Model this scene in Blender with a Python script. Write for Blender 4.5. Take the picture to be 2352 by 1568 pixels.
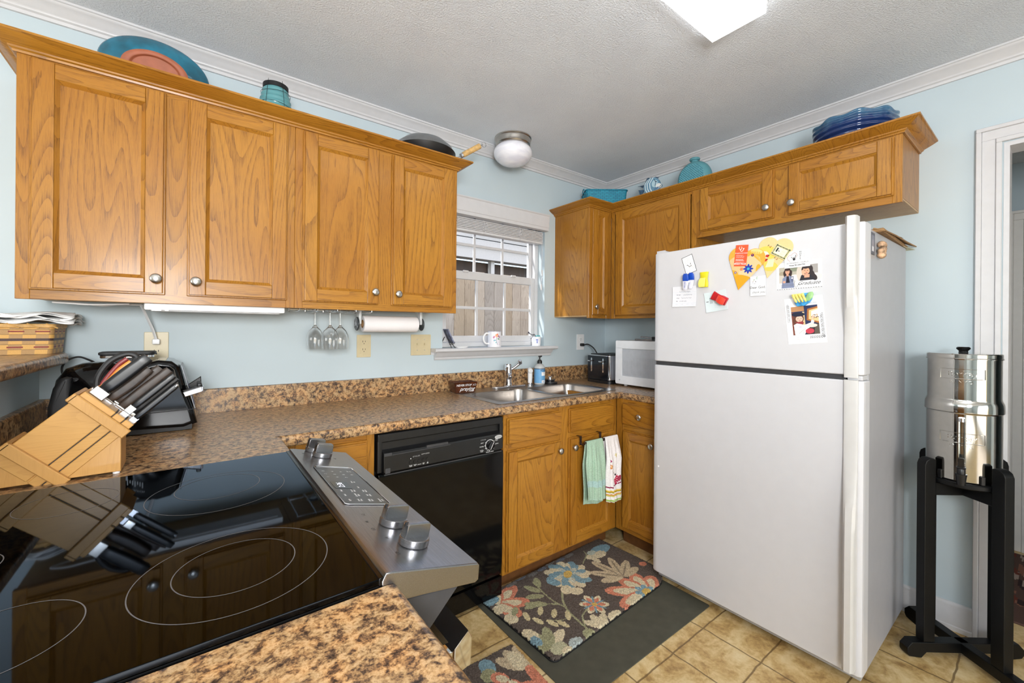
import bpy, bmesh, math, random
import numpy as np
from mathutils import Vector, Matrix, Euler
random.seed(7); np.random.seed(7)
PI = math.pi
D = bpy.data
for o in list(D.objects): D.objects.remove(o, do_unlink=True)
SC = bpy.context.scene
COL = SC.collection

# ------------------------------------------------------------------ camera
# room corner (window wall / fridge wall) is the origin, window wall y=0, fridge wall x=0, metres
YAW, ROLL, F = 0.6498, 0.0082, 956.2
fw = Vector((math.sin(YAW), math.cos(YAW), 0)); rt0 = Vector((math.cos(YAW), -math.sin(YAW), 0)); up0 = Vector((0, 0, 1))
rt = rt0*math.cos(ROLL) + up0*math.sin(ROLL); up = up0*math.cos(ROLL) - rt0*math.sin(ROLL)
cam = D.cameras.new('camera'); cam.sensor_width = 36; cam.lens = F/2352*36; cam.shift_y = -(784-756.7)/2352
cam.clip_start = 0.02; cam.clip_end = 200
camo = D.objects.new('camera', cam); COL.objects.link(camo)
M = Matrix((rt, up, -fw)).transposed().to_4x4(); M.translation = Vector((-2.6198, -2.2135, 1.2804)); camo.matrix_world = M
SC.camera = camo
SC.view_settings.view_transform = 'Standard'; SC.view_settings.look = 'None'; SC.view_settings.gamma = 1
SC.view_settings.use_curve_mapping = False
SC.view_settings.exposure = EXPOSURE = -0.46

# ------------------------------------------------------------------ world and lights
W = D.worlds.new('world'); SC.world = W; W.use_nodes = True
nt = W.node_tree; nt.nodes.clear()
sky = nt.nodes.new('ShaderNodeTexSky'); sky.sky_type = 'NISHITA'; sky.sun_disc = False
sky.sun_elevation = math.radians(42); sky.sun_rotation = math.radians(200); sky.air_density = 1.0; sky.dust_density = 1.5
bgn = nt.nodes.new('ShaderNodeBackground'); bgn.inputs[1].default_value = 0.65
won = nt.nodes.new('ShaderNodeOutputWorld'); nt.links.new(sky.outputs[0], bgn.inputs[0]); nt.links.new(bgn.outputs[0], won.inputs[0])
sun = D.lights.new('sun', 'SUN'); sun.energy = 7.0; sun.angle = math.radians(3); sun.color = (1.0, 0.97, 0.92)
suno = D.objects.new('sun', sun); COL.objects.link(suno); suno.rotation_euler = Vector((0.76, -0.24, -0.60)).to_track_quat('-Z', 'Y').to_euler()
def area(name, loc, target, sx, sy, watts, col=(1, 1, 1)):
    l = D.lights.new(name, 'AREA'); l.shape = 'RECTANGLE'; l.size = sx; l.size_y = sy; l.energy = watts; l.color = col
    o = D.objects.new(name, l); COL.objects.link(o); o.location = loc
    o.rotation_euler = (Vector(target)-Vector(loc)).to_track_quat('-Z', 'Y').to_euler(); return o
# dining-window daylight from the left; the lamp from behind is an added fill
area('rear_fill', (-2.6, -6.05, 1.15), (-2.3, -2.2, 2.3), 2.6, 2.0, 45, (0.985, 0.99, 1.0))
area('daylight_dining_window', (-6.9, -2.2, 1.45), (-3.2, -1.6, 2.35), 2.4, 1.6, 75, (0.975, 0.985, 1.0))

# added uplights that brighten the ceiling: from the living-room floor and behind the camera
area('living_ceiling_fill', (-5.2, -4.2, 0.03), (-5.2, -4.2, 2.4), 2.6, 2.6, 70, (1.0, 0.985, 0.96))
area('kitchen_ceiling_fill', (-2.9, -3.1, 1.55), (-2.0, -1.5, 2.44), 0.6, 0.6, 94, (0.97, 0.985, 1.0))

# ------------------------------------------------------------------ materials
def lin(c):
    return tuple(((v/255)/12.92 if v/255 <= 0.04045 else ((v/255+0.055)/1.055)**2.4) for v in c)
def rgba(c): return (*lin(c), 1)
MATS = {}
class N:
    """tiny node-building helper"""
    def __init__(s, name):
        s.m = D.materials.new(name); s.m.use_nodes = True; s.t = s.m.node_tree; s.n = s.t.nodes
        s.b = s.n['Principled BSDF']
    def new(s, typ, **kw):
        n = s.n.new(typ)
        for k, v in kw.items(): setattr(n, k, v)
        return n
    def set(s, node, **kw):
        for k, v in kw.items(): s.link_or_val(node.inputs[k.replace('_', ' ')], v)
    def link_or_val(s, sock, v):
        if hasattr(v, 'is_output'): s.t.links.new(v, sock)
        else: sock.default_value = v
    def coord(s, kind='Object'): return s.new('ShaderNodeTexCoord').outputs[kind]
    def mapping(s, v, scale=(1, 1, 1), rot=(0, 0, 0), loc=(0, 0, 0)):
        m = s.new('ShaderNodeMapping'); s.t.links.new(v, m.inputs[0]); m.inputs['Scale'].default_value = scale
        m.inputs['Rotation'].default_value = rot; m.inputs['Location'].default_value = loc; return m.outputs[0]
    def noise(s, v, scale, detail=3, rough=0.5, dist=0.0):
        n = s.new('ShaderNodeTexNoise'); s.t.links.new(v, n.inputs['Vector']); n.inputs['Scale'].default_value = scale
        n.inputs['Detail'].default_value = detail; n.inputs['Roughness'].default_value = rough; n.inputs['Distortion'].default_value = dist
        return n.outputs['Fac']
    def voro(s, v, scale, feature='F1', rnd=1.0):
        n = s.new('ShaderNodeTexVoronoi', feature=feature); n.inputs['Randomness'].default_value = rnd; s.t.links.new(v, n.inputs['Vector']); n.inputs['Scale'].default_value = scale
        return n.outputs['Distance']
    def math(s, op, a, b=0.0, c=0.0):
        n = s.new('ShaderNodeMath', operation=op); s.link_or_val(n.inputs[0], a); s.link_or_val(n.inputs[1], b); s.link_or_val(n.inputs[2], c); return n.outputs[0]
    def vmath(s, op, a, b=(0, 0, 0)):
        n = s.new('ShaderNodeVectorMath', operation=op); s.link_or_val(n.inputs[0], a); s.link_or_val(n.inputs[1], b); return n.outputs[0]
    def ramp(s, f, stops, interp='LINEAR'):
        n = s.new('ShaderNodeValToRGB'); n.color_ramp.interpolation = interp; s.t.links.new(f, n.inputs[0]); e = n.color_ramp.elements
        while len(e) < len(stops): e.new(0.5)
        for i, (p, c) in enumerate(stops): e[i].position = p; e[i].color = rgba(c) if len(c) == 3 else c
        return n.outputs[0]
    def mix(s, f, a, b, mode='MIX'):
        n = s.new('ShaderNodeMix', data_type='RGBA', blend_type=mode); s.link_or_val(n.inputs[0], f); s.link_or_val(n.inputs[6], a); s.link_or_val(n.inputs[7], b); return n.outputs[2]
    def bump(s, h, strength=0.3, dist=0.002):
        n = s.new('ShaderNodeBump'); n.inputs['Strength'].default_value = strength; n.inputs['Distance'].default_value = dist
        s.t.links.new(h, n.inputs['Height']); s.t.links.new(n.outputs[0], s.b.inputs['Normal'])
    def base(s, c): s.link_or_val(s.b.inputs['Base Color'], c)
    def p(s, rough=0.5, metal=0.0, spec=0.5, coat=0.0, coatr=0.1):
        s.b.inputs['Roughness'].default_value = rough; s.b.inputs['Metallic'].default_value = metal
        s.b.inputs['Specular IOR Level'].default_value = spec; s.b.inputs['Coat Weight'].default_value = coat; s.b.inputs['Coat Roughness'].default_value = coatr
def plain(name, c, rough=0.5, metal=0.0, spec=0.5, coat=0.0, vary=0.04, scale=30, bump=0.0, bscale=200, bdist=0.0006):
    """one colour with a faint procedural mottling"""
    if name in MATS: return MATS[name]
    n = N(name); v = n.coord(); f = n.noise(v, scale, 3)
    lo = tuple(max(0, x*(1-vary)) for x in c); hi = tuple(min(255, x*(1+vary)) for x in c)
    n.base(n.ramp(f, [(0.3, lo), (0.7, hi)])); n.p(rough, metal, spec, coat)
    if bump: n.bump(n.noise(v, bscale, 3), bump, bdist)
    MATS[name] = n.m; return n.m
def emit(name, c, strength, base=(240, 240, 240)):
    n = N(name); n.base(rgba(base)); n.b.inputs['Emission Color'].default_value = rgba(c); n.b.inputs['Emission Strength'].default_value = strength
    MATS[name] = n.m; return n.m
def oak(name, axis, light=(174, 121, 40), mid=(158, 103, 29), dark=(102, 59, 14), rough=0.38, con=1.0):
    n = N(name); v = n.coord(); r = n.new('ShaderNodeObjectInfo').outputs['Random']
    cx = n.new('ShaderNodeCombineXYZ'); n.t.links.new(n.math('MULTIPLY', r, 13.7), cx.inputs[0]); n.t.links.new(n.math('MULTIPLY', r, 7.3), cx.inputs[1]); n.t.links.new(n.math('MULTIPLY', r, 29.1), cx.inputs[2])
    w = n.vmath('ADD', v, cx.outputs[0])
    st = {'Z': (1, 1, 0.13), 'X': (0.13, 1, 1), 'Y': (1, 0.13, 1)}[axis]
    fine = {'Z': (1, 1, 0.02), 'X': (0.02, 1, 1), 'Y': (1, 0.02, 1)}[axis]
    g = n.noise(n.mapping(w, st), 4.2, 2.0, 0.45, 0.3)
    lines = n.noise(n.mapping(w, tuple(a*1 for a in fine)), 55, 2, 0.5)
    t = n.math('MULTIPLY', g, 44.0); fr = n.math('FRACT', n.math('ADD', t, n.math('MULTIPLY', lines, 0.35)))
    saw = n.math('POWER', fr, 3.2)
    pores = n.noise(n.mapping(w, tuple(1 if q == 1 else 0.035 for q in fine)), 560, 2, 0.6)
    pm = n.math('MULTIPLY', n.math('GREATER_THAN', pores, 0.54), n.math('ADD', n.math('MULTIPLY', saw, 0.40*con), 0.17*con))
    big = n.noise(w, 2.2, 2)
    c1 = n.ramp(big, [(0.3, mid), (0.7, light)])
    c2 = n.mix(n.math('MULTIPLY', saw, 0.42*con), c1, rgba(dark))
    c3 = n.mix(pm, c2, rgba(tuple(x*0.82 for x in dark)))
    n.base(c3); n.p(rough, 0, 0.35, 0.12, 0.15); n.bump(n.math('ADD', saw, pores), 0.10, 0.0006)
    MATS[name] = n.m; return n.m
OAK_V = oak('oak_vertical_grain', 'Z'); OAK_H = oak('oak_horizontal_grain', 'X')
OAK_IN = oak('oak_cabinet_underside', 'X', (196, 160, 112), (180, 145, 98), (150, 112, 70), 0.5)
def laminate():
    n = N('granite_look_laminate'); v = n.coord()
    big = n.noise(v, 9, 2); m = n.noise(v, 62, 4, 0.62, 0.4); f = n.noise(v, 190, 3, 0.65)
    s = n.math('ADD', n.math('MULTIPLY', m, 0.66), n.math('MULTIPLY', f, 0.36))
    c = n.ramp(s, [(0.38, (44, 36, 33)), (0.44, (92, 72, 57)), (0.49, (144, 112, 78)), (0.54, (180, 146, 102)), (0.61, (200, 170, 128)), (0.69, (158, 120, 80))])
    o = n.ramp(n.noise(v, 28, 2, 0.5), [(0.45, (126, 122, 124)), (0.62, (202, 152, 78))])
    n.base(n.mix(0.22, c, o, 'OVERLAY')); n.p(0.30, 0, 0.5, 0.12, 0.12); n.bump(f, 0.04, 0.0004)
    return n.m
LAM = laminate()
def wallm(name, c):
    n = N(name); v = n.coord(); n.base(n.ramp(n.noise(v, 4, 2), [(0.3, tuple(x*0.985 for x in c)), (0.7, c)])); n.p(0.5, 0, 0.3)
    n.bump(n.noise(v, 160, 4, 0.6), 0.08, 0.001); return n.m
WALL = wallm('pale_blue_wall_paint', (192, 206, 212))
def ceilm():
    n = N('textured_ceiling_paint'); v = n.coord(); n.base(n.ramp(n.noise(v, 5, 2), [(0.3, (232, 237, 243)), (0.7, (238, 243, 248))])); n.p(0.75, 0, 0.2)
    a = n.noise(v, 150, 5, 0.62, 0.15); n.bump(n.ramp(a, [(0.36, (0, 0, 0)), (0.66, (255, 255, 255))]), 0.85, 0.0032); return n.m
CEIL = ceilm()
TRIM = plain('white_trim_paint', (206, 206, 208), 0.35, 0, 0.45, 0.0, 0.01)
def floorm():
    n = N('stone_look_vinyl_tile'); v = n.coord()
    d = n.new('ShaderNodeTexNoise'); n.t.links.new(v, d.inputs['Vector']); d.inputs['Scale'].default_value = 14
    w = n.vmath('ADD', v, n.vmath('SCALE', n.vmath('SUBTRACT', d.outputs['Color'], (0.5, 0.5, 0.5)), (0, 0, 0)))
    sc = w.node.inputs[1].links[0].from_node; sc.inputs['Scale'].default_value = 0.012
    mp = n.mapping(w, (1, 1, 1), (0, 0, 0), (0.87, 1.29, 0))
    b = n.new('ShaderNodeTexBrick', offset=0.0, squash=1.0); n.t.links.new(mp, b.inputs['Vector']); b.inputs['Scale'].default_value = 1
    b.inputs['Brick Width'].default_value = 0.23; b.inputs['Row Height'].default_value = 0.23; b.inputs['Mortar Size'].default_value = 0.0045; b.inputs['Mortar Smooth'].default_value = 0.6
    b.inputs['Color1'].default_value = (0.25, 0.25, 0.25, 1); b.inputs['Color2'].default_value = (0.85, 0.85, 0.85, 1)
    m = n.noise(v, 11, 6, 0.62, 0.5); f = n.noise(v, 70, 4, 0.6)
    t = n.math('ADD', n.math('MULTIPLY', m, 0.8), n.math('MULTIPLY', f, 0.22))
    c = n.ramp(t, [(0.36, (150, 118, 72)), (0.46, (192, 160, 104)), (0.56, (216, 190, 138)), (0.68, (228, 208, 164))])
    c = n.mix(n.math('MULTIPLY', b.outputs['Color'], 0.10), c, rgba((150, 112, 60)))
    n.base(n.mix(n.math('MULTIPLY', b.outputs['Fac'], 0.85), c, rgba((112, 88, 54)))); n.p(0.38, 0, 0.45)
    n.bump(n.math('SUBTRACT', n.math('MULTIPLY', t, 0.4), b.outputs['Fac']), 0.35, 0.002); return n.m
FLOOR = floorm()
def brushed(name, c, rough, axis='X', amt=0.12):
    n = N(name); v = n.coord(); st = {'X': (0.02, 1, 1), 'Y': (1, 0.02, 1), 'Z': (1, 1, 0.02)}[axis]
    f = n.noise(n.mapping(v, st), 900, 2, 0.5); n.base(n.ramp(f, [(0.3, tuple(x*(1-amt) for x in c)), (0.7, c)])); n.p(rough, 1.0)
    n.bump(f, 0.05, 0.0002); return n.m
STEEL = brushed('brushed_steel', (172, 172, 175), 0.27, 'Y'); STEELX = brushed('brushed_sink_steel', (176, 170, 164), 0.30, 'X')
NICKEL = plain('brushed_nickel', (190, 186, 180), 0.28, 1.0, vary=0.03); CHROME = plain('polished_chrome', (225, 226, 230), 0.06, 1.0, vary=0.01)
MIRROR = plain('polished_stainless', (205, 203, 198), 0.09, 1.0, vary=0.02)
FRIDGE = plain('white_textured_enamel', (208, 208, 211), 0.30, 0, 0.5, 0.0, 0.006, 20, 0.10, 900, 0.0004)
FRSIDE = plain('shaded_white_enamel_side', (168, 168, 172), 0.35, 0, 0.5, 0.0, 0.01, 20, 0.10, 900, 0.0004)  # same white enamel, with the side's shade put into a greyer colour
WHITEP = plain('white_plastic', (238, 238, 238), 0.30, vary=0.01); CREAM = plain('almond_plastic', (204, 190, 154), 0.35, vary=0.015)
BLACKG = plain('black_gloss_enamel', (7, 7, 8), 0.09, 0, 0.32, 0.0, 0.2); BLACKP = plain('black_plastic', (20, 20, 21), 0.38, vary=0.15)
BLACKM = plain('black_matte_plastic', (26, 26, 27), 0.55, vary=0.12); GLASSTOP = plain('black_ceramic_glass', (34, 36, 39), 0.035, 1.0, vary=0.02); GLASSTOP.node_tree.nodes['Principled BSDF'].inputs['Specular Tint'].default_value = (0.8, 0.88, 1.0, 1)
DARKGREY = plain('dark_grey_trim', (58, 58, 60), 0.4, vary=0.05); INK = plain('black_ink', (22, 22, 24), 0.6); WHITEINK = plain('white_print', (225, 225, 225), 0.5)
GREYINK = plain('grey_print', (120, 120, 122), 0.6); PAPER = plain('white_paper', (244, 244, 243), 0.8, vary=0.01)
MAPLE = oak('pale_maple', 'X', (200, 152, 84), (186, 136, 70), (160, 110, 50), 0.42, 0.30); MAPLE_V = oak('pale_maple_upright', 'Z', (202, 154, 88), (186, 138, 74), (162, 112, 54), 0.42, 0.30)
BLKWOOD = plain('black_painted_wood', (8, 9, 10), 0.42, 0, 0.3, vary=0.25)
def glassm(name, c=(1, 1, 1, 1), rough=0.0, ior=1.45, alpha_mix=None):
    n = N(name); g = n.new('ShaderNodeBsdfGlass'); g.inputs['Color'].default_value = c; g.inputs['Roughness'].default_value = rough; g.inputs['IOR'].default_value = ior
    n.t.links.new(g.outputs[0], n.n['Material Output'].inputs[0]); return n.m
def panem():
    n = N('window_pane_glass'); t = n.new('ShaderNodeBsdfTransparent'); g = n.new('ShaderNodeBsdfGlossy'); g.inputs['Roughness'].default_value = 0.02
    fr = n.new('ShaderNodeFresnel'); fr.inputs[0].default_value = 1.45; mx = n.new('ShaderNodeMixShader')
    geo = n.new('ShaderNodeNewGeometry'); n.t.links.new(n.math('MULTIPLY', fr.outputs[0], n.math('SUBTRACT', 1.0, geo.outputs['Backfacing'])), mx.inputs[0]); n.t.links.new(t.outputs[0], mx.inputs[1]); n.t.links.new(g.outputs[0], mx.inputs[2]); n.t.links.new(mx.outputs[0], n.n['Material Output'].inputs[0]); return n.m
PANE = panem(); GLASS = glassm('clear_glass')
def colattr(name, rough=0.6, spec=0.4, bump=0.0, bscale=600, bdist=0.001):
    """base colour from the printed / woven pattern stored on the mesh"""
    n = N(name); a = n.new('ShaderNodeVertexColor', layer_name='pattern'); v = n.coord()
    f = n.noise(v, 300, 2); n.base(n.mix(0.06, a.outputs[0], n.ramp(f, [(0.3, (0, 0, 0)), (0.7, (255, 255, 255))]), 'SOFT_LIGHT')); n.p(rough, 0, spec)
    if bump: n.bump(n.noise(v, bscale, 3), bump, bdist)
    return n.m
PRINT = colattr('printed_paper', 0.55); PILE = colattr('tufted_pile', 0.95, 0.1, 0.8, 500, 0.002); TERRY = colattr('terry_cloth', 0.95, 0.1, 0.6, 700, 0.001); GLAZED = colattr('glazed_print', 0.15, 0.5)

# ------------------------------------------------------------------ mesh helpers
def xf(v, mat): return mat @ Vector(v) if mat is not None else Vector(v)
def bx(bm, x0, x1, y0, y1, z0, z1, bev=0.0, seg=2, mat=None, mi=0):
    t = bmesh.new(); bmesh.ops.create_cube(t, size=1)
    for v in t.verts: v.co = Vector(((x0+x1)/2+v.co.x*(x1-x0), (y0+y1)/2+v.co.y*(y1-y0), (z0+z1)/2+v.co.z*(z1-z0)))
    if bev: bmesh.ops.bevel(t, geom=t.edges[:], offset=bev, segments=seg, profile=0.5, affect='EDGES')
    merge(bm, t, mat, mi)
def merge(bm, t, mat=None, mi=0):
    vs = {}
    for v in t.verts: vs[v] = bm.verts.new(xf(v.co, mat))
    for f in t.faces:
        try:
            g = bm.faces.new([vs[v] for v in f.verts]); g.material_index = mi if mi else f.material_index; g.smooth = True
        except ValueError: pass
    t.free()
def prism(bm, pts, axis, a0, a1, bev=0.0, seg=2, mat=None, mi=0):
    """pts: 2-D outline. axis 'x': (y,z); 'y': (x,z); 'z': (x,y)"""
    t = bmesh.new()
    mk = {'x': lambda p, a: (a, p[0], p[1]), 'y': lambda p, a: (p[0], a, p[1]), 'z': lambda p, a: (p[0], p[1], a)}[axis]
    A = [t.verts.new(mk(p, a0)) for p in pts]; B = [t.verts.new(mk(p, a1)) for p in pts]; n = len(pts)
    fa = t.faces.new(A); fb = t.faces.new(B[::-1])
    for i in range(n): t.faces.new((A[i], B[i], B[(i+1) % n], A[(i+1) % n]))
    bmesh.ops.recalc_face_normals(t, faces=t.faces[:])
    if bev:
        ed = [e for e in t.edges if (fa in e.link_faces) or (fb in e.link_faces)]
        bmesh.ops.bevel(t, geom=ed, offset=bev, segments=seg, profile=0.5, affect='EDGES')
    merge(bm, t, mat, mi)
def lathe(bm, prof, n=32, c=(0, 0, 0), mat=None, mi=0, fr=None, a0=0.0, a1=2*PI):
    """prof: list of (r, z). fr(angle, r, z) may return a changed (r, z)"""
    t = bmesh.new(); rings = []; full = abs(a1-a0-2*PI) < 1e-6; m = n if full else n+1
    for r, z in prof:
        if r < 1e-6: rings.append([t.verts.new((c[0], c[1], c[2]+z))])
        else:
            ring = []
            for i in range(m):
                a = a0+(a1-a0)*i/n; rr, zz = (r, z) if fr is None else fr(a, r, z)
                ring.append(t.verts.new((c[0]+rr*math.cos(a), c[1]+rr*math.sin(a), c[2]+zz)))
            rings.append(ring)
    for A, B in zip(rings, rings[1:]):
        k = n if full else n
        for i in range(k):
            j = (i+1) % m
            if len(A) == 1 and len(B) == 1: continue
            if len(A) == 1: t.faces.new((A[0], B[j], B[i]))
            elif len(B) == 1: t.faces.new((A[i], A[j], B[0]))
            else: t.faces.new((A[i], A[j], B[j], B[i]))
    bmesh.ops.recalc_face_normals(t, faces=t.faces[:]); merge(bm, t, mat, mi)
def smooth_path(pts, k=6):
    P = [Vector(p) for p in pts]; out = []
    for i in range(len(P)-1):
        p0 = P[i-1] if i else P[0]*2-P[1]; p1 = P[i]; p2 = P[i+1]; p3 = P[i+2] if i+2 < len(P) else P[i+1]*2-P[i]
        for j in range(k):
            s = j/k; out.append(0.5*((2*p1)+(p2-p0)*s+(2*p0-5*p1+4*p2-p3)*s*s+(3*p1-p0-3*p2+p3)*s**3))
    out.append(P[-1]); return out
def tube(bm, pts, r, n=8, smooth=0, mat=None, mi=0, closed=False, flat=1.0):
    P = smooth_path(pts, smooth) if smooth else [Vector(p) for p in pts]
    R = r if callable(r) else (lambda s: r)
    t = bmesh.new(); rings = []; m = len(P); ref = None
    for i, p in enumerate(P):
        d = (P[(i+1) % m]-P[i-1]) if closed else (P[min(i+1, m-1)]-P[max(i-1, 0)])
        d.normalize()
        if ref is None: ref = d.orthogonal().normalized()
        ref = (ref-d*ref.dot(d)).normalized(); b = d.cross(ref); rr = R(i/max(1, m-1))
        rings.append([t.verts.new(p+ref*math.cos(2*PI*k/n)*rr+b*math.sin(2*PI*k/n)*rr*flat) for k in range(n)])
    for i in range(m if closed else m-1):
        A, B = rings[i], rings[(i+1) % m]
        for k in range(n): t.faces.new((A[k], A[(k+1) % n], B[(k+1) % n], B[k]))
    if not closed: t.faces.new(rings[0][::-1]); t.faces.new(rings[-1])
    bmesh.ops.recalc_face_normals(t, faces=t.faces[:]); merge(bm, t, mat, mi)
def cyl(bm, p0, p1, r, n=24, r1=None, mat=None, mi=0, bev=0.0):
    p0 = Vector(p0); p1 = Vector(p1); L = (p1-p0).length; r1 = r if r1 is None else r1
    q = (p1-p0).to_track_quat('Z', 'Y').to_matrix().to_4x4(); q.translation = p0
    prof = [(0, 0), (r-bev, 0), (r, bev), (r1, L-bev), (r1-bev, L), (0, L)] if bev else [(0, 0), (r, 0), (r1, L), (0, L)]
    lathe(bm, prof, n, mat=(mat @ q if mat is not None else q), mi=mi)
def grid(bm, nu, nv, fn, mat=None, mi=0, wrapu=False):
    V = [[bm.verts.new(xf(fn(i/(nu), j/(nv)), mat)) for j in range(nv+1)] for i in range(nu if wrapu else nu+1)]
    for i in range(nu):
        for j in range(nv):
            a = V[i]; b = V[(i+1) % len(V)]
            f = bm.faces.new((a[j], b[j], b[j+1], a[j+1])); f.smooth = True; f.material_index = mi
def rrect(x0, x1, y0, y1, r, n=5):
    out = []
    for cx, cy, a in ((x1-r, y1-r, 0), (x0+r, y1-r, 90), (x0+r, y0+r, 180), (x1-r, y0+r, 270)):
        for k in range(n+1):
            t = math.radians(a+90*k/n); out.append((cx+r*math.cos(t), cy+r*math.sin(t)))
    return out
def B(): return bmesh.new()
def obj(name, bm, mats, parent=None, angle=35, kind=None):
    me = D.meshes.new(name); bm.to_mesh(me); bm.free()
    for m in (mats if isinstance(mats, (list, tuple)) else [mats]): me.materials.append(m)
    if angle: me.set_sharp_from_angle(angle=math.radians(angle))
    o = D.objects.new(name, me); COL.objects.link(o)
    if parent is not None: o.parent = parent
    if kind: o['kind'] = kind
    if angle: w = o.modifiers.new('weighted_normals', 'WEIGHTED_NORMAL'); w.keep_sharp = True; w.weight = 80
    return o
def box_obj(name, x0, x1, y0, y1, z0, z1, mat, parent=None, bev=0.0, kind=None):
    b = B(); bx(b, x0, x1, y0, y1, z0, z1, bev); return obj(name, b, mat, parent, kind=kind)
def tag(o, label, cat, group=None):
    o['label'] = label; o['category'] = cat
    if group: o['group'] = group
    return o
def thing(name, label, cat, loc=(0, 0, 0), rz=0.0, group=None, rot=None):
    o = D.objects.new(name, None); o.empty_display_size = 0.05; COL.objects.link(o); o.location = loc
    o.rotation_euler = rot if rot is not None else (0, 0, rz); return tag(o, label, cat, group)
def struct(name, bm, mat, parent=None): return obj(name, bm, mat, parent, kind='structure')
def kids(o): return [c for c in COL.objects if c.parent == o]
def dup(o, loc, rz=None, label=None, parent=None):
    c = o.copy(); COL.objects.link(c); c.parent = parent
    if parent is None: c.location = loc
    if rz is not None: c.rotation_euler = (0, 0, rz)
    if label: c['label'] = label
    for k in kids(o): dup(k, None, None, None, c)
    return c
def text_bm(s, size, shear=0.0, spacing=1.0, ext=0.0, bold=0.0, align='CENTER'):
    cu = D.curves.new('txt', 'FONT'); cu.body = s; cu.size = size; cu.shear = shear; cu.space_character = spacing; cu.extrude = ext; cu.offset = bold
    cu.align_x = align; cu.align_y = 'CENTER'; cu.resolution_u = 3
    o = D.objects.new('txt', cu); COL.objects.link(o); dg = bpy.context.evaluated_depsgraph_get(); dg.update()
    me = D.meshes.new_from_object(o.evaluated_get(dg)); D.objects.remove(o); D.curves.remove(cu)
    b = B(); b.from_mesh(me); D.meshes.remove(me); return b
def put_text(bm, s, size, mat, mi=0, **kw): merge(bm, text_bm(s, size, **kw), mat, mi)
def frame(o, x, y):
    """matrix whose local x,y are given world directions, origin o"""
    x = Vector(x).normalized(); y = Vector(y).normalized(); z = x.cross(y); m = Matrix((x, y, z)).transposed().to_4x4(); m.translation = Vector(o); return m

class Canvas:
    """a small pattern painted cell by cell, later stored on the mesh as its print"""
    def __init__(s, w, h, res, bg):
        s.w, s.h = w, h; s.nx, s.ny = max(1, round(w/res)), max(1, round(h/res))
        s.X, s.Y = np.meshgrid((np.arange(s.nx)+0.5)*w/s.nx, (np.arange(s.ny)+0.5)*h/s.ny, indexing='ij'); s.img = np.empty((s.nx, s.ny, 3)); s.img[:] = bg
        s.mask = np.ones((s.nx, s.ny), bool)
    def put(s, m, c, a=1.0): s.img[m] = s.img[m]*(1-a)+np.array(c)*a
    def ell(s, cx, cy, rx, ry, c, rot=0.0, a=1.0):
        t = math.radians(rot); dx = s.X-cx; dy = s.Y-cy; u = dx*math.cos(t)+dy*math.sin(t); v = -dx*math.sin(t)+dy*math.cos(t)
        s.put((u/rx)**2+(v/ry)**2 <= 1, c, a)
    def inpoly(s, pts):
        m = np.zeros_like(s.X, bool); n = len(pts)
        for i in range(n):
            x1, y1 = pts[i]; x2, y2 = pts[(i+1) % n]
            if y1 == y2: continue
            m ^= ((s.Y > min(y1, y2)) & (s.Y <= max(y1, y2)) & (s.X < (s.Y-y1)*(x2-x1)/(y2-y1)+x1))
        return m
    def poly(s, pts, c, a=1.0): s.put(s.inpoly(pts), c, a)
    def rect(s, x0, x1, y0, y1, c, a=1.0): s.put((s.X >= x0) & (s.X <= x1) & (s.Y >= y0) & (s.Y <= y1), c, a)
    def line(s, pts, w, c, a=1.0):
        for (x1, y1), (x2, y2) in zip(pts, pts[1:]):
            dx, dy = x2-x1, y2-y1; L = dx*dx+dy*dy+1e-12; t = np.clip(((s.X-x1)*dx+(s.Y-y1)*dy)/L, 0, 1)
            s.put((s.X-x1-t*dx)**2+(s.Y-y1-t*dy)**2 <= (w/2)**2, c, a)
    def petal(s, cx, cy, ang, L, wd, c, a=1.0): s.ell(cx+math.cos(math.radians(ang))*L/2, cy+math.sin(math.radians(ang))*L/2, L/2, wd/2, c, ang, a)
    def noise(s, amt): s.img = np.clip(s.img*(1+amt*(np.random.rand(s.nx, s.ny, 1)-0.5)*2), 0, 255)
    def obj(s, name, mat, parent=None, fn=None, thick=0.0004):
        """fn(x, y) -> 3-D point of the face; default: flat in local xy"""
        fn = fn or (lambda x, y: (x, y, 0)); nx, ny = s.nx, s.ny
        V = np.array([tuple(fn(i*s.w/nx, j*s.h/ny)) for i in range(nx+1) for j in range(ny+1)], np.float64)
        I, J = np.nonzero(s.mask); k = I*(ny+1)+J; Fc = np.stack((k, k+ny+1, k+ny+2, k+1), 1)
        used = np.unique(Fc); re = np.zeros(len(V), np.int64); re[used] = np.arange(len(used)); V = V[used]; Fc = re[Fc]
        c = np.clip(s.img[I, J]/255.0, 0, 1); c = np.where(c <= 0.04045, c/12.92, ((c+0.055)/1.055)**2.4)
        me = D.meshes.new(name); me.from_pydata(V.tolist(), [], Fc.tolist()); a = me.color_attributes.new('pattern', 'FLOAT_COLOR', 'CORNER')
        buf = np.ones((len(Fc)*4, 4), np.float32); buf[:, :3] = np.repeat(c.astype(np.float32), 4, axis=0); a.data.foreach_set('color', buf.ravel())
        me.materials.append(mat); me.polygons.foreach_set('use_smooth', [True]*len(Fc)); me.update()
        o = D.objects.new(name, me); COL.objects.link(o)
        if parent is not None: o.parent = parent
        if thick:
            md = o.modifiers.new('thickness', 'SOLIDIFY'); md.thickness = thick; md.offset = -1
        return o
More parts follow.
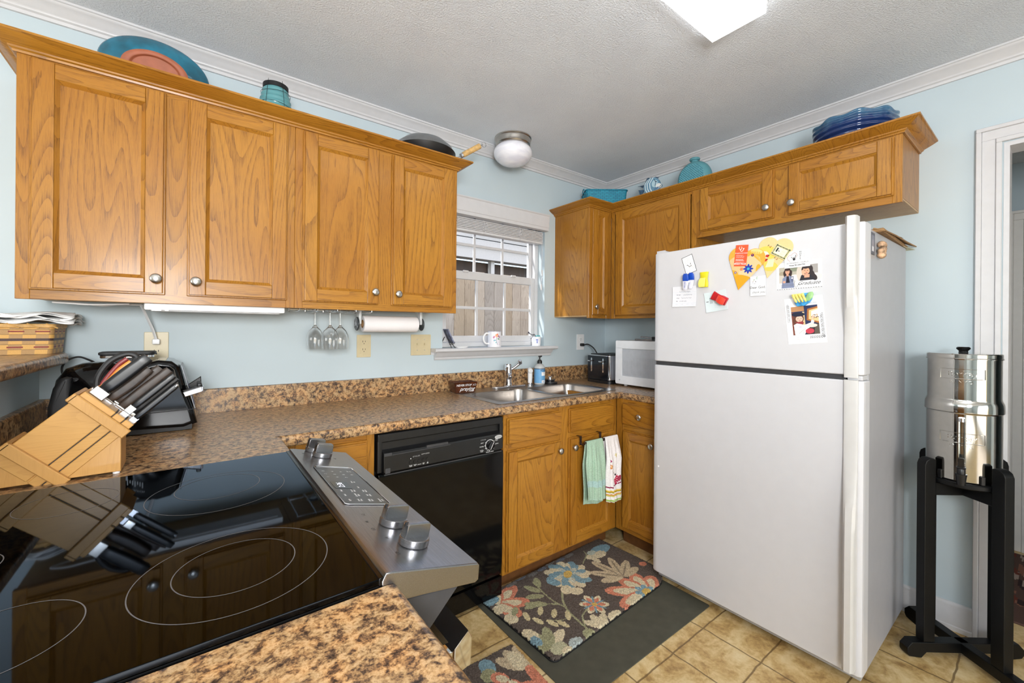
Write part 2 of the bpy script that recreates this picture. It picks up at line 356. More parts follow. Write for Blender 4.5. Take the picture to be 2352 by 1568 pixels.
# ================================================================== the room
H = 2.44
b = B(); bx(b, -7.2, 3.2, -6.4, 0.3, -0.1, 0.0); struct('floor', b, FLOOR)
b = B(); bx(b, -7.2, 0.12, -6.4, 0.14, H, H+0.1); struct('ceiling', b, CEIL)
WX0, WX1, WZ0, WZ1 = -1.455, -0.652, 1.168, 2.078          # window opening
b = B()
for r in ((-7.2, WX0, 0, H), (WX1, 0.12, 0, H), (WX0, WX1, 0, WZ0), (WX0, WX1, WZ1, H)): bx(b, r[0], r[1], 0.0, 0.14, r[2], r[3])
struct('wall_back', b, WALL)
DY0, DY1, DZ = -2.072, -2.90, 2.058                          # doorway in the fridge wall
b = B(); bx(b, 0, 0.12, DY0, 0, 0, H); bx(b, 0, 0.12, -6.4, DY1, 0, H); bx(b, 0, 0.12, DY1, DY0, DZ, H); struct('wall_right', b, WALL)
# living area behind and left: walls with the big window openings the daylight comes through
b = B()
for r in ((-7.2, -4.0, 0, H), (-1.2, 0.0, 0, H), (-4.0, -1.2, 2.2, H), (-4.0, -1.2, 0, 0.1)): bx(b, r[0], r[1], -6.4, -6.3, r[2], r[3])
struct('wall_rear', b, WALL)
b = B()
for r in ((-6.3, -3.5, 0, H), (-0.9, 0.0, 0, H), (-3.5, -0.9, 2.3, H), (-3.5, -0.9, 0, 0.6)): bx(b, -7.2, -7.1, r[0], r[1], r[2], r[3])
struct('wall_left', b, WALL)
b = B(); bx(b, -3.18, -3.065, -2.75, 0, 0, 1.148); struct('wall_peninsula', b, WALL)
# hallway past the doorway
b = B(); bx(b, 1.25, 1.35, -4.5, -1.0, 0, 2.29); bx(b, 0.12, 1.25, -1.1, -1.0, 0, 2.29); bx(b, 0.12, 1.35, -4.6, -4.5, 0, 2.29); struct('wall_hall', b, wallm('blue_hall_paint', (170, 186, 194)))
b = B(); bx(b, 0.12, 1.35, -4.5, -1.0, 2.29, 2.40); struct('ceiling_hall', b, CEIL)

# crown moulding at the ceiling
CP = [(0, 2.375), (-0.010, 2.375), (-0.012, 2.386), (-0.020, 2.390), (-0.023, 2.400), (-0.036, 2.412), (-0.050, 2.420), (-0.056, 2.430), (-0.062, 2.432), (-0.062, 2.4395), (0, 2.4395)]
b = B(); prism(b, CP, 'x', -7.1, -0.0005); struct('trim_1', b, TRIM)
b = B(); prism(b, [(y, z) for y, z in CP], 'y', -6.3, -0.0005); struct('trim_2', b, TRIM)
# baseboards
b = B(); prism(b, [(0, 0), (-0.016, 0), (-0.016, 0.018), (-0.013, 0.022), (-0.013, 0.105), (-0.006, 0.116), (0, 0.117)], 'y', -1.997, -0.95); struct('baseboard_right', b, TRIM)
b = B(); prism(b, [(0, 0), (-0.013, 0), (-0.013, 0.105), (-0.006, 0.116), (0, 0.117)], 'y', -6.3, -2.975); struct('baseboard_rear', b, TRIM)

def casing(bm, x, y0, y1, z1, w=0.072, d=0.018, s=-1):
    """door casing of stepped boards on a wall of constant x; y0>y1; s: side it stands out to"""
    steps = [(0, 0.016, 1.0), (0.016, 0.055, 0.62), (0.055, w, 0.86)]
    for a, c, k in steps:
        X = sorted((x, x+s*d*k))
        bx(bm, X[0], X[1], y0+w-c, y0+w-a, 0, z1+w-c, 0.002, 1); bx(bm, X[0], X[1], y1-w+a, y1-w+c, 0, z1+w-c, 0.002, 1)
        bx(bm, X[0], X[1], y1-w+a, y0+w-a, z1+w-c, z1+w-a, 0.002, 1)
b = B(); casing(b, -0.0005, DY0+0.004, DY1-0.004, DZ+0.004)
bx(b, -0.002, 0.122, DY0-0.016, DY0, 0, DZ); bx(b, -0.002, 0.122, DY1, DY1+0.016, 0, DZ); bx(b, -0.002, 0.122, DY1+0.0161, DY0-0.0161, DZ-0.016, DZ)
struct('door_1', b, TRIM)
b = B(); casing(b, 1.2495, -2.10, -2.9, 1.935, s=-1); bx(b, 1.22, 1.2495, -2.9, -2.10, 0, 1.935)
struct('door_2', b, plain('white_door_paint', (214, 212, 208), 0.4, vary=0.01))

# ------------------------------------------------------------------ window
wroot = D.objects.new('window_1', None); COL.objects.link(wroot); wroot['kind'] = 'structure'
b = B()                                                       # vinyl frame at the outer face of the opening
fx0, fx1, fz0, fz1 = WX0+0.001, WX1-0.001, WZ0+0.001, WZ1-0.001
for r in ((fx0, fx0+0.03, fz0, fz1), (fx1-0.03, fx1, fz0, fz1), (fx0+0.0302, fx1-0.0302, fz0, fz0+0.028), (fx0+0.0302, fx1-0.0302, fz1-0.03, fz1)): bx(b, r[0], r[1], 0.07, 0.135, r[2], r[3], 0.002, 1)
obj('window_frame', b, TRIM, wroot)
def sash(name, y0, y1, x0, x1, z0, z1, st, tr, br):
    s = B()
    for r in ((x0, x0+st, z0, z1), (x1-st, x1, z0, z1), (x0+st+0.0002, x1-st-0.0002, z0, z0+br), (x0+st+0.0002, x1-st-0.0002, z1-tr, z1)): bx(s, r[0], r[1], y0, y1, r[2], r[3], 0.003, 1)
    s1 = obj(name, s, TRIM, wroot); ix0, ix1, iz0, iz1 = x0+st, x1-st, z0+br, z1-tr
    m = B(); ym = (y0+y1)/2; w = 0.009
    for k in (1, 2): xx = ix0+(ix1-ix0)*k/3; bx(m, xx-w, xx+w, ym-0.006, ym+0.006, iz0, iz1, 0.002, 1)
    zz = (iz0+iz1)/2; bx(m, ix0, ix1, ym-0.0062, ym+0.0062, zz-w, zz+w, 0.002, 1); obj('muntin_grid', m, TRIM, s1)
    box_obj('pane', ix0-0.004, ix1+0.004, ym-0.0015, ym+0.0015, iz0-0.004, iz1+0.004, PANE, s1)
    return s1
lo = sash('lower_sash', 0.072, 0.098, fx0+0.031, fx1-0.031, fz0+0.03, 1.650, 0.032, 0.052, 0.04)
sash('upper_sash', 0.104, 0.128, fx0+0.031, fx1-0.031, 1.610, fz1-0.031, 0.030, 0.04, 0.04)
l = B(); bx(l, -0.90, -0.86, 0.060, 0.0715, 1.640, 1.654, 0.003, 1); bx(l, -1.28, -1.24, 0.060, 0.0715, 1.640, 1.654, 0.003, 1); obj('sash_lock', l, TRIM, lo)
b = B(); prism(b, rrect(-0.066, 0.069, 1.1465, 1.1675, 0.008, 3), 'x', -1.531, -0.575)   # stool board
bx(b, -1.531, -0.575, -0.006, 0.0, 1.13, 1.15)
prism(b, [(-0.0005, 1.100), (-0.012, 1.100), (-0.016, 1.106), (-0.016, 1.113), (-0.026, 1.120), (-0.032, 1.130), (-0.040, 1.138), (-0.046, 1.1465), (-0.0005, 1.1465)], 'x', -1.512, -0.60)
obj('window_sill', b, TRIM, wroot)

# raised blind with its valance
t = thing('window_blind', 'white faux-wood blind pulled up under its valance over the window', 'blind', (-1.055, -0.0, 2.0))
b = B(); VP = [(-0.004, -0.028), (-0.046, -0.028), (-0.046, -0.010), (-0.050, -0.006), (-0.050, 0.030), (-0.054, 0.036), (-0.054, 0.068), (-0.060, 0.074), (-0.060, 0.080), (-0.004, 0.080)]
prism(b, VP, 'x', -0.395, 0.398); obj('valance', b, TRIM, t)
for k in range(7): s = B(); bx(s, -0.385, 0.385, 0.0, 0.05, -0.030-0.0098*(k+1), -0.030-0.0098*k-0.0028, 0.001, 1); obj('slat', s, TRIM, t)
box_obj('bottom_rail', -0.385, 0.385, 0.0, 0.05, -0.116, -0.100, TRIM, t, 0.003)
b = B()
for xx in (-0.12, 0.17, -0.33):
    tube(b, [(xx, -0.004, -0.03), (xx+0.004, -0.007, -0.06), (xx-0.006, -0.008, -0.085), (xx+0.012, -0.007, -0.10), (xx+0.002, -0.004, -0.115)], 0.0018, 6, 5)
    tube(b, [(xx+0.02, -0.004, -0.035), (xx+0.028, -0.006, -0.055), (xx+0.014, -0.008, -0.075), (xx+0.01, -0.006, -0.09)], 0.0018, 6, 5)
obj('ladder_cord', b, TRIM, t)
b = B(); tube(b, [(0.37, -0.006, -0.03), (0.369, -0.008, -0.12), (0.372, -0.008, -0.22), (0.366, -0.008, -0.31), (0.376, -0.007, -0.345), (0.364, -0.007, -0.38), (0.368, -0.007, -0.42)], 0.0016, 6, 5)
cyl(b, (0.372, -0.008, -0.30), (0.372, -0.008, -0.34), 0.005, 10); cyl(b, (0.366, -0.007, -0.40), (0.368, -0.007, -0.44), 0.005, 10); obj('pull_cord', b, TRIM, t)

# ================================================================== outside the window
FENCE = []
for k, (c1, c2, c3) in enumerate((((186, 170, 150), (168, 152, 134), (120, 104, 88)), ((178, 158, 132), (160, 142, 120), (112, 92, 72)), ((176, 164, 150), (154, 142, 128), (108, 98, 88)))):
    FENCE.append(oak('weathered_pine_%d' % k, 'Z', c1, c2, c3, 0.85, 0.8))
t = thing('privacy_fence', 'weathered upright board fence just outside the window', 'fence', (0.4, 1.95, 0))
x = -2.2; k = 0
while x < 2.4:
    w = 0.138; d = B(); bx(d, x, x+w-0.003, 0.0, 0.018, 0.02, 1.95+0.01*math.sin(k*2.1), 0.003, 1); o = obj('board', d, FENCE[(k*2+k//3) % 3], t); x += w; k += 1
b = B(); bx(b, -2.2, 2.4, 0.019, 0.06, 0.4, 0.49); bx(b, -2.2, 2.4, 0.019, 0.06, 1.5, 1.59); obj('rail', b, FENCE[0], t)
t = thing('neighbor_house', 'white sided house with a dark screened porch beyond the fence', 'house', (2.0, 6.0, 0))
SIDING = plain('white_vinyl_siding', (176, 176, 175), 0.6, vary=0.02)
b = B(); bx(b, -4.0, 6.0, 0.3, 3.0, 0, 2.9); obj('porch_screen', b, plain('dark_porch_screen', (52, 44, 40), 0.7, vary=0.2, scale=3), t)
b = B(); bx(b, -4.0, 6.0, 0.0, 0.3, 2.93, 3.22); bx(b, -4.2, 6.2, -0.08, 0.3, 3.2202, 3.30)
for k in range(5): bx(b, (-4.0 if k < 1 else 0.05), 6.0, 0.05+0.02*(4-k), 0.32, 3.302+0.13*k, 3.415+0.13*k)
obj('siding', b, SIDING, t)
for xx in (1.05, -1.6): box_obj('porch_post', xx, xx+0.10, 0.1, 0.24, 0, 2.925, SIDING, t)
b = B(); bx(b, 0.0, 6.4, -0.35, 3.0, 3.96, 4.08); obj('roof_edge', b, SIDING, t)
b = B(); bx(b, -30, 30, 0.31, 40, -0.12, -0.10); struct('ground_outside', b, plain('gravel_ground', (128, 120, 108), 0.95, vary=0.2, scale=4))

# ================================================================== oak cabinets
KNOBP = [(0, 0.0), (0.0062, 0.0), (0.0055, 0.004), (0.0052, 0.010), (0.009, 0.013), (0.0150, 0.0165), (0.0168, 0.0200), (0.0155, 0.0235), (0.0105, 0.0262), (0, 0.0270)]
def knob(parent, x, y, z):
    k = B(); lathe(k, KNOBP, 24, mat=Matrix.Translation((x, y, z)) @ Matrix.Rotation(PI/2, 4, 'X')); return obj('knob', k, NICKEL, parent, 50)
def door(parent, x0, x1, z0, z1, y, knobx=None, knobz=None, st=0.052, name='door', d=0.02, rail=None):
    """framed panel door: stiles + rails + a moulded lip + recessed panel; front face at y-d"""
    rail = rail or st; yf = y-d; x0 += 0.006; x1 -= 0.006; z0 += 0.006; z1 -= 0.006
    g = B()
    for a, c in ((x0, x0+st), (x1-st, x1)): prism(g, rrect(a, c, yf, y, 0.003, 2), 'z', z0, z1)
    # outer eased lip all round
    bx(g, x0-0.006, x1+0.006, y-0.009, y, z0-0.006, z1+0.006, 0.002, 1)
    o = obj(name, g, OAK_V, parent)
    for a, c in ((z0, z0+rail), (z1-rail, z1)): g = B(); bx(g, x0+st, x1-st, yf, y-0.0005, a, c, 0.0015, 1); obj('rail', g, OAK_H, o)
    g = B(); ix0, ix1, iz0, iz1 = x0+st, x1-st, z0+rail, z1-rail; m = 0.011
    for pts, ax, a0, a1 in (([(ix0, yf+0.001), (ix0+m, yf+0.010), (ix0, yf+0.012)], 'z', iz0, iz1), ([(ix1, yf+0.001), (ix1, yf+0.012), (ix1-m, yf+0.010)], 'z', iz0, iz1)): prism(g, pts, ax, a0, a1)
    for pts in ([(yf+0.001, iz0), (yf+0.012, iz0), (yf+0.010, iz0+m)], [(yf+0.001, iz1), (yf+0.010, iz1-m), (yf+0.012, iz1)]): prism(g, pts, 'x', ix0, ix1)
    obj('panel_moulding', g, OAK_V, o)
    g = B(); bx(g, ix0, ix1, yf+0.0095, y-0.001, iz0, iz1); obj('panel', g, OAK_V, o)
    if knobx is not None: knob(o, knobx, yf, knobz)
    return o
def drawer(parent, x0, x1, z0, z1, y, kn=True, d=0.02):
    g = B(); bx(g, x0, x1, y-0.010, y, z0, z1, 0.002, 1); bx(g, x0+0.006, x1-0.006, y-d, y-0.009, z0+0.006, z1-0.006, 0.004, 2)
    o = obj('drawer_front' if not kn else 'drawer', g, OAK_H, parent)
    if kn: knob(o, (x0+x1)/2, y-d, (z0+z1)/2)
    return o
def upper(name, label, loc, rz, w, h, depth, doors, seam_l=0.03, seam_r=0.03, stiles=(), group=None, shell=True):
    """wall cabinet, local origin at its lower left front corner; +x right, +y into the wall"""
    t = thing(name, label, 'cabinet', loc, rz, group)
    g = B()
    bx(g, 0, w, 0.019, depth, 0.018, h-0.001); obj('carcass', g, OAK_V, t)
    g = B(); bx(g, 0.0005, w-0.0005, 0.020, depth, 0.010, 0.0175); obj('bottom_panel', g, OAK_IN, t)
    g = B(); xs = [0]+[s for s in stiles]+[w]
    bx(g, 0, seam_l, 0, 0.0185, 0, h, 0.001, 1); bx(g, w-seam_r, w, 0, 0.0185, 0, h, 0.001, 1)
    for a, c in stiles: bx(g, a, c, 0, 0.0185, 0.03, h-0.03, 0.001, 1)
    f = obj('face_frame', g, OAK_V, t)
    for z0, z1 in ((0, 0.032), (h-0.032, h)): g = B(); bx(g, seam_l, w-seam_r, 0, 0.018, z0, z1, 0.001, 1); obj('frame_rail', g, OAK_H, f)
    for dd in doors: door(t, dd[0], dd[1], dd[2], dd[3], -0.0005, *dd[4:])
    return t
ZB = 1.361; UH = 0.747                                        # underside and height of the wall cabinets
XL = -3.05
upper('wall_cabinet', 'oak double-door wall cabinet above the knife block, at the left end', (XL, -0.33, ZB), 0, 0.748, UH, 0.3295,
      [(0.028, 0.345, 0.029, 0.727, 0.322, 0.082, 0.048), (0.404, 0.721, 0.029, 0.727, 0.430, 0.080, 0.048)], stiles=[(0.33, 0.42)], group='oak wall cabinets')
upper('wall_cabinet', 'oak double-door wall cabinet beside the window, above the paper towel roll', (XL+0.7485, -0.33, ZB), 0, 0.7495, UH, 0.3295,
      [(0.028, 0.342, 0.027, 0.727, 0.320, 0.082, 0.048), (0.402, 0.721, 0.027, 0.727, 0.428, 0.079, 0.048)], stiles=[(0.33, 0.42)], group='oak wall cabinets')
# cabinet crown moulding (profile: out, up)
CC = [(0.0, 0.0), (0.006, 0.0), (0.008, 0.006), (0.014, 0.009), (0.015, 0.014), (0.024, 0.018), (0.042, 0.027), (0.052, 0.033), (0.056, 0.036), (0.060, 0.037), (0.060, 0.044), (0.0, 0.044)]
def sweep_profile(bm, path, prof, z0, side=1):
    """path: list of (x,y) outer cabinet faces; offset to the right of travel by prof[0]"""
    n = len(path); dirs = [Vector((path[i+1][0]-path[i][0], path[i+1][1]-path[i][1])).normalized() for i in range(n-1)]
    rings = []
    for i in range(n):
        nn = []
        for d in ([dirs[i-1]] if i else [])+([dirs[i]] if i < n-1 else []): nn.append(Vector((d.y, -d.x))*side)
        if len(nn) == 2: m = (nn[0]+nn[1]); m = m/(m.dot(nn[0]))
        else: m = nn[0]
        rings.append([bm.verts.new((path[i][0]+m.x*a, path[i][1]+m.y*a, z0+zz)) for a, zz in prof])
    k = len(prof)
    for i in range(n-1):
        for j in range(k): bm.faces.new((rings[i][j], rings[i][(j+1) % k], rings[i+1][(j+1) % k], rings[i+1][j])).smooth = True
    bm.faces.new(rings[0]); bm.faces.new(rings[-1][::-1]); bmesh.ops.recalc_face_normals(bm, faces=bm.faces[:])
ZC = ZB+UH-0.014
b = B(); sweep_profile(b, [(XL-0.0005, -0.001), (XL-0.0005, -0.3305), (XL+1.4985, -0.3305), (XL+1.4985, -0.001)], CC, ZC, 1)
tag(obj('cabinet_crown', b, OAK_H), 'oak crown moulding along the top of the long left-hand wall cabinets', 'moulding')
# right-hand group: narrow corner cabinet, tall corner cabinet, short cabinet above the fridge
XA = -0.553
upper('wall_cabinet', 'narrow oak wall cabinet beside the window, in the corner over the toaster', (XA, -0.33, ZB), 0, 0.2225, UH, 0.3295,
      [(0.026, 0.172, 0.022, 0.727, 0.040, 0.075, 0.036)], seam_l=0.03, seam_r=0.05, group='oak wall cabinets')
R90 = -PI/2
upper('wall_cabinet', 'oak wall cabinet with one wide door over the microwave, half hidden by the fridge', (-0.33, -0.3305, ZB), R90, 0.614, UH, 0.3295,
      [(0.045, 0.580, 0.018, 0.727, None, None, 0.056)], group='oak wall cabinets')
upper('wall_cabinet', 'short wide oak cabinet with two low doors mounted above the fridge', (-0.33, -0.945, 1.815), R90, 0.877, ZB+UH-1.815, 0.3295,
      [(0.026, 0.408, 0.030, 0.273, 0.380, 0.083, 0.046), (0.468, 0.852, 0.030, 0.273, 0.490, 0.082, 0.046)], stiles=[(0.39, 0.49)], group='oak wall cabinets')
b = B(); sweep_profile(b, [(XA-0.0005, -0.001), (XA-0.0005, -0.3305), (-0.3305, -0.3305), (-0.3305, -1.8225), (-0.001, -1.8225)], CC, ZC, 1)
tag(obj('cabinet_crown', b, OAK_H), 'oak crown moulding wrapping the wall cabinets around the fridge corner', 'moulding')

def base(name, label, loc, rz, w, depth, fronts, fl=0.03, fr_=0.03, mids=(), hid=False, zt=0.876, ends=True):
    t = thing(name, label, 'cabinet', loc, rz, 'oak base cabinets')
    g = B()
    for a, c, y0, y1, z0, z1 in ((0, 0.016, 0.019, depth, 0.1, zt), (w-0.016, w, 0.019, depth, 0.1, zt), (0.016, w-0.016, depth-0.01, depth, 0.1, zt), (0.016, w-0.016, 0.019, depth-0.01, 0.1, 0.116)): bx(g, a, c, y0, y1, z0, z1)
    obj('carcass', g, OAK_V, t)
    g = B(); bx(g, 0, w, 0.075, 0.09, 0.0, 0.0995); obj('toe_kick', g, plain('dark_oak_toe_kick', (104, 66, 32), 0.5, vary=0.1), t)
    g = B(); bx(g, 0, fl, 0, 0.0185, 0.1, zt, 0.001, 1); bx(g, w-fr_, w, 0, 0.0185, 0.1, zt, 0.001, 1)
    for a, c in mids: bx(g, a, c, 0, 0.0185, 0.1, zt, 0.001, 1)
    f = obj('face_frame', g, OAK_V, t)
    edges = [fl]+[q for m in mids for q in m]+[w-fr_]
    for a, c in zip(edges[::2], edges[1::2]):
        for z0, z1 in ((0.1, 0.13), (0.688, 0.735), (zt-0.035, zt)): g = B(); bx(g, a, c, 0, 0.018, z0, z1, 0.001, 1); obj('frame_rail', g, OAK_H, f)
    for k in fronts:
        if k[0] == 'door': door(t, *k[1:5], -0.0005, *k[5:])
        else: drawer(t, *k[1:5], -0.0005, *(k[5:] or ()))
    return t
base('base_cabinet', 'oak sink cabinet with two doors and a towel hanging on it', (-1.4445, -0.605, 0), 0, 0.8385, 0.60,
     [('drawer', 0.016, 0.374, 0.727, 0.854, False), ('drawer', 0.432, 0.795, 0.727, 0.854, False), ('door', 0.016, 0.372, 0.114, 0.697, 0.348, 0.648, 0.05), ('door', 0.432, 0.800, 0.114, 0.697, 0.456, 0.648, 0.05)], fr_=0.05, mids=[(0.36, 0.445)])
base('base_cabinet', 'oak base cabinet with a single drawer above a door, beside the fridge', (-0.605, -0.6065, 0), R90, 0.335, 0.60,
     [('drawer', 0.05, 0.315, 0.730, 0.857), ('door', 0.055, 0.315, 0.128, 0.697, 0.262, 0.648, 0.045)], fl=0.05)
base('base_cabinet', 'oak base cabinet showing one drawer between the range and the dishwasher', (-2.378, -0.605, 0), 0, 0.3135, 0.60,
     [('drawer', 0.085, 0.285, 0.730, 0.854), ('door', 0.085, 0.285, 0.114, 0.697, 0.11, 0.64, 0.045)], fl=0.09)
base('base_cabinet', 'oak base cabinet under the near end of the peninsula counter', (-2.405, -2.33, 0), PI/2, 0.68, 0.60,
     [('drawer', 0.03, 0.65, 0.730, 0.854), ('door', 0.03, 0.335, 0.114, 0.697, 0.31, 0.64, 0.05), ('door', 0.345, 0.65, 0.114, 0.697, 0.37, 0.64, 0.05)])

# ================================================================== worktops
CZ = 0.914
def nose(e, s):   # rolled front edge outline: e front coordinate, s direction toward the front
    return [(e-s*0.09, 0.8765), (e-s*0.004, 0.8765), (e, 0.882), (e, 0.899), (e-s*0.0025, 0.9065), (e-s*0.008, 0.9122), (e-s*0.016, CZ), (e-s*0.09, CZ)]
SX0, SX1, SY0, SY1 = -1.425, -0.568, -0.552, -0.128           # sink cut-out
YF = -0.632; XLF = -2.388; XRF = -0.612
root = thing('countertop', 'brown granite-look laminate counter under the window with its backsplash', 'countertop', (-1.5, -0.3, CZ))
b = B(); T = Matrix.Translation((1.5, 0.3, -CZ))
inner = YF+0.09
for r in ((-3.044, XLF-0.02, -0.868, 0.0-0.0005), (XLF-0.02, SX0, inner, -0.0005), (SX1, -0.0005, inner, -0.0005), (SX0, SX1, inner, SY0), (SX0, SX1, SY1, -0.0005), (XRF+0.09, -0.0005, -0.9415, inner)):
    bx(b, r[0], r[1], r[2], r[3], 0.8768, CZ, mat=T)
prism(b, nose(YF, -1), 'x', XLF-0.02, XRF+0.09, mat=T)
# right return front edge runs along y, front toward -x; left leg edge toward +x
prism(b, nose(XRF, -1), 'y', -0.9415, YF+0.004, mat=T)
prism(b, [(XLF-0.02, 0.8768), (XLF-0.001, 0.8768), (XLF, 0.885), (XLF, 0.905), (XLF-0.004, 0.912), (XLF-0.012, CZ), (XLF-0.02, CZ)], 'y', -0.868, YF+0.001, mat=T)
obj('worktop', b, LAM, root)
b = B(); SP = lambda s: [(0, CZ+0.0004), (s*0.020, CZ+0.0004), (s*0.020, CZ+0.094), (s*0.017, CZ+0.1), (s*0.012, CZ+0.102), (0, CZ+0.102)]
prism(b, [(y-0.0005, z) for y, z in SP(-1)], 'x', -3.0645, -0.001, mat=T); prism(b, [(y-0.0005, z) for y, z in SP(-1)], 'y', -0.9415, -0.021, mat=T)
prism(b, [(-3.0645+x, z) for x, z in SP(1)], 'y', -0.868, -0.021, mat=T); obj('backsplash', b, LAM, root)
root = thing('countertop', 'golden granite-look counter end on the near side of the range', 'countertop', (-2.7, -2.0, CZ))
b = B(); T = Matrix.Translation((2.7, 2.0, -CZ)); bx(b, -3.044, XLF-0.084, -2.34, -1.634, 0.8768, CZ, mat=T)
prism(b, nose(XLF+0.006, 1), 'y', -2.34, -1.634, mat=T); obj('worktop', b, LAM, root)
b = B(); prism(b, [(-3.0645+x, z) for x, z in SP(1)], 'y', -2.34, -1.634, mat=T); obj('backsplash', b, LAM, root)
# raised bar top on the half wall
b = B(); o = [(-3.42, -2.9), (-2.97, -2.9)]+[(-2.97-0.11+0.11*math.cos(a), -0.14+0.11*math.sin(a)) for a in [PI/2*k/8 for k in range(9)]]+[(-3.42, -0.03)]
prism(b, o, 'z', 1.149, 1.187, 0.012, 3)
tag(obj('bar_top', b, LAM), 'raised granite-look bar ledge on the half wall, under the small basket', 'ledge')
# ================================================================== range (slide-in, glass top)
RX, RY = -2.405, -1.25                                        # front edge of the glass, middle of the range
t = thing('range', 'stainless slide-in electric range with a black glass cooktop and four knobs', 'stove', (RX, RY, 0))
HW = 0.381
b = B(); bx(b, -0.638, 0.03, -HW+0.006, HW-0.006, 0.02, 0.9135); obj('body', b, BLACKP, t)
b = B(); prism(b, rrect(-0.640, 0.002, -HW, HW, 0.008, 3), 'z', 0.915, 0.9245, 0.002, 2); ct = obj('cooktop', b, GLASSTOP, t)
RING = plain('burner_ring_print', (92, 92, 94), 0.4)
def ring(cx, cy, r, w=0.0007):
    g = B(); n = 96; A = []; C = []
    for i in range(n):
        a = 2*PI*i/n; A.append(g.verts.new((cx+(r-w)*math.cos(a), cy+(r-w)*math.sin(a), 0.92475))); C.append(g.verts.new((cx+(r+w)*math.cos(a), cy+(r+w)*math.sin(a), 0.92475)))
    for i in range(n): j = (i+1) % n; g.faces.new((A[i], C[i], C[j], A[j]))
    obj('burner_ring', g, RING, ct)
for cx, cy, r in ((-2.576, -1.105, 0.124), (-2.576, -1.075, 0.078), (-2.568, -1.475, 0.122), (-2.568, -1.468, 0.077), (-2.822, -1.005, 0.075), (-2.80, -1.49, 0.074), (-2.905, -1.25, 0.055)): ring(cx-RX, cy-RY, r)
# sloping stainless control panel (local: x toward the room, slope down)
b = B(); PP = [(-0.002, 0.9205), (0.004, 0.931), (0.014, 0.9295), (0.160, 0.8935), (0.1635, 0.889), (0.1615, 0.866), (0.155, 0.8625), (0.06, 0.878), (0.012, 0.884), (-0.002, 0.912)]
prism(b, PP, 'y', -HW-0.002, HW+0.002, 0.003, 2); cp = obj('control_panel', b, STEEL, t)
b = B(); bx(b, -0.006, 0.0015, -HW-0.001, HW+0.001, 0.9135, 0.9262, 0.002, 2); obj('cooktop_edge', b, BLACKG, t)
sl = math.atan2(0.8935-0.9295, 0.146)
def PF(x, y):   # point on the sloping panel face
    return Vector((x, y, 0.9295+(x-0.014)*math.tan(sl)+0.0004))
pm = frame(PF(0.073, 0.045), (0, 1, 0), (-math.cos(sl), 0, -math.sin(sl)))    # text reads from the room side
b = B(); prism(b, rrect(-0.143, 0.143, -0.047, 0.047, 0.008, 4), 'z', 0.0, 0.0008, mat=pm); sc = obj('touch_panel', b, plain('grey_glass_touch_panel', (66, 66, 68), 0.22, vary=0.03), cp)
b = B(); e = tube; pts = [(x, y, 0.0012) for x, y in rrect(-0.1445, 0.1445, -0.0485, 0.0485, 0.009, 4)]; tube(b, pts, 0.0011, 6, mat=pm, closed=True); obj('panel_bezel', b, CHROME, sc)
b = B(); prism(b, rrect(-0.040, 0.012, 0.002, 0.040, 0.002, 2), 'z', 0.0010, 0.0013, mat=pm); obj('display_window', b, plain('dark_display', (30, 31, 36), 0.15), sc)
b = B(); put_text(b, '2:36', 0.020, pm @ Matrix.Translation((-0.014, 0.022, 0.0017))); obj('display_digits', b, emit('display_white', (235, 240, 255), 1.3), sc)
b = B()
LBL = [(0.05, 0.034, '1'), (0.075, 0.034, '2'), (0.10, 0.034, '3'), (0.05, 0.012, '4'), (0.075, 0.012, '5'), (0.10, 0.012, '6'), (0.05, -0.010, '7'), (0.075, -0.010, '8'), (0.10, -0.010, '9'), (0.075, -0.031, '0'), (0.104, -0.031, 'Off/\nOn'),
       (-0.055, 0.032, 'Bake'), (-0.055, 0.006, 'Frozen\nBake'), (-0.055, -0.020, 'Keep\nWarm'), (-0.085, 0.032, 'Broil'), (-0.085, 0.006, 'Convect\nBake'), (-0.085, -0.020, 'Self\nClean'), (-0.118, 0.032, 'Light'), (-0.118, 0.010, 'Cook\nTime'), (-0.118, -0.013, 'Delay\nStart'), (-0.118, -0.036, 'Control\nLock'), (-0.028, -0.014, 'Start'), (0.012, -0.014, 'Timer\nSet')]
for x, y, s in LBL: put_text(b, s, 0.0085 if len(s) < 2 else 0.0062, pm @ Matrix.Translation((x, y, 0.0011)), bold=0.0002)
obj('key_labels', b, WHITEINK, sc)
def range_knob(x, y):
    kb = B(); km = frame(PF(x, y), (0, 1, 0), (-math.cos(sl), 0, -math.sin(sl)))
    lathe(kb, [(0, 0), (0.0245, 0), (0.026, 0.002), (0.026, 0.012), (0.0235, 0.0135), (0.0, 0.0135)], 36, mat=km)
    kk = obj('knob', kb, STEEL, cp, 40)
    g = B(); t2 = bmesh.new()
    prism(g, [(-0.0245, 0.012), (0.0245, 0.012), (0.0235, 0.033), (0.020, 0.0365), (-0.020, 0.0365), (-0.0235, 0.033)], 'y', -0.0085, 0.0085, 0.0025, 2, mat=km @ Matrix.Rotation(math.radians(98), 4, 'Z'))
    obj('knob_grip', g, STEEL, kk)
    g = B(); bx(g, -0.0012, 0.0012, 0.003, 0.0086, 0.030, 0.0368, mat=km @ Matrix.Rotation(math.radians(8), 4, 'Z') @ Matrix.Translation((0, 0.016, 0))); obj('pointer', g, INK, kk)
for x, y in ((0.0665, 0.388-0.022), (0.0735, 0.306)): range_knob(x, y)
for x, y in ((0.083, -0.205), (0.084, -0.295)): range_knob(x, y)
b = B()
for x, y, s in ((0.045, -0.155, '1-2'), (0.04, -0.19, 'HI'), (0.04, -0.225, 'LO'), (0.05, -0.265, 'HI'), (0.045, -0.325, 'LO'), (0.03, 0.33, 'HI'), (0.105, 0.29, 'LO')): put_text(b, s, 0.008, frame(PF(x, y), (0, 1, 0), (-math.cos(sl), 0, -math.sin(sl))))
obj('knob_markings', b, INK, cp)
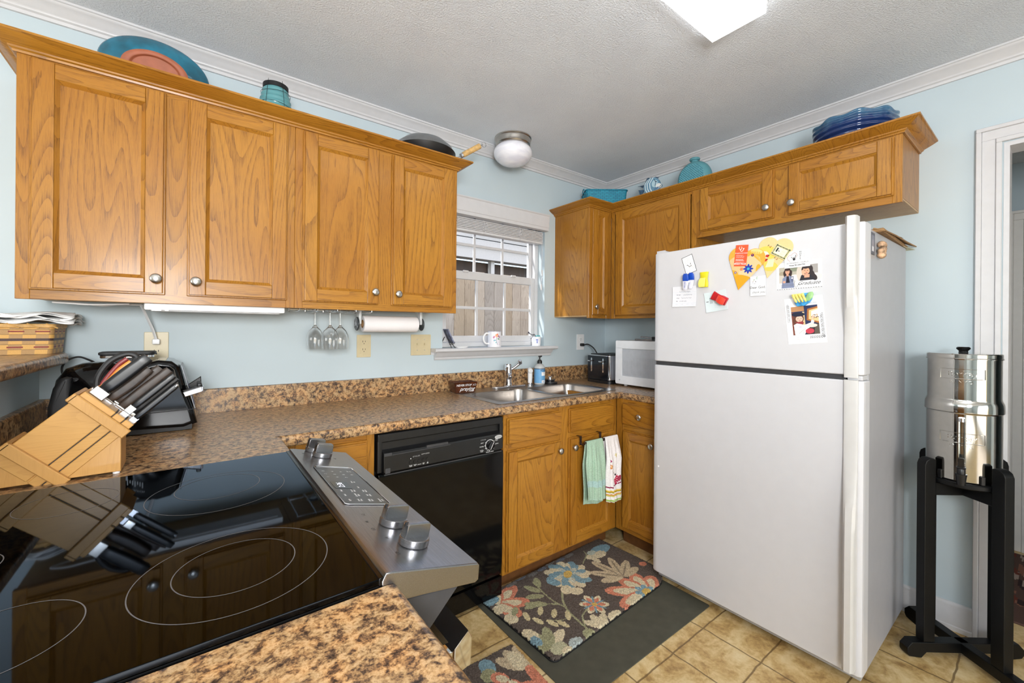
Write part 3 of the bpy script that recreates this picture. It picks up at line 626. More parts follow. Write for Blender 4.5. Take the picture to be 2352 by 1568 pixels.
# oven front
b = B(); prism(b, [(0.0, 0.10), (0.040, 0.10), (0.045, 0.76), (0.060, 0.80), (0.128, 0.866), (0.06, 0.876), (0.0, 0.882)], 'y', -HW+0.004, HW-0.004, 0.002, 1); obj('front_body', b, DARKGREY, t)
b = B(); prism(b, rrect(-HW+0.006, HW-0.006, 0.19, 0.765, 0.008, 2), 'x', 0.046, 0.078, 0.003, 2); od = obj('oven_door', b, STEEL, t)
b = B(); prism(b, rrect(-0.27, 0.27, 0.30, 0.62, 0.01, 3), 'x', 0.0785, 0.0795); obj('oven_window', b, BLACKG, od)
b = B(); prism(b, [(0.118, 0.720), (0.152, 0.726), (0.154, 0.770), (0.146, 0.785), (0.120, 0.765)], 'y', -HW+0.004, HW-0.02, 0.003, 2)
for yy in (-HW+0.008, HW-0.045): bx(b, 0.076, 0.125, yy, yy+0.024, 0.728, 0.760, 0.003, 2)
obj('oven_handle', b, CHROME, od)
b = B(); prism(b, rrect(-HW+0.006, HW-0.006, 0.03, 0.18, 0.006, 2), 'x', 0.046, 0.072, 0.003, 2); obj('storage_drawer', b, STEEL, t)

# ================================================================== dishwasher
t = thing('dishwasher', 'black built-in dishwasher under the counter', 'dishwasher', (-1.7535, -0.61, 0))
W2 = 0.3035
b = B(); bx(b, -W2+0.002, W2-0.002, 0.03, 0.58, 0.09, 0.865); bx(b, -W2, W2, 0.07, 0.09, 0.0, 0.0895); obj('body', b, BLACKP, t)
b = B(); prism(b, [(0.0, 0.12), (0.028, 0.12), (0.028, 0.71), (-0.008, 0.71), (-0.012, 0.69), (-0.008, 0.20)], 'x', -W2+0.004, W2-0.004, 0.004, 2); dr = obj('door_panel', b, BLACKG, t)
b = B(); prism(b, [(0.0, 0.02), (0.03, 0.02), (0.03, 0.108), (-0.006, 0.112), (-0.006, 0.026)], 'x', -W2+0.004, W2-0.004, 0.003, 2); obj('kick_panel', b, BLACKG, t)
b = B(); bx(b, -W2+0.002, W2-0.002, -0.004, 0.03, 0.832, 0.868, 0.006, 3); bx(b, -W2+0.002, -W2+0.022, -0.004, 0.03, 0.715, 0.84, 0.004, 2); bx(b, W2-0.022, W2-0.002, -0.004, 0.03, 0.715, 0.84, 0.004, 2)
bx(b, -W2+0.01, W2-0.01, 0.012, 0.03, 0.79, 0.84); obj('console_frame', b, BLACKP, t)
b = B(); prism(b, [(0.004, 0.708), (0.03, 0.708), (0.03, 0.808), (0.006, 0.800), (-0.014, 0.792), (-0.018, 0.785), (-0.020, 0.720), (-0.012, 0.712)], 'x', -W2+0.0225, W2-0.0225, 0.002, 2); cn = obj('control_console', b, plain('black_satin_console', (24, 24, 25), 0.3, vary=0.1), t)
b = B(); bx(b, -W2+0.023, W2-0.023, -0.0222, -0.016, 0.7085, 0.7125, 0.001, 1); bx(b, -W2+0.023, -W2+0.055, -0.019, -0.012, 0.781, 0.793, 0.001, 1); bx(b, -W2+0.055, 0.01, -0.0205, -0.018, 0.782, 0.7855, 0.0006, 1); bx(b, -0.1, 0.0, -0.0185, -0.010, 0.786, 0.797, 0.001, 1); obj('console_trim', b, DARKGREY, cn)
cm = frame((0, -0.0203, 0.752), (1, 0, 0), (0, 0, 1))
# dial
b = B(); lathe(b, [(0, 0), (0.021, 0), (0.021, 0.010), (0.018, 0.013), (0, 0.013)], 36, mat=cm @ Matrix.Translation((0.214, -0.002, 0))); bx(b, -0.004, 0.004, -0.019, 0.019, 0.012, 0.021, 0.002, 1, mat=cm @ Matrix.Translation((0.214, -0.002, 0)) @ Matrix.Rotation(-0.5, 4, 'Z')); dl = obj('dial', b, BLACKG, cn)
b = B(); bx(b, -0.0012, 0.0012, -0.018, 0.018, 0.0211, 0.0214, mat=cm @ Matrix.Translation((0.214, -0.002, 0)) @ Matrix.Rotation(-0.5, 4, 'Z')); obj('dial_pointer', b, WHITEINK, dl)
b = B(); n = 48
lathe(b, [(0.0225, 0.0), (0.0248, 0.0), (0.0248, 0.0006), (0.0225, 0.0006)], n, mat=cm @ Matrix.Translation((0.214, -0.002, 0)), a0=-2.0, a1=4.0)
for a in (150, 180, 210, 240, 30, -5, -40, 265): bx(b, 0.0258, 0.0295, -0.0011, 0.0011, 0, 0.0005, mat=cm @ Matrix.Translation((0.214, -0.002, 0)) @ Matrix.Rotation(math.radians(a), 4, 'Z'))
for x, y, s in ((0.172, 0.012, 'LIGHT'), (0.170, -0.004, 'NORMAL'), (0.170, -0.024, 'POTS &\nPANS'), (0.252, 0.016, 'RINSE\nONLY'), (0.254, -0.002, 'QUICK'), (0.214, -0.034, 'CANCEL / DRAIN')): put_text(b, s, 0.0055, cm @ Matrix.Translation((x, y, 0.0002)), bold=0.0001)
put_text(b, 'CYCLES', 0.0058, cm @ Matrix.Translation((0.178, 0.026, 0.0002)), spacing=1.5)
put_text(b, 'CYCLES', 0.0065, cm @ Matrix.Translation((-0.147, 0.010, 0.0002)), spacing=1.5); put_text(b, 'OPTIONS', 0.0065, cm @ Matrix.Translation((-0.107, 0.0135, 0.0002)), spacing=1.4)
for k, s in enumerate(('HI-TEMP\nSCRUB', 'HEATED\nDRY', 'LOCKOUT', 'RINSE\nAID', 'AIR\nDRY')): put_text(b, s, 0.0036, cm @ Matrix.Translation((-0.171+k*0.0185, -0.0255, 0.0002)), bold=0.0001)
lathe(b, [(0, 0), (0.0022, 0), (0, 0.0008)], 12, mat=cm @ Matrix.Translation((-0.171, 0.004, 0))); obj('console_lettering', b, WHITEINK, cn)
b = B()
for k in range(5): lathe(b, [(0, 0), (0.0075, 0), (0.0068, 0.0016), (0, 0.0016)], 20, mat=cm @ Matrix.Translation((-0.171+k*0.0185, -0.011, 0)))
obj('push_button', b, BLACKP, cn)
b = B(); lathe(b, [(0, 0), (1, 0), (0.96, 0.0016), (0, 0.0016)], 36, mat=cm @ Matrix.Translation((0.262, 0.028, 0)) @ Matrix.Diagonal((0.021, 0.0088, 1, 1))); bd = obj('badge', b, plain('silver_badge', (205, 206, 206), 0.3, 0.4), cn)
b = B(); put_text(b, 'Whirlpool', 0.0078, cm @ Matrix.Translation((0.262, 0.028, 0.0018)), shear=0.3); obj('badge_lettering', b, INK, bd)
b = B(); bx(b, -0.274, -0.252, -0.0008, 0.0004, -0.036, -0.014, mat=cm @ Matrix.Rotation(PI/2, 4, 'X') @ Matrix.Scale(-1, 4, (0, 1, 0))) if False else prism(b, rrect(-0.276, -0.256, -0.037, -0.017, 0.001, 1), 'z', 0, 0.0005, mat=cm); obj('rating_sticker', b, plain('grey_sticker', (64, 64, 66), 0.5), cn)

# ================================================================== refrigerator
FX, FY0, FY1 = -0.746, -0.9505, -1.7985                       # door front, far and near side
t = thing('refrigerator', 'white top-freezer refrigerator covered in magnets and photos', 'refrigerator', (-0.40, -1.3745, 0))
T = Matrix.Translation((0.40, 1.3745, 0))
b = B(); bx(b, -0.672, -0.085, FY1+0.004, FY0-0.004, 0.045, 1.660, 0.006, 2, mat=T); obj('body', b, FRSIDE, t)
b = B(); bx(b, -0.705, -0.672, FY1+0.012, FY0-0.012, 0.022, 0.062, 0.004, 2, mat=T); obj('kick_grille', b, plain('grey_plastic_grille', (170, 170, 170), 0.5), t)
b = B()
for yy in (FY0-0.05, FY1+0.05): cyl(b, (-0.62, yy, 0.0), (-0.62, yy, 0.044), 0.018, 16, mat=T); cyl(b, (-0.14, yy, 0.0), (-0.14, yy, 0.044), 0.018, 16, mat=T)
obj('foot', b, BLACKP, t)
def frdoor(name, z0, z1):
    g = B(); o = [(-0.678, FY1), (-0.722, FY1), (-0.737, FY1+0.003), (-0.7435, FY1+0.012), (FX, FY1+0.03), (FX, FY0-0.03), (-0.7435, FY0-0.012), (-0.737, FY0-0.003), (-0.722, FY0), (-0.678, FY0)]
    prism(g, o, 'z', z0, z1, 0.006, 3, mat=T); o = obj(name, g, FRIDGE, t)
    g = B(); bx(g, -0.6778, -0.6725, FY1+0.015, FY0-0.015, z0+0.012, z1-0.012, mat=T); obj('door_gasket', g, plain('grey_gasket', (150, 150, 152), 0.6), o); return o
fd = frdoor('freezer_door', 1.127, 1.675); rd = frdoor('fridge_door', 0.056, 1.108)
g = B(); bx(g, -0.735, -0.68, FY0-0.012, FY0-0.055, 1.6752, 1.684, 0.003, 2, mat=T); bx(g, -0.74, -0.675, FY1+0.006, FY1+0.05, 1.1088, 1.1262, 0.003, 2, mat=T); obj('hinge_cover', g, FRIDGE, t)
g = B(); bx(g, -0.735, -0.675, FY0-0.01, FY1+0.055, 1.1092, 1.1258, mat=T); obj('door_gap_gasket', g, DARKGREY, t)
def handle(parent, ztop, zbot, zend, badge):
    """wide flat grip along the opening edge, thick at the grip and thinning to a strip"""
    g = B(); n = 40; y0, y1 = FY1+0.016, FY1+0.050; rows = []
    zg = ztop if not badge else zbot
    for i in range(n+1):
        s = i/n; z = zbot+(ztop-zbot)*s; d = (1-s) if badge else s   # distance from the grip end
        k = 0.5-0.5*math.cos(PI*min(1, max(0, (0.78-abs(d))/0.40))) if True else 0
        grip = k
        out = 0.010+0.034*grip; yin = y1+0.006*(1-grip)
        rows.append([(FX-0.0005, yin, z), (FX-out*0.75, yin, z), (FX-out, yin-0.008, z), (FX-out, y0+0.008, z), (FX-out*0.75, y0, z), (FX-0.0005, y0, z)])
    V = [[g.verts.new(T @ Vector(p)) for p in r] for r in rows]
    for i in range(n):
        for j in range(6): g.faces.new((V[i][j], V[i][(j+1) % 6], V[i+1][(j+1) % 6], V[i+1][j])).smooth = True
    g.faces.new(V[0][::-1]); g.faces.new(V[-1]); bmesh.ops.recalc_face_normals(g, faces=g.faces[:])
    return obj('handle', g, plain('white_handle_plastic', (206, 205, 203), 0.3, vary=0.008), parent, 40)
hd = handle(fd, 1.692, 1.118, 0, True); h2 = handle(rd, 1.110, 0.085, 0, False)
bm_ = frame(T @ Vector((FX-0.0142, FY1+0.033, 1.5515)), (0, -1, 0), (0, 0, 1))
b = B(); prism(b, rrect(-0.0165, 0.0165, -0.0055, 0.0055, 0.0008, 1), 'z', 0, 0.004, mat=bm_); bd = obj('badge', b, plain('grey_badge', (120, 122, 126), 0.3, 0.5), hd)
b = B(); put_text(b, 'KENMORE', 0.0062, bm_ @ Matrix.Translation((0, 0, 0.0043)), bold=0.0001); obj('badge_lettering', b, INK, bd)
b = B(); lathe(b, [(0, 0.004), (0.004, 0.003), (0.005, 0), (0, 0)], 16, mat=frame(T @ Vector((FX-0.0004, -0.984, 0.594)), (0, -1, 0), (0, 0, 1))); obj('hole_plug', b, WHITEP, rd)

# ---- things on the freezer door: local frame with x to the right (world -y), y up
def FM(y, z, rot=0.0, lift=0.0): return frame((FX-0.0007-lift, y, z), (0, -math.cos(rot), math.sin(rot)), (0, math.sin(rot), math.cos(rot)))
def on_fridge(name, label, cat, y, z, rot=0.0, lift=0.0, group=None):
    o = D.objects.new(name, None); o.empty_display_size = 0.02; COL.objects.link(o); o.matrix_world = FM(y, z, rot, lift); return tag(o, label, cat, group)
def scribble(c, x0, x1, y, amp, col, w, n=40, ph=0.0):
    pts = [(x0+(x1-x0)*i/n, y+amp*math.sin(i*1.9+ph)*(0.5+0.5*math.sin(i*0.7+ph*2))) for i in range(n+1)]; c.line(pts, w, col)
def card(name, label, cat, y, z, w, h, rot=0.0, lift=0.0, res=0.0012, bg=(246, 246, 246), paint=None, group=None, curl=0.0, thick=0.0005, mask=None):
    """printed sheet; (y, z): centre on the door"""
    o = on_fridge(name, label, cat, y, z, rot, lift, group); c = Canvas(w, h, res, bg)
    if paint: paint(c)
    if mask: c.mask = mask(c)
    c.obj('sheet', PRINT, o, lambda x, yy: (x-w/2, yy-h/2, curl*((x/w-0.5)**2*2+(yy/h-0.5)**2*2)), thick); return o
def p_note(c):
    w, h = c.w, c.h; c.rect(0, w, 0, h, (40, 40, 42)); c.rect(0.002, w-0.002, 0.002, h-0.002, (248, 248, 246))
    for k in range(5): scribble(c, 0.008, w-0.010-0.004*(k % 2), h-0.010-0.006*k, 0.0007, (120, 120, 120), 0.0006, 30, k)
    for a, x, y in ((150, 0.020, 0.042), (60, 0.036, 0.044), (110, 0.026, 0.034), (30, 0.034, 0.033)): c.ell(x, y, 0.005, 0.0016, (50, 48, 48), a)
    for k in range(5): scribble(c, 0.036, w-0.007, 0.036-0.0042*k, 0.0006, (130, 110, 110), 0.0006, 18, k*2)
card('note', 'small white note with a black border tucked under the blue clip', 'note', -1.141, 1.598, 0.056, 0.086, math.radians(17), 0.0, 0.0007, paint=p_note)
def p_letter(c):
    w, h = c.w, c.h
    for k in range(8): c.rect(0, w, h-0.018-0.0105*k, h-0.0175-0.0105*k, (214, 222, 232))
    for k, (x0, x1) in enumerate(((0.035, 0.09), (0.02, 0.042), (0.055, 0.10), (0.02, 0.036), (0.046, 0.098), (0.02, 0.026), (0.036, 0.072))): scribble(c, x0, x1, h-(0.026, 0.040, 0.041, 0.056, 0.056, 0.071, 0.071)[k], 0.0028, (110, 110, 122), 0.0009, 22, k*1.7)
    scribble(c, 0.015, 0.11, 0.012, 0.0008, (190, 190, 205), 0.0006, 30)
card('letter', 'white handwritten letter below the blue clip, at the left of the freezer door', 'paper', -1.119, 1.446, 0.122, 0.098, math.radians(-1), 0.0, 0.0012, (228, 229, 234), p_letter, curl=0.006)
def p_receipt(c):
    w, h = c.w, c.h; put = (120, 130, 134)
    c.rect(0.006, 0.010, h*0.52, h*0.56, (30, 30, 32)); c.rect(0.011, 0.016, h*0.52, h*0.55, (30, 30, 32))
    for k in range(6): c.rect(0.022+0.0022*k, 0.023+0.0022*k, h*0.42, h*0.72, put)
    for k in range(7): c.rect(0.04, 0.085-0.004*(k % 3), 0.016+0.005*k, 0.0165+0.005*k, (196, 206, 212))
card('slip', 'pale greenish paper slip held by the red clip', 'paper', -1.272, 1.416, 0.100, 0.090, math.radians(7.5), 0.0, 0.001, (212, 224, 226), p_receipt, curl=0.004)
# hearts
def heart_mask(ax, ay, lobes, tip):
    return None
def heart(name, label, y, z, w, h, rot, paint, lift, bulge=0.0):
    o = on_fridge(name, label, 'decoration', y, z, rot, lift, 'yellow paper hearts'); c = Canvas(w, h, 0.0008, (226, 164, 62)); paint(c)
    X = (c.X-w/2)/(w/2); Y = (c.Y-h/2)/(h/2)
    r = w*0.285; cy = h-r; tip = (w/2, 0.0); m = np.zeros_like(c.mask)
    for cx, sg in ((r, -1), (w-r, 1)):
        m |= ((c.X-cx)**2+(c.Y-cy)**2) <= r*r
        dx, dy = cx-tip[0], cy-tip[1]; L = math.hypot(dx, dy); al = math.atan2(dy, dx); be = math.asin(r/L); ta = al-sg*be; tl = math.sqrt(L*L-r*r); tp = (tip[0]+tl*math.cos(ta), tip[1]+tl*math.sin(ta))
        m |= c.inpoly([tip, tp, (cx, cy), (w/2, cy)]) if sg > 0 else c.inpoly([tip, (w/2, cy), (cx, cy), tp])
    c.mask = m; c.obj('paper_heart', PRINT, o, lambda x, yy: (x-w/2, yy-h/2, 0.002), 0.0006); return o
def flower(c, x, y, r, n, col, cen, cr):
    for k in range(n): c.petal(x, y, 360*k/n+10, r, r*0.42, col)
    c.ell(x, y, cr, cr, cen)
def p_h1(c):
    w, h = c.w, c.h; c.ell(w*0.42, h*0.55, w*0.40, h*0.26, (226, 184, 132)); c.ell(w*0.7, h*0.62, w*0.24, h*0.24, (228, 190, 142)); c.ell(w*0.62, h*0.42, w*0.22, h*0.14, (230, 194, 150))
    c.ell(w*0.5, h*0.12, w*0.5, h*0.24, (232, 158, 30)); c.ell(w*0.22, h*0.36, w*0.16, h*0.08, (234, 168, 40)); c.ell(w*0.92, h*0.50, w*0.08, h*0.16, (234, 166, 40), 20); c.ell(w*0.72, h*0.93, w*0.16, h*0.06, (234, 204, 132))
    for k in range(6): c.line([(w*(0.55+0.05*k), h*0.92), (w*(0.72+0.04*k), h*0.80-0.004*k)], 0.003, (234, 166, 42))
    flower(c, w*0.62, h*0.52, 0.021, 8, (30, 58, 160), (60, 170, 200), 0.0055); flower(c, w*0.44, h*0.49, 0.0075, 6, (214, 66, 44), (240, 200, 80), 0.002); flower(c, w*0.30, h*0.39, 0.0065, 7, (84, 78, 130), (220, 210, 220), 0.002); c.ell(w*0.64, h*0.84, 0.006, 0.006, (64, 30, 100)); c.ell(w*0.635, h*0.845, 0.002, 0.002, (220, 120, 60))
def p_h2(c):
    w, h = c.w, c.h; c.put(np.ones_like(c.mask), (226, 196, 140)); c.ell(w*0.30, h*0.62, w*0.30, h*0.16, (236, 198, 88)); c.ell(w*0.62, h*0.66, w*0.2, h*0.06, (236, 190, 74)); c.ell(w*0.46, h*0.30, w*0.26, h*0.12, (236, 194, 88)); c.ell(w*0.24, h*0.55, w*0.13, h*0.10, (226, 220, 202)); c.poly([(w*0.36, h*0.26), (w*0.58, h*0.30), (w*0.56, h*0.48), (w*0.40, h*0.46)], (206, 216, 176))
    for x, y, k in ((0.33, 0.54, 1), (0.31, 0.44, 1)): c.ell(w*x, h*y, 0.0065, 0.0060, (204, 58, 34)); c.line([(w*x-0.005, h*y+0.004), (w*x+0.005, h*y-0.004)], 0.001, (40, 22, 20)); c.ell(w*x+0.005, h*y+0.004, 0.0026, 0.0022, (40, 22, 20)); c.ell(w*x-0.002, h*y-0.002, 0.001, 0.001, (40, 22, 20))
    for x, y in ((0.32, 0.78), (0.62, 0.74), (0.60, 0.50)):
        for k in range(5): c.ell(w*x+0.006*math.cos(k*2.4), h*y+0.004*math.sin(k*1.7), 0.0022, 0.0013, ((110, 50, 30), (60, 40, 30), (190, 120, 60))[k % 3], k*50)
heart('paper_heart', 'pale yellow paper heart with ladybug stickers, the one further right', -1.503, 1.580, 0.128, 0.165, math.radians(-14), p_h2, 0.0)
heart('paper_heart', 'orange-yellow painted paper heart with a blue flower sticker, the one further left', -1.392, 1.548, 0.150, 0.182, math.radians(-14), p_h1, 0.0022)
STET = lambda c: None
def p_red(c):
    w, h = c.w, c.h; wh = (250, 246, 242)
    c.line([(w*0.42+0.013*math.cos(a)*0.5-0.002, h-0.014+0.012*math.sin(a)*0.6) for a in [PI*0.9+k*PI*1.2/12*0 for k in range(1)]], 0.001, wh) if False else None
    c.line([(0.016, h-0.008), (0.014, h-0.014), (0.018, h-0.019), (0.023, h-0.019), (0.026, h-0.013), (0.024, h-0.008)], 0.0017, wh); c.line([(0.0205, h-0.019), (0.021, h-0.025), (0.026, h-0.028), (0.031, h-0.025), (0.0325, h-0.018)], 0.0017, wh); c.ell(0.0332, h-0.0165, 0.0026, 0.0026, wh)
    for k, (a, d) in enumerate(((0.044, 0.020), (0.049, 0.026), (0.054, 0.024), (0.063, 0.022), (0.067, 0.026), (0.074, 0.028), (0.078, 0.022))): scribble(c, 0.005, 0.014+d, h-a, 0.0008, wh, 0.0011 if k in (3, 4) else 0.0006, 40, k)
o = card('business_card', 'red-orange card with a white stethoscope pinned over the painted heart', 'card', -1.3815, 1.607, 0.051, 0.091, math.radians(-6), 0.0058, 0.0007, (226, 88, 50), p_red)
b = B(); put_text(b, 'No appointment needed', 0.0052, Matrix.Translation((0, 0.0105, 0.0004)), bold=0.00015); put_text(b, 'FAST PACE', 0.0086, Matrix.Translation((0.003, -0.036, 0.0004)), bold=0.0003); put_text(b, '+', 0.013, Matrix.Translation((-0.022, -0.036, 0.0004)), bold=0.0006); obj('lettering', b, WHITEINK, o)
def p_cert(c):
    w, h = c.w, c.h
    for k in range(14): c.rect(0.003+k*w/14*0.96, 0.006+k*w/14*0.96, 0.003, 0.007, (40, 52, 44)); c.rect(0.003+k*w/14*0.96, 0.006+k*w/14*0.96, h-0.007, h-0.003, (40, 52, 44))
    for k in range(8): c.rect(0.003, 0.007, 0.006+k*h/9, 0.009+k*h/9, (40, 52, 44)); c.rect(w-0.007, w-0.003, 0.006+k*h/9, 0.009+k*h/9, (40, 52, 44))
    c.rect(0.0095, w-0.0095, 0.0095, h-0.0095, (240, 232, 204)); c.rect(0.012, 0.018, 0.016, 0.033, (34, 46, 50)); c.rect(0.021, 0.026, 0.021, 0.024, (30, 30, 30))
    for k in range(6): scribble(c, 0.033, w-0.014, 0.014+0.0035*k, 0.0006, (170, 150, 120), 0.0005, 20, k)
card('fridge_magnet', 'cream rectangular magnet with a green checked border, tilted over the pale heart', 'magnet', -1.5335, 1.602, 0.062, 0.046, math.radians(-33), 0.0045, 0.0008, (206, 200, 150), p_cert, thick=0.003)
# cards on the right of the door
def person(c, x, y, s, skin, hair, top, tilt=0.0):
    c.ell(x, y-0.010*s, 0.0125*s, 0.018*s, hair); c.ell(x-0.006*s, y-0.014*s, 0.006*s, 0.014*s, hair, 15); c.ell(x+0.007*s, y-0.014*s, 0.006*s, 0.015*s, hair, -15)
    c.poly([(x-0.019*s, y-0.06*s), (x-0.015*s, y-0.026*s), (x-0.006*s, y-0.017*s), (x+0.006*s, y-0.017*s), (x+0.016*s, y-0.026*s), (x+0.020*s, y-0.06*s)], top)
    c.poly([(x-0.004*s, y-0.02*s), (x+0.004*s, y-0.02*s), (x+0.003*s, y-0.008*s), (x-0.003*s, y-0.008*s)], tuple(v*0.9 for v in skin)); c.ell(x, y-0.004*s, 0.0066*s, 0.0088*s, skin, tilt)
    c.ell(x, y+0.0045*s, 0.0085*s, 0.0052*s, hair, tilt)
    for d in (-0.0026, 0.0026): c.ell(x+d*s, y-0.0028*s, 0.0012*s, 0.0007*s, (50, 34, 30))
    c.ell(x, y-0.0088*s, 0.0022*s, 0.0008*s, (180, 90, 80)); c.ell(x, y-0.0058*s, 0.0007*s, 0.0012*s, tuple(v*0.85 for v in skin))
def p_grad(c):
    w, h = c.w, c.h; a0, a1, b0, b1 = 0.010, 0.075, 0.026, 0.088
    c.rect(a0, a1, b0, b1, (196, 188, 176)); c.rect(a0, a1, b0+0.030, b1, (176, 170, 154)); c.rect(a0+0.040, a1, b0+0.042, b1, (134, 140, 120)); c.ell(a0+0.012, b0+0.038, 0.012, 0.008, (160, 150, 128)); c.ell(a1-0.010, b0+0.012, 0.016, 0.018, (232, 230, 226))
    person(c, a0+0.030, b0+0.048, 1.15, (214, 160, 132), (52, 36, 34), (122, 132, 160)); c.poly([(a0+0.024, b0), (a0+0.027, b0+0.026), (a0+0.034, b0+0.026), (a0+0.038, b0)], (34, 36, 54)); c.poly([(a0+0.042, b0+0.008), (a0+0.042, b0+0.024), (a0+0.051, b0+0.024), (a0+0.050, b0+0.006)], (84, 90, 120)); c.ell(a0+0.046, b0+0.017, 0.003, 0.004, (214, 216, 226)); c.ell(a0+0.018, b0+0.004, 0.005, 0.005, (206, 156, 130))
    a0, a1, b0, b1 = 0.077, 0.142, 0.030, 0.090
    c.rect(a0, a1, b0, b1, (190, 184, 176)); c.rect(a0+0.034, a1, b0+0.02, b1, (160, 156, 152)); c.ell(a0+0.006, b0+0.03, 0.012, 0.03, (206, 196, 184)); c.ell(a1-0.006, b0+0.012, 0.02, 0.014, (226, 218, 212))
    hair = (48, 40, 42); c.ell(a0+0.030, b0+0.042, 0.019, 0.019, hair); c.ell(a0+0.044, b0+0.022, 0.010, 0.024, hair, 22); c.ell(a0+0.052, b0+0.010, 0.009, 0.014, hair, 30); c.poly([(a0+0.004, b0), (a0+0.010, b0+0.02), (a0+0.018, b0+0.026), (a0+0.044, b0+0.018), (a0+0.058, b0)], (36, 36, 44)); c.poly([(a0+0.020, b0+0.010), (a0+0.020, b0+0.024), (a0+0.038, b0+0.022), (a0+0.037, b0+0.010)], (216, 160, 132)); c.ell(a0+0.027, b0+0.037, 0.0105, 0.0135, (222, 166, 134), 18); c.ell(a0+0.030, b0+0.051, 0.013, 0.006, hair, 15); c.ell(a0+0.016, b0+0.030, 0.0045, 0.011, (226, 172, 142), 12)
    for x, y in ((0.022, 0.039), (0.031, 0.037)): c.ell(a0+x, b0+y, 0.0021, 0.0011, (46, 30, 28), 10)
    c.ell(a0+0.028, b0+0.0285, 0.0034, 0.0013, (176, 84, 76), 12); c.ell(a0+0.026, b0+0.0335, 0.001, 0.002, (190, 134, 108))
    for k in range(19): c.rect(0.002+k*0.0082, 0.0065+k*0.0082, 0.0, 0.0016, (60, 60, 62))
o = card('graduation_card', 'white graduation announcement with two portrait photos, on the freezer door', 'card', -1.594, 1.503, 0.154, 0.106, math.radians(1.0), 0.0, 0.0006, (240, 240, 241), p_grad)
b = B(); put_text(b, 'CLASS OF 2022', 0.0058, Matrix.Translation((-0.042, -0.037, 0.0006)), spacing=1.5); obj('lettering', b, GREYINK, o)
b = B(); put_text(b, 'Graduate', 0.0195, Matrix.Translation((0.034, -0.034, 0.0006)), shear=0.5); tube(b, [(-0.024, -0.024, 0.0006), (-0.012, -0.021, 0.0006), (-0.014, -0.034, 0.0006), (-0.008, -0.049, 0.0006), (0.004, -0.030, 0.0006)], 0.0005, 5, 5); obj('script_lettering', b, INK, o)
def p_hope(c):
    w, h = c.w, c.h; br = (150, 84, 62)
    c.line([(0.020, 0.026), (0.012, 0.033), (0.011, 0.043), (0.017, 0.050), (0.024, 0.049), (0.028, 0.055), (0.036, 0.059), (0.043, 0.054), (0.044, 0.045), (0.041, 0.038)], 0.0013, br); c.ell(0.034, 0.033, 0.0048, 0.005, (42, 38, 40)); c.line([(0.030, 0.036), (0.024, 0.043)], 0.0018, (42, 38, 40)); c.line([(0.037, 0.035), (0.040, 0.049)], 0.0022, (42, 38, 40)); c.ell(0.0335, 0.0395, 0.0018, 0.002, (42, 38, 40))
    for k in range(4): scribble(c, 0.060, 0.072+0.004*k, 0.058-0.0085*k, 0.0007, (150, 150, 155), 0.0006, 16, k)
o = card('church_card', 'white card with a heart outline and raised-arms figure above the two portraits', 'card', -1.590, 1.566, 0.088, 0.066, math.radians(1), 0.0024, 0.0006, (238, 238, 239), p_hope)
b = B()
for k, s in enumerate('HOPE'): put_text(b, s, 0.0098, Matrix.Translation((0.0115, 0.026-0.0085*k, 0.0006)), bold=0.0001)
put_text(b, 'ATTENDING CHURCH', 0.0074, Matrix.Translation((0.002, -0.015, 0.0006))); put_text(b, 'Phone: 901-634-7724', 0.0062, Matrix.Translation((0.0, -0.024, 0.0006)), bold=0.00022); obj('lettering', b, DARKGREY, o)
def p_dear(c):
    for k, (x, y, cl) in enumerate(((0.012, 0.062, (190, 180, 176)), (0.016, 0.068, (160, 176, 150)), (0.022, 0.060, (150, 150, 150)), (0.026, 0.072, (160, 190, 170)), (0.018, 0.052, (190, 190, 196)), (0.027, 0.078, (170, 190, 160)), (0.011, 0.056, (190, 190, 200)))): c.ell(x, y, 0.0036, 0.0022, cl, 40+k*37)
o = card('greeting_card', 'small white card reading Dear God thank you, at the tip of the hearts', 'card', -1.449, 1.471, 0.060, 0.082, math.radians(0.5), 0.0052, 0.0006, (238, 238, 239), p_dear, thick=0.002)
b = B(); put_text(b, 'Dear God.', 0.0142, Matrix.Translation((0, -0.006, 0.0006))); obj('lettering', b, INK, o)
b = B(); put_text(b, 'thank you', 0.0125, Matrix.Translation((0.003, -0.026, 0.0006)), shear=0.4); obj('script_lettering', b, GREYINK, o)
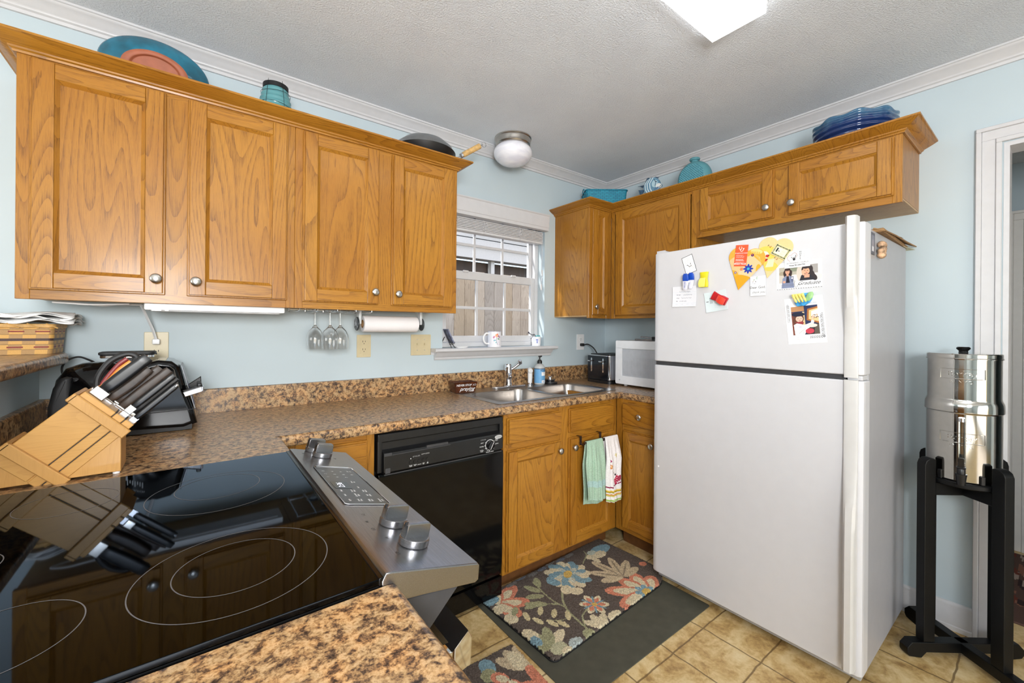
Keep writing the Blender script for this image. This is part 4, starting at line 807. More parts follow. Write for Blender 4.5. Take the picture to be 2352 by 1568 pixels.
def p_girl(c):
    w, h = c.w, c.h; px, py, pw, ph = 0.020, 0.034, 0.089, 0.112
    R = lambda x, y: (px+x*pw, py+y*ph)
    c.rect(px-0.0015, px+pw+0.0015, py-0.0015, py+ph+0.0015, (255, 255, 255)); c.rect(px, px+pw, py, py+ph, (40, 48, 84)); c.rect(px, px+pw*0.5, py+ph*0.82, py+ph, (186, 136, 92)); c.rect(px, px+pw*0.08, py, py+ph*0.8, (120, 66, 52)); c.rect(px+pw*0.42, px+pw*0.50, py+ph*0.30, py+ph*0.80, (216, 190, 140))
    c.poly([R(0.56, 0.50), R(0.62, 0.88), R(1, 0.94), R(1, 0.36)], (168, 104, 52)); c.poly([R(0.64, 0.53), R(0.68, 0.83), R(1, 0.88), R(1, 0.42)], (232, 196, 140)); c.poly([R(0.74, 0.60), R(0.76, 0.79), R(1, 0.84), R(1, 0.56)], (240, 232, 222))
    for k in range(9): c.ell(*R(0.78+0.025*k, 0.60+0.05*math.sin(k*2)), 0.004, 0.0016, ((110, 84, 60), (190, 150, 110))[k % 2], k*40)
    c.rect(px+pw*0.5, px+pw, py, py+ph*0.36, (52, 44, 46)); c.poly([R(0.80, 0.0), R(0.86, 0.34), R(1, 0.34), R(1, 0)], (92, 84, 74))
    hair = (96, 60, 46); c.ell(*R(0.27, 0.58), pw*0.20, ph*0.16, hair); c.ell(*R(0.12, 0.50), pw*0.07, ph*0.12, hair)
    white = (238, 234, 232); c.poly([R(0.08, 0.0), R(0.06, 0.36), R(0.20, 0.42), R(0.46, 0.34), R(0.70, 0.40), R(0.74, 0.50), R(0.84, 0.46), R(0.78, 0.30), R(0.56, 0.20), R(0.44, 0.0)], white); c.ell(*R(0.76, 0.30), pw*0.17, ph*0.06, (226, 216, 206)); c.ell(*R(0.64, 0.12), pw*0.16, ph*0.09, (196, 60, 78)); c.line([R(0.24, 0.06), R(0.36, 0.14), R(0.50, 0.22)], 0.0014, (186, 178, 172)); c.line([R(0.40, 0.02), R(0.42, 0.12)], 0.0012, (190, 182, 176)); c.ell(*R(0.30, 0.28), pw*0.06, ph*0.04, (206, 208, 220))
    c.ell(*R(0.29, 0.56), pw*0.135, ph*0.105, (238, 190, 168)); c.ell(*R(0.79, 0.56), pw*0.05, ph*0.032, (236, 190, 168), 60); c.line([R(0.79, 0.57), R(0.85, 0.63)], 0.0024, (236, 190, 168)); c.line([R(0.78, 0.58), R(0.80, 0.65)], 0.0022, (236, 190, 168))
    c.poly([R(0.10, 0.46), R(0.24, 0.46), R(0.40, 0.47), R(0.46, 0.42), R(0.40, 0.36), R(0.16, 0.42)], (146, 52, 58)); c.ell(*R(0.26, 0.72), pw*0.25, ph*0.075, (30, 34, 54), -3)
    for x in (0.24, 0.355): c.ell(*R(x, 0.575), 0.0017, 0.0010, (60, 60, 80))
    c.ell(*R(0.30, 0.505), 0.0034, 0.0013, (196, 88, 92)); c.ell(*R(0.305, 0.54), 0.001, 0.0014, (222, 160, 140)); c.ell(*R(0.21, 0.53), 0.0022, 0.0016, (240, 170, 156))
    for k in range(13): yy = h*0.86-0.0055*k; L = 0.010-0.0003*k; c.ell(0.012, yy, L*0.45, 0.0010, (50, 54, 60) if k % 3 else (150, 158, 166), -35+6*math.sin(k)); c.ell(0.007, yy-0.002, L*0.32, 0.0009, (80, 84, 92), 30)
    for k in range(16): yy = 0.022+0.0058*k; c.ell(w-0.011, yy, 0.0046, 0.0010, (50, 54, 60) if k % 3 else (150, 158, 166), 35); c.ell(w-0.006, yy+0.002, 0.0034, 0.0009, (80, 84, 92), -30)
    for k in range(9): xx = w-0.050+0.0055*k; c.ell(xx, 0.022, 0.0042, 0.0010, (56, 58, 64), 60); c.ell(xx, 0.027, 0.0034, 0.0009, (96, 100, 106), -55)
    for k in range(3): scribble(c, 0.028, 0.062+0.008*k, 0.026-0.007*k-0.002, 0.0006, (170, 170, 172), 0.0006, 26, k)
o = card('photo_card', 'tall white photo card of a child in a dark beret, held by the hands magnet', 'card', -1.6175, 1.326, 0.128, 0.180, math.radians(5.5), 0.0, 0.0007, (240, 240, 241), p_girl, thick=0.0012)
b = B(); put_text(b, 'CHRISTMAS', 0.0052, Matrix.Translation((0.028, 0.064, 0.0006)), spacing=1.2); obj('lettering', b, GREYINK, o)
# clips and magnets with depth
def loft(bm, secs, n=14, mat=None):
    """secs: (x, y, z, halfx, halfz) sections stacked along y, rounded boxes"""
    rings = []
    for (x, y, z, a, c) in secs:
        r = []
        for k in range(n):
            t = 2*PI*k/n; ct, st = math.cos(t), math.sin(t); p = 0.55
            r.append(bm.verts.new(xf((x+a*math.copysign(abs(ct)**p, ct), y, z+c*math.copysign(abs(st)**p, st)), mat)))
        rings.append(r)
    for A, C in zip(rings, rings[1:]):
        for k in range(n): bm.faces.new((A[k], A[(k+1) % n], C[(k+1) % n], C[k])).smooth = True
    bm.faces.new(rings[0][::-1]); bm.faces.new(rings[-1]); bmesh.ops.recalc_face_normals(bm, faces=bm.faces[:])
BLUE = plain('royal_blue_plastic', (26, 74, 178), 0.3, vary=0.03); CLIPW = plain('clip_white_plastic', (216, 216, 228), 0.3, vary=0.03)
o = on_fridge('magnetic_clip', 'blue and white magnetic clip near the left edge of the freezer door', 'clip', -1.144, 1.515, math.radians(-3), 0.001)
for dx, dz, dy in ((0.012, 0.006, 0.004), (-0.004, 0.026, -0.002)):
    g = B(); loft(g, [(dx, 0.004+dy, dz, 0.0145, 0.004), (dx, 0.016+dy, dz+0.002, 0.0152, 0.0045), (dx, 0.030+dy, dz+0.004, 0.0130, 0.0042), (dx, 0.038+dy, dz+0.005, 0.008, 0.003)]); obj('clip_top', g, BLUE, o)
    g = B(); loft(g, [(dx-0.002, -0.038+dy, dz-0.001, 0.007, 0.003), (dx-0.001, -0.030+dy, dz, 0.0105, 0.0036), (dx, -0.010+dy, dz, 0.0135, 0.004), (dx, 0.0035+dy, dz, 0.0145, 0.004)]); obj('clip_arm', g, CLIPW, o)
g = B(); bx(g, 0.0, 0.012, -0.006, 0.004, 0.006, 0.026, 0.002, 1); obj('spring', g, CHROME, o)
g = B(); put_text(g, 'WELLNESS', 0.0062, Matrix.Translation((-0.005, -0.016, 0.0305)) @ Matrix.Rotation(PI/2, 4, 'Z'), bold=0.0001); obj('lettering', g, BLUE, o)
def chip_clip(label, y, z, rot, c1, c2):
    o = on_fridge('magnetic_clip', label, 'clip', y, z, rot, 0.0005)
    g = B(); loft(g, [(0, -0.036, 0.006, 0.018, 0.006), (0, -0.016, 0.008, 0.0195, 0.007), (0, 0.000, 0.009, 0.0165, 0.006), (0, 0.018, 0.007, 0.018, 0.006), (0, 0.034, 0.006, 0.020, 0.006)]); obj('clip_base', g, c1, o)
    g = B(); loft(g, [(-0.003, -0.036, 0.024, 0.014, 0.002), (-0.003, -0.022, 0.026, 0.0165, 0.0028), (-0.002, -0.004, 0.0225, 0.0155, 0.0028), (-0.001, 0.006, 0.016, 0.013, 0.0026)]); obj('clip_lever', g, c2, o)
    g = B(); cyl(g, (0, 0.012, 0.0135), (0, 0.012, 0.0158), 0.006, 16); obj('magnet_button', g, c1, o)
    return o
chip_clip('yellow plastic magnetic clip to the right of the blue and white clip', -1.220, 1.519, 0.0, plain('olive_yellow_plastic', (214, 200, 36), 0.3), plain('lemon_plastic', (232, 226, 110), 0.3))
chip_clip('red plastic magnetic clip lying sideways on the pale slip', -1.290, 1.428, math.radians(62), plain('dark_red_plastic', (178, 24, 34), 0.25), plain('coral_red_plastic', (228, 66, 46), 0.3))
# painted hands magnet
o = on_fridge('fridge_magnet', 'blue, green and yellow painted magnet of folded hands on the photo card', 'magnet', -1.612, 1.405, math.radians(5), 0.003)
g = B(); loft(g, [(-0.006, -0.024, 0.006, 0.013, 0.005), (0.0, -0.012, 0.009, 0.026, 0.008), (0.004, 0.0, 0.010, 0.030, 0.009), (0.006, 0.012, 0.009, 0.028, 0.008), (0.008, 0.024, 0.006, 0.018, 0.005)]); obj('palm', g, plain('blue_painted_clay', (58, 138, 196), 0.4, vary=0.35, scale=60), o)
YEL = plain('yellow_painted_clay', (236, 216, 110), 0.4, vary=0.12, scale=60); GRN = plain('green_painted_clay', (150, 196, 130), 0.4, vary=0.12, scale=60)
for k in range(4):
    g = B(); x = -0.024+0.0105*k; tube(g, [(x-0.004, 0.022, 0.014), (x, 0.012, 0.019), (x+0.004, 0.0, 0.019), (x+0.006, -0.009, 0.015)], lambda s: 0.0052*(1-0.3*s), 8, 4); obj('finger', g, YEL, o)
g = B(); loft(g, [(0.020, -0.008, 0.014, 0.006, 0.004), (0.026, 0.004, 0.016, 0.011, 0.006), (0.029, 0.016, 0.015, 0.011, 0.006), (0.031, 0.025, 0.012, 0.006, 0.004)]); obj('thumb', g, GRN, o)
# side of the fridge
o = thing('photo_magnet', 'grey framed photo magnet on the fridge side, by the little figure', 'magnet', (-0.645, -1.7955, 1.607), rot=(PI/2, 0, 0))
c = Canvas(0.052, 0.080, 0.001, (96, 98, 106)); c.rect(0.008, 0.044, 0.010, 0.070, (132, 134, 146)); c.rect(0.014, 0.038, 0.012, 0.030, (214, 214, 218)); c.ell(0.026, 0.042, 0.008, 0.014, (156, 150, 158)); c.obj('photo', PRINT, o, lambda x, y: (x-0.026, y-0.040, 0.002), 0.0015)
o = thing('figure_magnet', 'small brown and tan sculpted magnet on the fridge side, near its top', 'magnet', (-0.575, -1.796, 1.592), rot=(PI/2, 0, 0))
g = B(); random.seed(3)
for k in range(9):
    a = k*0.9; bmesh.ops.create_icosphere(g, subdivisions=2, radius=0.011+0.004*random.random(), matrix=Matrix.Translation((0.014*math.cos(a)*(0.4+0.6*random.random()), 0.022*math.sin(a*1.3), 0.010+0.006*random.random())))
obj('sculpture', g, plain('tan_brown_resin', (150, 122, 96), 0.6, vary=0.5, scale=70), o)
o = thing('cardboard_piece', 'torn brown cardboard carton lying on top of the refrigerator', 'box', (-0.28, -1.70, 1.6605), rz=0.08)
KRAFT = plain('brown_cardboard', (150, 116, 76), 0.8, vary=0.08)
g = B(); prism(g, [(-0.30, -0.09), (0.22, -0.112), (0.24, 0.02), (-0.28, 0.03)], 'z', 0, 0.014, 0.003, 1); obj('carton_body', g, KRAFT, o)
g = B(); V = [g.verts.new(p) for p in ((-0.30, -0.094, 0.004), (-0.10, -0.108, 0.012), (0.10, -0.122, 0.014), (0.25, -0.14, 0.012), (0.24, -0.07, 0.046), (0.05, -0.05, 0.050), (-0.12, -0.05, 0.034), (-0.30, -0.06, 0.018))]
for f in ((0, 1, 6, 7), (1, 2, 5, 6), (2, 3, 4, 5)): g.faces.new([V[i] for i in f])
f_ = obj('torn_flap', g, KRAFT, o, 0); md = f_.modifiers.new('thickness', 'SOLIDIFY'); md.thickness = 0.004
g = B(); V = [g.verts.new(p) for p in ((-0.03, -0.1135, 0.0145), (0.01, -0.1163, 0.0148), (0.03, -0.052, 0.0512), (-0.01, -0.052, 0.0478))]; g.faces.new(V); f_ = obj('tape', g, plain('clear_brown_tape', (190, 180, 164), 0.25), o, 0); md = f_.modifiers.new('thickness', 'SOLIDIFY'); md.thickness = -0.0008
g = B(); prism(g, [(0.12, -0.105), (0.28, -0.135), (0.29, -0.09), (0.14, -0.08)], 'z', 0.0002, 0.0012); obj('paper_lining', g, plain('cream_paper', (214, 208, 176), 0.8), o)
# ================================================================== sink, faucet and what stands by them
t = thing('kitchen_sink', 'stainless double-bowl sink set in the counter under the window', 'sink', (-0.9965, -0.315, CZ))
T = Matrix.Translation((0.9965, 0.315, 0)); ZR = CZ+0.0022
def hole_plate(bm, rect, rr, z):
    x0, x1, y0, y1 = rect; cx, cy = (x0+x1)/2, (y0+y1)/2; O = []
    for x, y in rr:
        dx, dy = x-cx, y-cy; s = min((x1-cx)/abs(dx) if abs(dx) > 1e-9 else 9e9, (y1-cy)/abs(dy) if abs(dy) > 1e-9 else 9e9); O.append((cx+dx*s, cy+dy*s))
    # make sure the rectangle corners are used
    for c in ((x0, y0), (x0, y1), (x1, y0), (x1, y1)):
        i = min(range(len(O)), key=lambda k: (O[k][0]-c[0])**2+(O[k][1]-c[1])**2); O[i] = c
    A = [bm.verts.new(xf((x, y, z), T)) for x, y in O]; C = [bm.verts.new(xf((x, y, z), T)) for x, y in rr]; n = len(rr)
    for i in range(n): bm.faces.new((A[i], A[(i+1) % n], C[(i+1) % n], C[i]))
RXs = (-1.442, -0.551); RYs = (-0.566, -0.062)
BOWLS = ((-1.398, -1.010), (-0.985, -0.592)); by0, by1 = -0.528, -0.186
b = B(); T0 = Matrix.Translation((0.9965, 0.315, -CZ)) @ Matrix.Translation((0, 0, 0))
def zt(p): return T @ Vector((p[0], p[1], p[2]-CZ))
cells = ((-1.405, -0.9975), (-0.9975, -0.585))
TT = Matrix.Translation((0.9965, 0.315, -CZ)); T = TT
for (a, c), (p0, p1) in zip(cells, BOWLS): hole_plate(b, (a, c, by0-0.007, by1+0.007), rrect(p0, p1, by0, by1, 0.06, 8), ZR)
for r in ((RXs[0], -1.405, RYs[0], RYs[1]), (-0.585, RXs[1], RYs[0], RYs[1]), (-1.405, -0.585, RYs[0], by0-0.007), (-1.405, -0.585, by1+0.007, RYs[1])):
    b.faces.new([b.verts.new(T @ Vector(p)) for p in ((r[0], r[2], ZR), (r[1], r[2], ZR), (r[1], r[3], ZR), (r[0], r[3], ZR))])
pts = [(x, y, CZ+0.0012) for x, y in rrect(RXs[0], RXs[1], RYs[0], RYs[1], 0.02, 5)]; tube(b, pts, 0.0016, 6, mat=T, closed=True)
bmesh.ops.recalc_face_normals(b, faces=b.faces[:]); obj('sink_rim', b, STEELX, t)
for p0, p1 in BOWLS:
    g = B(); rings = []
    for ins, dz, rr in ((0, 0, 0.06), (0.004, -0.006, 0.058), (0.010, -0.06, 0.056), (0.018, -0.13, 0.054), (0.03, -0.158, 0.05), (0.06, -0.170, 0.04)):
        rings.append([g.verts.new(T @ Vector((x, y, ZR+dz))) for x, y in rrect(p0+ins, p1-ins, by0+ins, by1-ins, rr, 8)])
    n = len(rings[0])
    for A, C in zip(rings, rings[1:]):
        for k in range(n): g.faces.new((A[k], A[(k+1) % n], C[(k+1) % n], C[k]))
    g.faces.new(rings[-1]); o = obj('bowl', g, STEELX, t, 50)
    g = B(); lathe(g, [(0, 0.002), (0.030, 0.002), (0.042, 0.004), (0.045, 0.001), (0.045, 0)], 28, c=((p0+p1)/2+0.9965, (by0+by1)/2+0.315, ZR-0.170-CZ)); obj('drain', g, CHROME, o)
ZS = ZR+0.0004
t = thing('faucet', 'chrome single-lever faucet on the back rim of the sink', 'faucet', (-1.045, -0.105, ZS))
g = B(); prism(g, rrect(-0.118, 0.132, -0.026, 0.026, 0.025, 8), 'z', 0, 0.010, 0.004, 2); obj('base_plate', g, plain('bright_chrome_plate', (236, 236, 240), 0.12, 0.85, vary=0.01), t)
g = B(); lathe(g, [(0, 0.010), (0.024, 0.010), (0.024, 0.02), (0.021, 0.035), (0.022, 0.075), (0.0235, 0.095), (0.0215, 0.112), (0.0225, 0.116), (0.0225, 0.138), (0.018, 0.147), (0, 0.149)], 32); obj('body', g, CHROME, t)
g = B(); tube(g, [(0.0, -0.015, 0.060), (0.0, -0.06, 0.078), (0.0, -0.13, 0.094), (0.0, -0.185, 0.094), (0.0, -0.197, 0.082)], lambda s: 0.0125-0.002*s, 12, 6, mat=Matrix.Rotation(-0.58, 4, 'Z')); obj('spout', g, CHROME, t)
g = B(); tube(g, [(0.010, -0.006, 0.108), (0.035, -0.020, 0.125), (0.062, -0.036, 0.150)], lambda s: 0.0062+0.0025*s, 12, 6); cyl(g, (0.058, -0.047, 0.153), (0.074, -0.022, 0.162), 0.0135, 20, bev=0.004); obj('lever', g, CHROME, t)
t = thing('sink_sprayer', 'white side sprayer on the sink rim between the faucet and the soap bottle', 'sprayer', (-0.862, -0.10, ZS))
g = B(); lathe(g, [(0, 0), (0.021, 0), (0.021, 0.005), (0.014, 0.008), (0.0135, 0.015), (0, 0.015)], 24); obj('sprayer_collar', g, CHROME, t)
g = B(); tube(g, [(0, 0, 0.014), (0.001, 0, 0.05), (0.0, -0.001, 0.082), (-0.006, -0.008, 0.098)], lambda s: 0.0135+0.002*math.sin(s*3.1), 16, 5); cyl(g, (-0.012, -0.024, 0.092), (0.0, 0.004, 0.102), 0.0155, 20, bev=0.004); obj('spray_head', g, WHITEP, t)
t = thing('soap_bottle', 'clear hand-soap pump bottle with a blue label and black pump behind the sink', 'soap', (-0.785, -0.108, ZS))
SOAP = N('milky_clear_plastic'); SOAP.base(rgba((224, 226, 226))); SOAP.p(0.15, 0, 0.5); SOAP.b.inputs['Transmission Weight'].default_value = 0.35; SOAP = SOAP.m
g = B(); lathe(g, [(0, 0), (0.032, 0), (0.036, 0.004), (0.036, 0.105), (0.034, 0.118), (0.026, 0.130), (0.014, 0.136), (0.013, 0.139), (0, 0.139)], 32); obj('bottle', g, SOAP, t)
LB = plain('sky_blue_label', (110, 168, 214), 0.4, vary=0.02)
g = B(); lathe(g, [(0.0363, 0.012), (0.0366, 0.012), (0.0366, 0.103), (0.0363, 0.103)], 40); lb = obj('label', g, LB, t)
g = B(); lathe(g, [(0.0367, 0.103), (0.0369, 0.103), (0.0369, 0.1075), (0.0367, 0.1075)], 40); obj('label_band', g, plain('navy_band', (36, 52, 78), 0.4), t)
g = B(); lathe(g, [(0.0367, 0.060), (0.037, 0.060), (0.037, 0.084), (0.0367, 0.084)], 12, a0=math.radians(-110), a1=math.radians(-52)); lathe(g, [(0.0367, 0.013), (0.037, 0.013), (0.037, 0.030), (0.0367, 0.030)], 12, a0=math.radians(-108), a1=math.radians(-66)); obj('label_panel', g, PAPER, lb)
g = B()
def wrap_text(bm, s, size, r, z, ang, **kw):
    tb = text_bm(s, size, **kw)
    for v in tb.verts: a = math.radians(ang)+v.co.x/r; v.co = Vector((r*math.cos(a), r*math.sin(a), z+v.co.y))
    merge(bm, tb)
wrap_text(g, "MRS. MEYER'S", 0.0088, 0.0370, 0.0945, -82, bold=0.0003); wrap_text(g, 'clean day', 0.006, 0.0370, 0.0875, -82)
for k in range(4): wrap_text(g, 'hand soap', 0.0045, 0.0372, 0.079-0.0055*k, -81) if k == 0 else None
wrap_text(g, '|||:||', 0.010, 0.0372, 0.021, -86, bold=0.0002); obj('label_lettering', g, plain('deep_blue_ink', (52, 84, 130), 0.5), lb)
g = B(); lathe(g, [(0, 0.139), (0.0165, 0.139), (0.0165, 0.156), (0.012, 0.159), (0.012, 0.164), (0.005, 0.165), (0.0045, 0.186), (0, 0.186)], 24); prism(g, [(-0.008, 0.180), (0.010, 0.182), (0.012, 0.190), (-0.030, 0.193), (-0.032, 0.187)], 'y', -0.007, 0.007, 0.002, 1, mat=Matrix.Rotation(1.2, 4, 'Z')); obj('pump', g, BLACKP, t)
t = thing('sink_stopper', 'black rubber and chrome sink strainer resting behind the right bowl', 'strainer', (-0.688, -0.105, ZS))
g = B(); lathe(g, [(0, 0), (0.048, 0), (0.052, 0.003), (0.050, 0.008), (0.030, 0.010), (0, 0.010)], 32); obj('rubber_flange', g, BLACKP, t)
g = B(); lathe(g, [(0, 0.0102), (0.030, 0.0102), (0.036, 0.028), (0.038, 0.030), (0.034, 0.031), (0.012, 0.026), (0.010, 0.040), (0.016, 0.044), (0.010, 0.048), (0, 0.048)], 32); obj('strainer_basket', g, CHROME, t)
t = thing('ceramic_dish', 'small brown glazed loaf dish lettered never stop praying, on the sink rim', 'dish', (-1.385, -0.122, ZS), rz=-0.10)
BROWN = plain('brown_glazed_ceramic', (74, 38, 20), 0.18, vary=0.2, scale=40)
g = B()
def taper_box(bm, w0, d0, w1, d1, h, th):
    R = [[(-w0, -d0, 0), (w0, -d0, 0), (w0, d0, 0), (-w0, d0, 0)], [(-w1, -d1, h), (w1, -d1, h), (w1, d1, h), (-w1, d1, h)], [(-w1+th, -d1+th, h), (w1-th, -d1+th, h), (w1-th, d1-th, h), (-w1+th, d1-th, h)], [(-w0+th, -d0+th, th), (w0-th, -d0+th, th), (w0-th, d0-th, th), (-w0+th, d0-th, th)]]
    V = [[bm.verts.new(p) for p in r] for r in R]
    for a, c in zip(V, V[1:]):
        for k in range(4): bm.faces.new((a[k], a[(k+1) % 4], c[(k+1) % 4], c[k]))
    bm.faces.new(V[0][::-1]); bm.faces.new(V[-1]); bmesh.ops.recalc_face_normals(bm, faces=bm.faces[:])
    bmesh.ops.bevel(bm, geom=[e for e in bm.edges if e.calc_length() < h*1.4 or True], offset=0.0022, segments=2, affect='EDGES')
taper_box(g, 0.060, 0.036, 0.073, 0.046, 0.062, 0.006); o = obj('dish_body', g, BROWN, t, 50)
sl_ = math.atan2(0.010, 0.062); dm = frame((0.0, -0.0415, 0.031), (1, 0, 0), (0, -math.sin(sl_), math.cos(sl_)))
g = B(); put_text(g, 'NEVER STOP', 0.0165, dm @ Matrix.Translation((-0.012, 0.014, 0.0016)), bold=0.0003); put_text(g, 'praying', 0.031, dm @ Matrix.Translation((0.008, -0.008, 0.0016)), shear=0.4, bold=0.0003)
tube(g, [(0.042, 0.008, 0.0016), (0.052, 0.018, 0.0016), (0.062, 0.018, 0.0016), (0.060, 0.011, 0.0016), (0.050, 0.012, 0.0016), (0.042, 0.020, 0.0016)], 0.0006, 6, 5, mat=dm); put_text(g, '1 THESS. 5:17', 0.0062, dm @ Matrix.Translation((0.034, -0.022, 0.0016)), bold=0.0003); obj('lettering', g, WHITEINK, t)

# ================================================================== counter by the fridge
t = thing('toaster', 'black and chrome four-slice toaster in the far counter corner', 'toaster', (-0.255, -0.272, CZ+0.0005), rz=math.radians(-6))
g = B(); prism(g, rrect(-0.128, 0.13, -0.118, 0.118, 0.03, 6), 'z', 0.0, 0.020); obj('base', g, BLACKP, t)
g = B(); prism(g, rrect(-0.124, 0.126, -0.114, 0.114, 0.03, 8), 'z', 0.0205, 0.195, 0.008, 3); bd = obj('shell', g, CHROME, t)
g = B(); prism(g, rrect(-0.100, 0.100, 0.022, 0.188, 0.004, 2), 'x', -0.1285, -0.1235, 0.002, 1); fp = obj('front_panel', g, plain('navy_black_gloss', (14, 20, 28), 0.12), t)
for yy in (0.058, -0.058):
    g = B(); prism(g, rrect(-0.006, 0.006, 0.075, 0.172, 0.006, 4), 'x', -0.1305, -0.1285, mat=Matrix.Translation((0, yy, 0))); obj('lever_slot', g, CHROME, fp)
    g = B(); bx(g, -0.150, -0.131, yy-0.004, yy+0.026, 0.146, 0.154, 0.002, 1); obj('lever', g, CHROME, t)
g = B(); prism(g, rrect(-0.110, 0.112, -0.100, 0.100, 0.02, 5), 'z', 0.1955, 0.200)
for yy in (-0.07, -0.025, 0.025, 0.07): bx(g, -0.09, 0.09, yy-0.012, yy+0.012, 0.2, 0.2015)
obj('slot_plate', g, BLACKP, t)
t = thing('microwave_oven', 'white countertop microwave between the toaster and the refrigerator', 'microwave', (-0.205, -0.658, CZ+0.0005))
g = B(); prism(g, rrect(-0.150, 0.165, 0.012, 0.300, 0.008, 2), 'y', -0.245, 0.247, 0.004, 2)
for yy in (-0.2, 0.2):
    for xx in (-0.12, 0.13): cyl(g, (xx, yy, 0), (xx, yy, 0.013), 0.012, 12)
obj('case', g, WHITEP, t)
g = B(); o_ = rrect(-0.130, 0.248, 0.014, 0.298, 0.016, 5); i_ = rrect(-0.085, 0.196, 0.068, 0.246, 0.006, 5)
prism(g, rrect(-0.120, 0.248, 0.012, 0.068, 0.010, 4), 'x', -0.172, -0.1505, 0.004, 2); prism(g, rrect(-0.120, 0.248, 0.246, 0.300, 0.010, 4), 'x', -0.172, -0.1505, 0.004, 2)
bx(g, -0.172, -0.1505, 0.196, 0.248, 0.06, 0.255, 0.004, 2); bx(g, -0.172, -0.1505, -0.120, -0.080, 0.06, 0.255, 0.004, 2); dd = obj('door', g, WHITEP, t)
g = B(); bx(g, -0.1655, -0.152, -0.0795, 0.1955, 0.0685, 0.2455); wn = obj('door_window', g, plain('pale_grey_window_screen', (188, 190, 193), 0.18, vary=0.02), dd)
g = B()
for k in range(34): bx(g, -0.1660, -0.1655, -0.075+0.0077*k, -0.0745+0.0077*k, 0.075, 0.19)
obj('screen_lines', g, plain('pale_screen_line', (170, 173, 177), 0.3), wn)
g = B(); bx(g, -0.172, -0.1505, -0.245, -0.1215, 0.012, 0.300, 0.004, 2); obj('control_panel', g, WHITEP, t)
g = B(); cyl(g, (-0.1735, 0.212, 0.040), (-0.1718, 0.212, 0.040), 0.0045, 16); obj('logo_disc', g, plain('grey_logo', (190, 190, 194), 0.4), dd)
t = thing('kitchen_tool', 'black and steel kitchen gadget lying on top of the microwave', 'utensil', (-0.26, -0.62, CZ+0.3015), rz=math.radians(6))
g = B(); prism(g, [(-0.03, 0.115), (0.02, 0.125), (0.03, 0.0), (-0.02, 0.0)], 'z', 0.0, 0.010, 0.003, 2); bx(g, -0.008, 0.010, 0.0, 0.09, 0.011, 0.022, 0.003, 2, mat=Matrix.Rotation(0.08, 4, 'X')); obj('steel_head', g, STEEL, t)
g = B(); prism(g, rrect(-0.022, 0.022, -0.17, 0.004, 0.01, 4), 'z', 0.0105, 0.026, 0.005, 2); obj('handle', g, BLACKP, t)

# ================================================================== outlets and the switch
def plate(name, label, x, z, w, h, mat, cat):
    t = thing(name, label, cat, (x, -0.0005, z)); g = B(); prism(g, rrect(-w/2, w/2, -h/2, h/2, 0.003, 2), 'y', -0.0055, 0, 0.0018, 2); obj('cover_plate', g, mat, t); return t
def sockets(t, mat, decora=False):
    for k, zz in enumerate((0.0205, -0.0205)):
        g = B()
        if decora: prism(g, rrect(-0.0165, 0.0165, zz-0.0195, zz+0.0195, 0.001, 1), 'y', -0.0078, -0.0055)
        else: lathe(g, [(0, 0), (0.0172, 0), (0.0172, 0.0022), (0, 0.0022)], 28, mat=Matrix.Translation((0, -0.0055, zz)) @ Matrix.Rotation(PI/2, 4, 'X'))
        o = obj('socket', g, mat, t); g = B(); y0, y1 = (-0.0082, -0.0077)
        bx(g, -0.0075, -0.0053, y0, y1, zz-0.001, zz+0.008); bx(g, 0.0053, 0.0075, y0, y1, zz-0.0, zz+0.007); lathe(g, [(0, 0), (0.0028, 0), (0, 0.0005)], 12, mat=Matrix.Translation((0, y1, zz-0.008)) @ Matrix.Rotation(PI/2, 4, 'X')); obj('socket_slots', g, INK, o)
    g = B()
    for zz in ((0.046, -0.046) if decora else (0.0,)): lathe(g, [(0, 0.001), (0.003, 0.0006), (0.0032, 0)], 12, mat=Matrix.Translation((0, -0.0056, zz)) @ Matrix.Rotation(PI/2, 4, 'X'))
    obj('screw', g, mat, t)
t = plate('wall_outlet', 'almond wall outlet with a white cord plugged in, behind the knife block', -2.7455, 1.2, 0.076, 0.118, CREAM, 'outlet'); sockets(t, CREAM)
t = plate('wall_outlet', 'almond outlet on the bare wall below the wine glasses and paper towels', -1.9165, 1.188, 0.073, 0.118, CREAM, 'outlet'); sockets(t, CREAM, True)
t = plate('wall_outlet', 'white wall outlet with a black plug, above the toaster', -0.285, 1.19, 0.078, 0.118, WHITEP, 'outlet'); sockets(t, WHITEP)
t = plate('light_switch', 'almond double light switch to the left of the window sill', -1.594, 1.189, 0.122, 0.118, CREAM, 'switch')
for xx in (-0.0225, 0.0225):
    g = B(); bx(g, xx-0.006, xx+0.006, -0.0062, -0.0054, -0.013, 0.013); bx(g, xx-0.0042, xx+0.0042, -0.016, -0.006, -0.002, 0.010, 0.001, 1, mat=Matrix.Translation((0, 0, 0))); o = obj('toggle', g, CREAM, t)
    g = B()
    for zz in (0.03, -0.03): lathe(g, [(0, 0.001), (0.003, 0.0006), (0.0032, 0)], 12, mat=Matrix.Translation((xx, -0.0056, zz)) @ Matrix.Rotation(PI/2, 4, 'X'))
    obj('screw', g, NICKEL, t)
t = thing('power_cord', 'black cord curving from the white outlet down to the toaster', 'cord', (-0.285, -0.0095, 1.170))
g = B(); bx(g, -0.013, 0.011, -0.030, 0.0, -0.011, 0.011, 0.005, 2); obj('plug', g, BLACKM, t)
g = B(); tube(g, [(0.006, -0.026, 0.0), (0.030, -0.045, 0.004), (0.055, -0.075, -0.022), (0.066, -0.10, -0.06), (0.070, -0.13, -0.11), (0.072, -0.135, -0.235)], 0.0045, 8, 6); obj('cable', g, BLACKM, t)
t = thing('power_cord', 'white flat cord dropping from under the cabinet to the almond outlet', 'cord', (-2.7455, -0.0095, 1.2205))
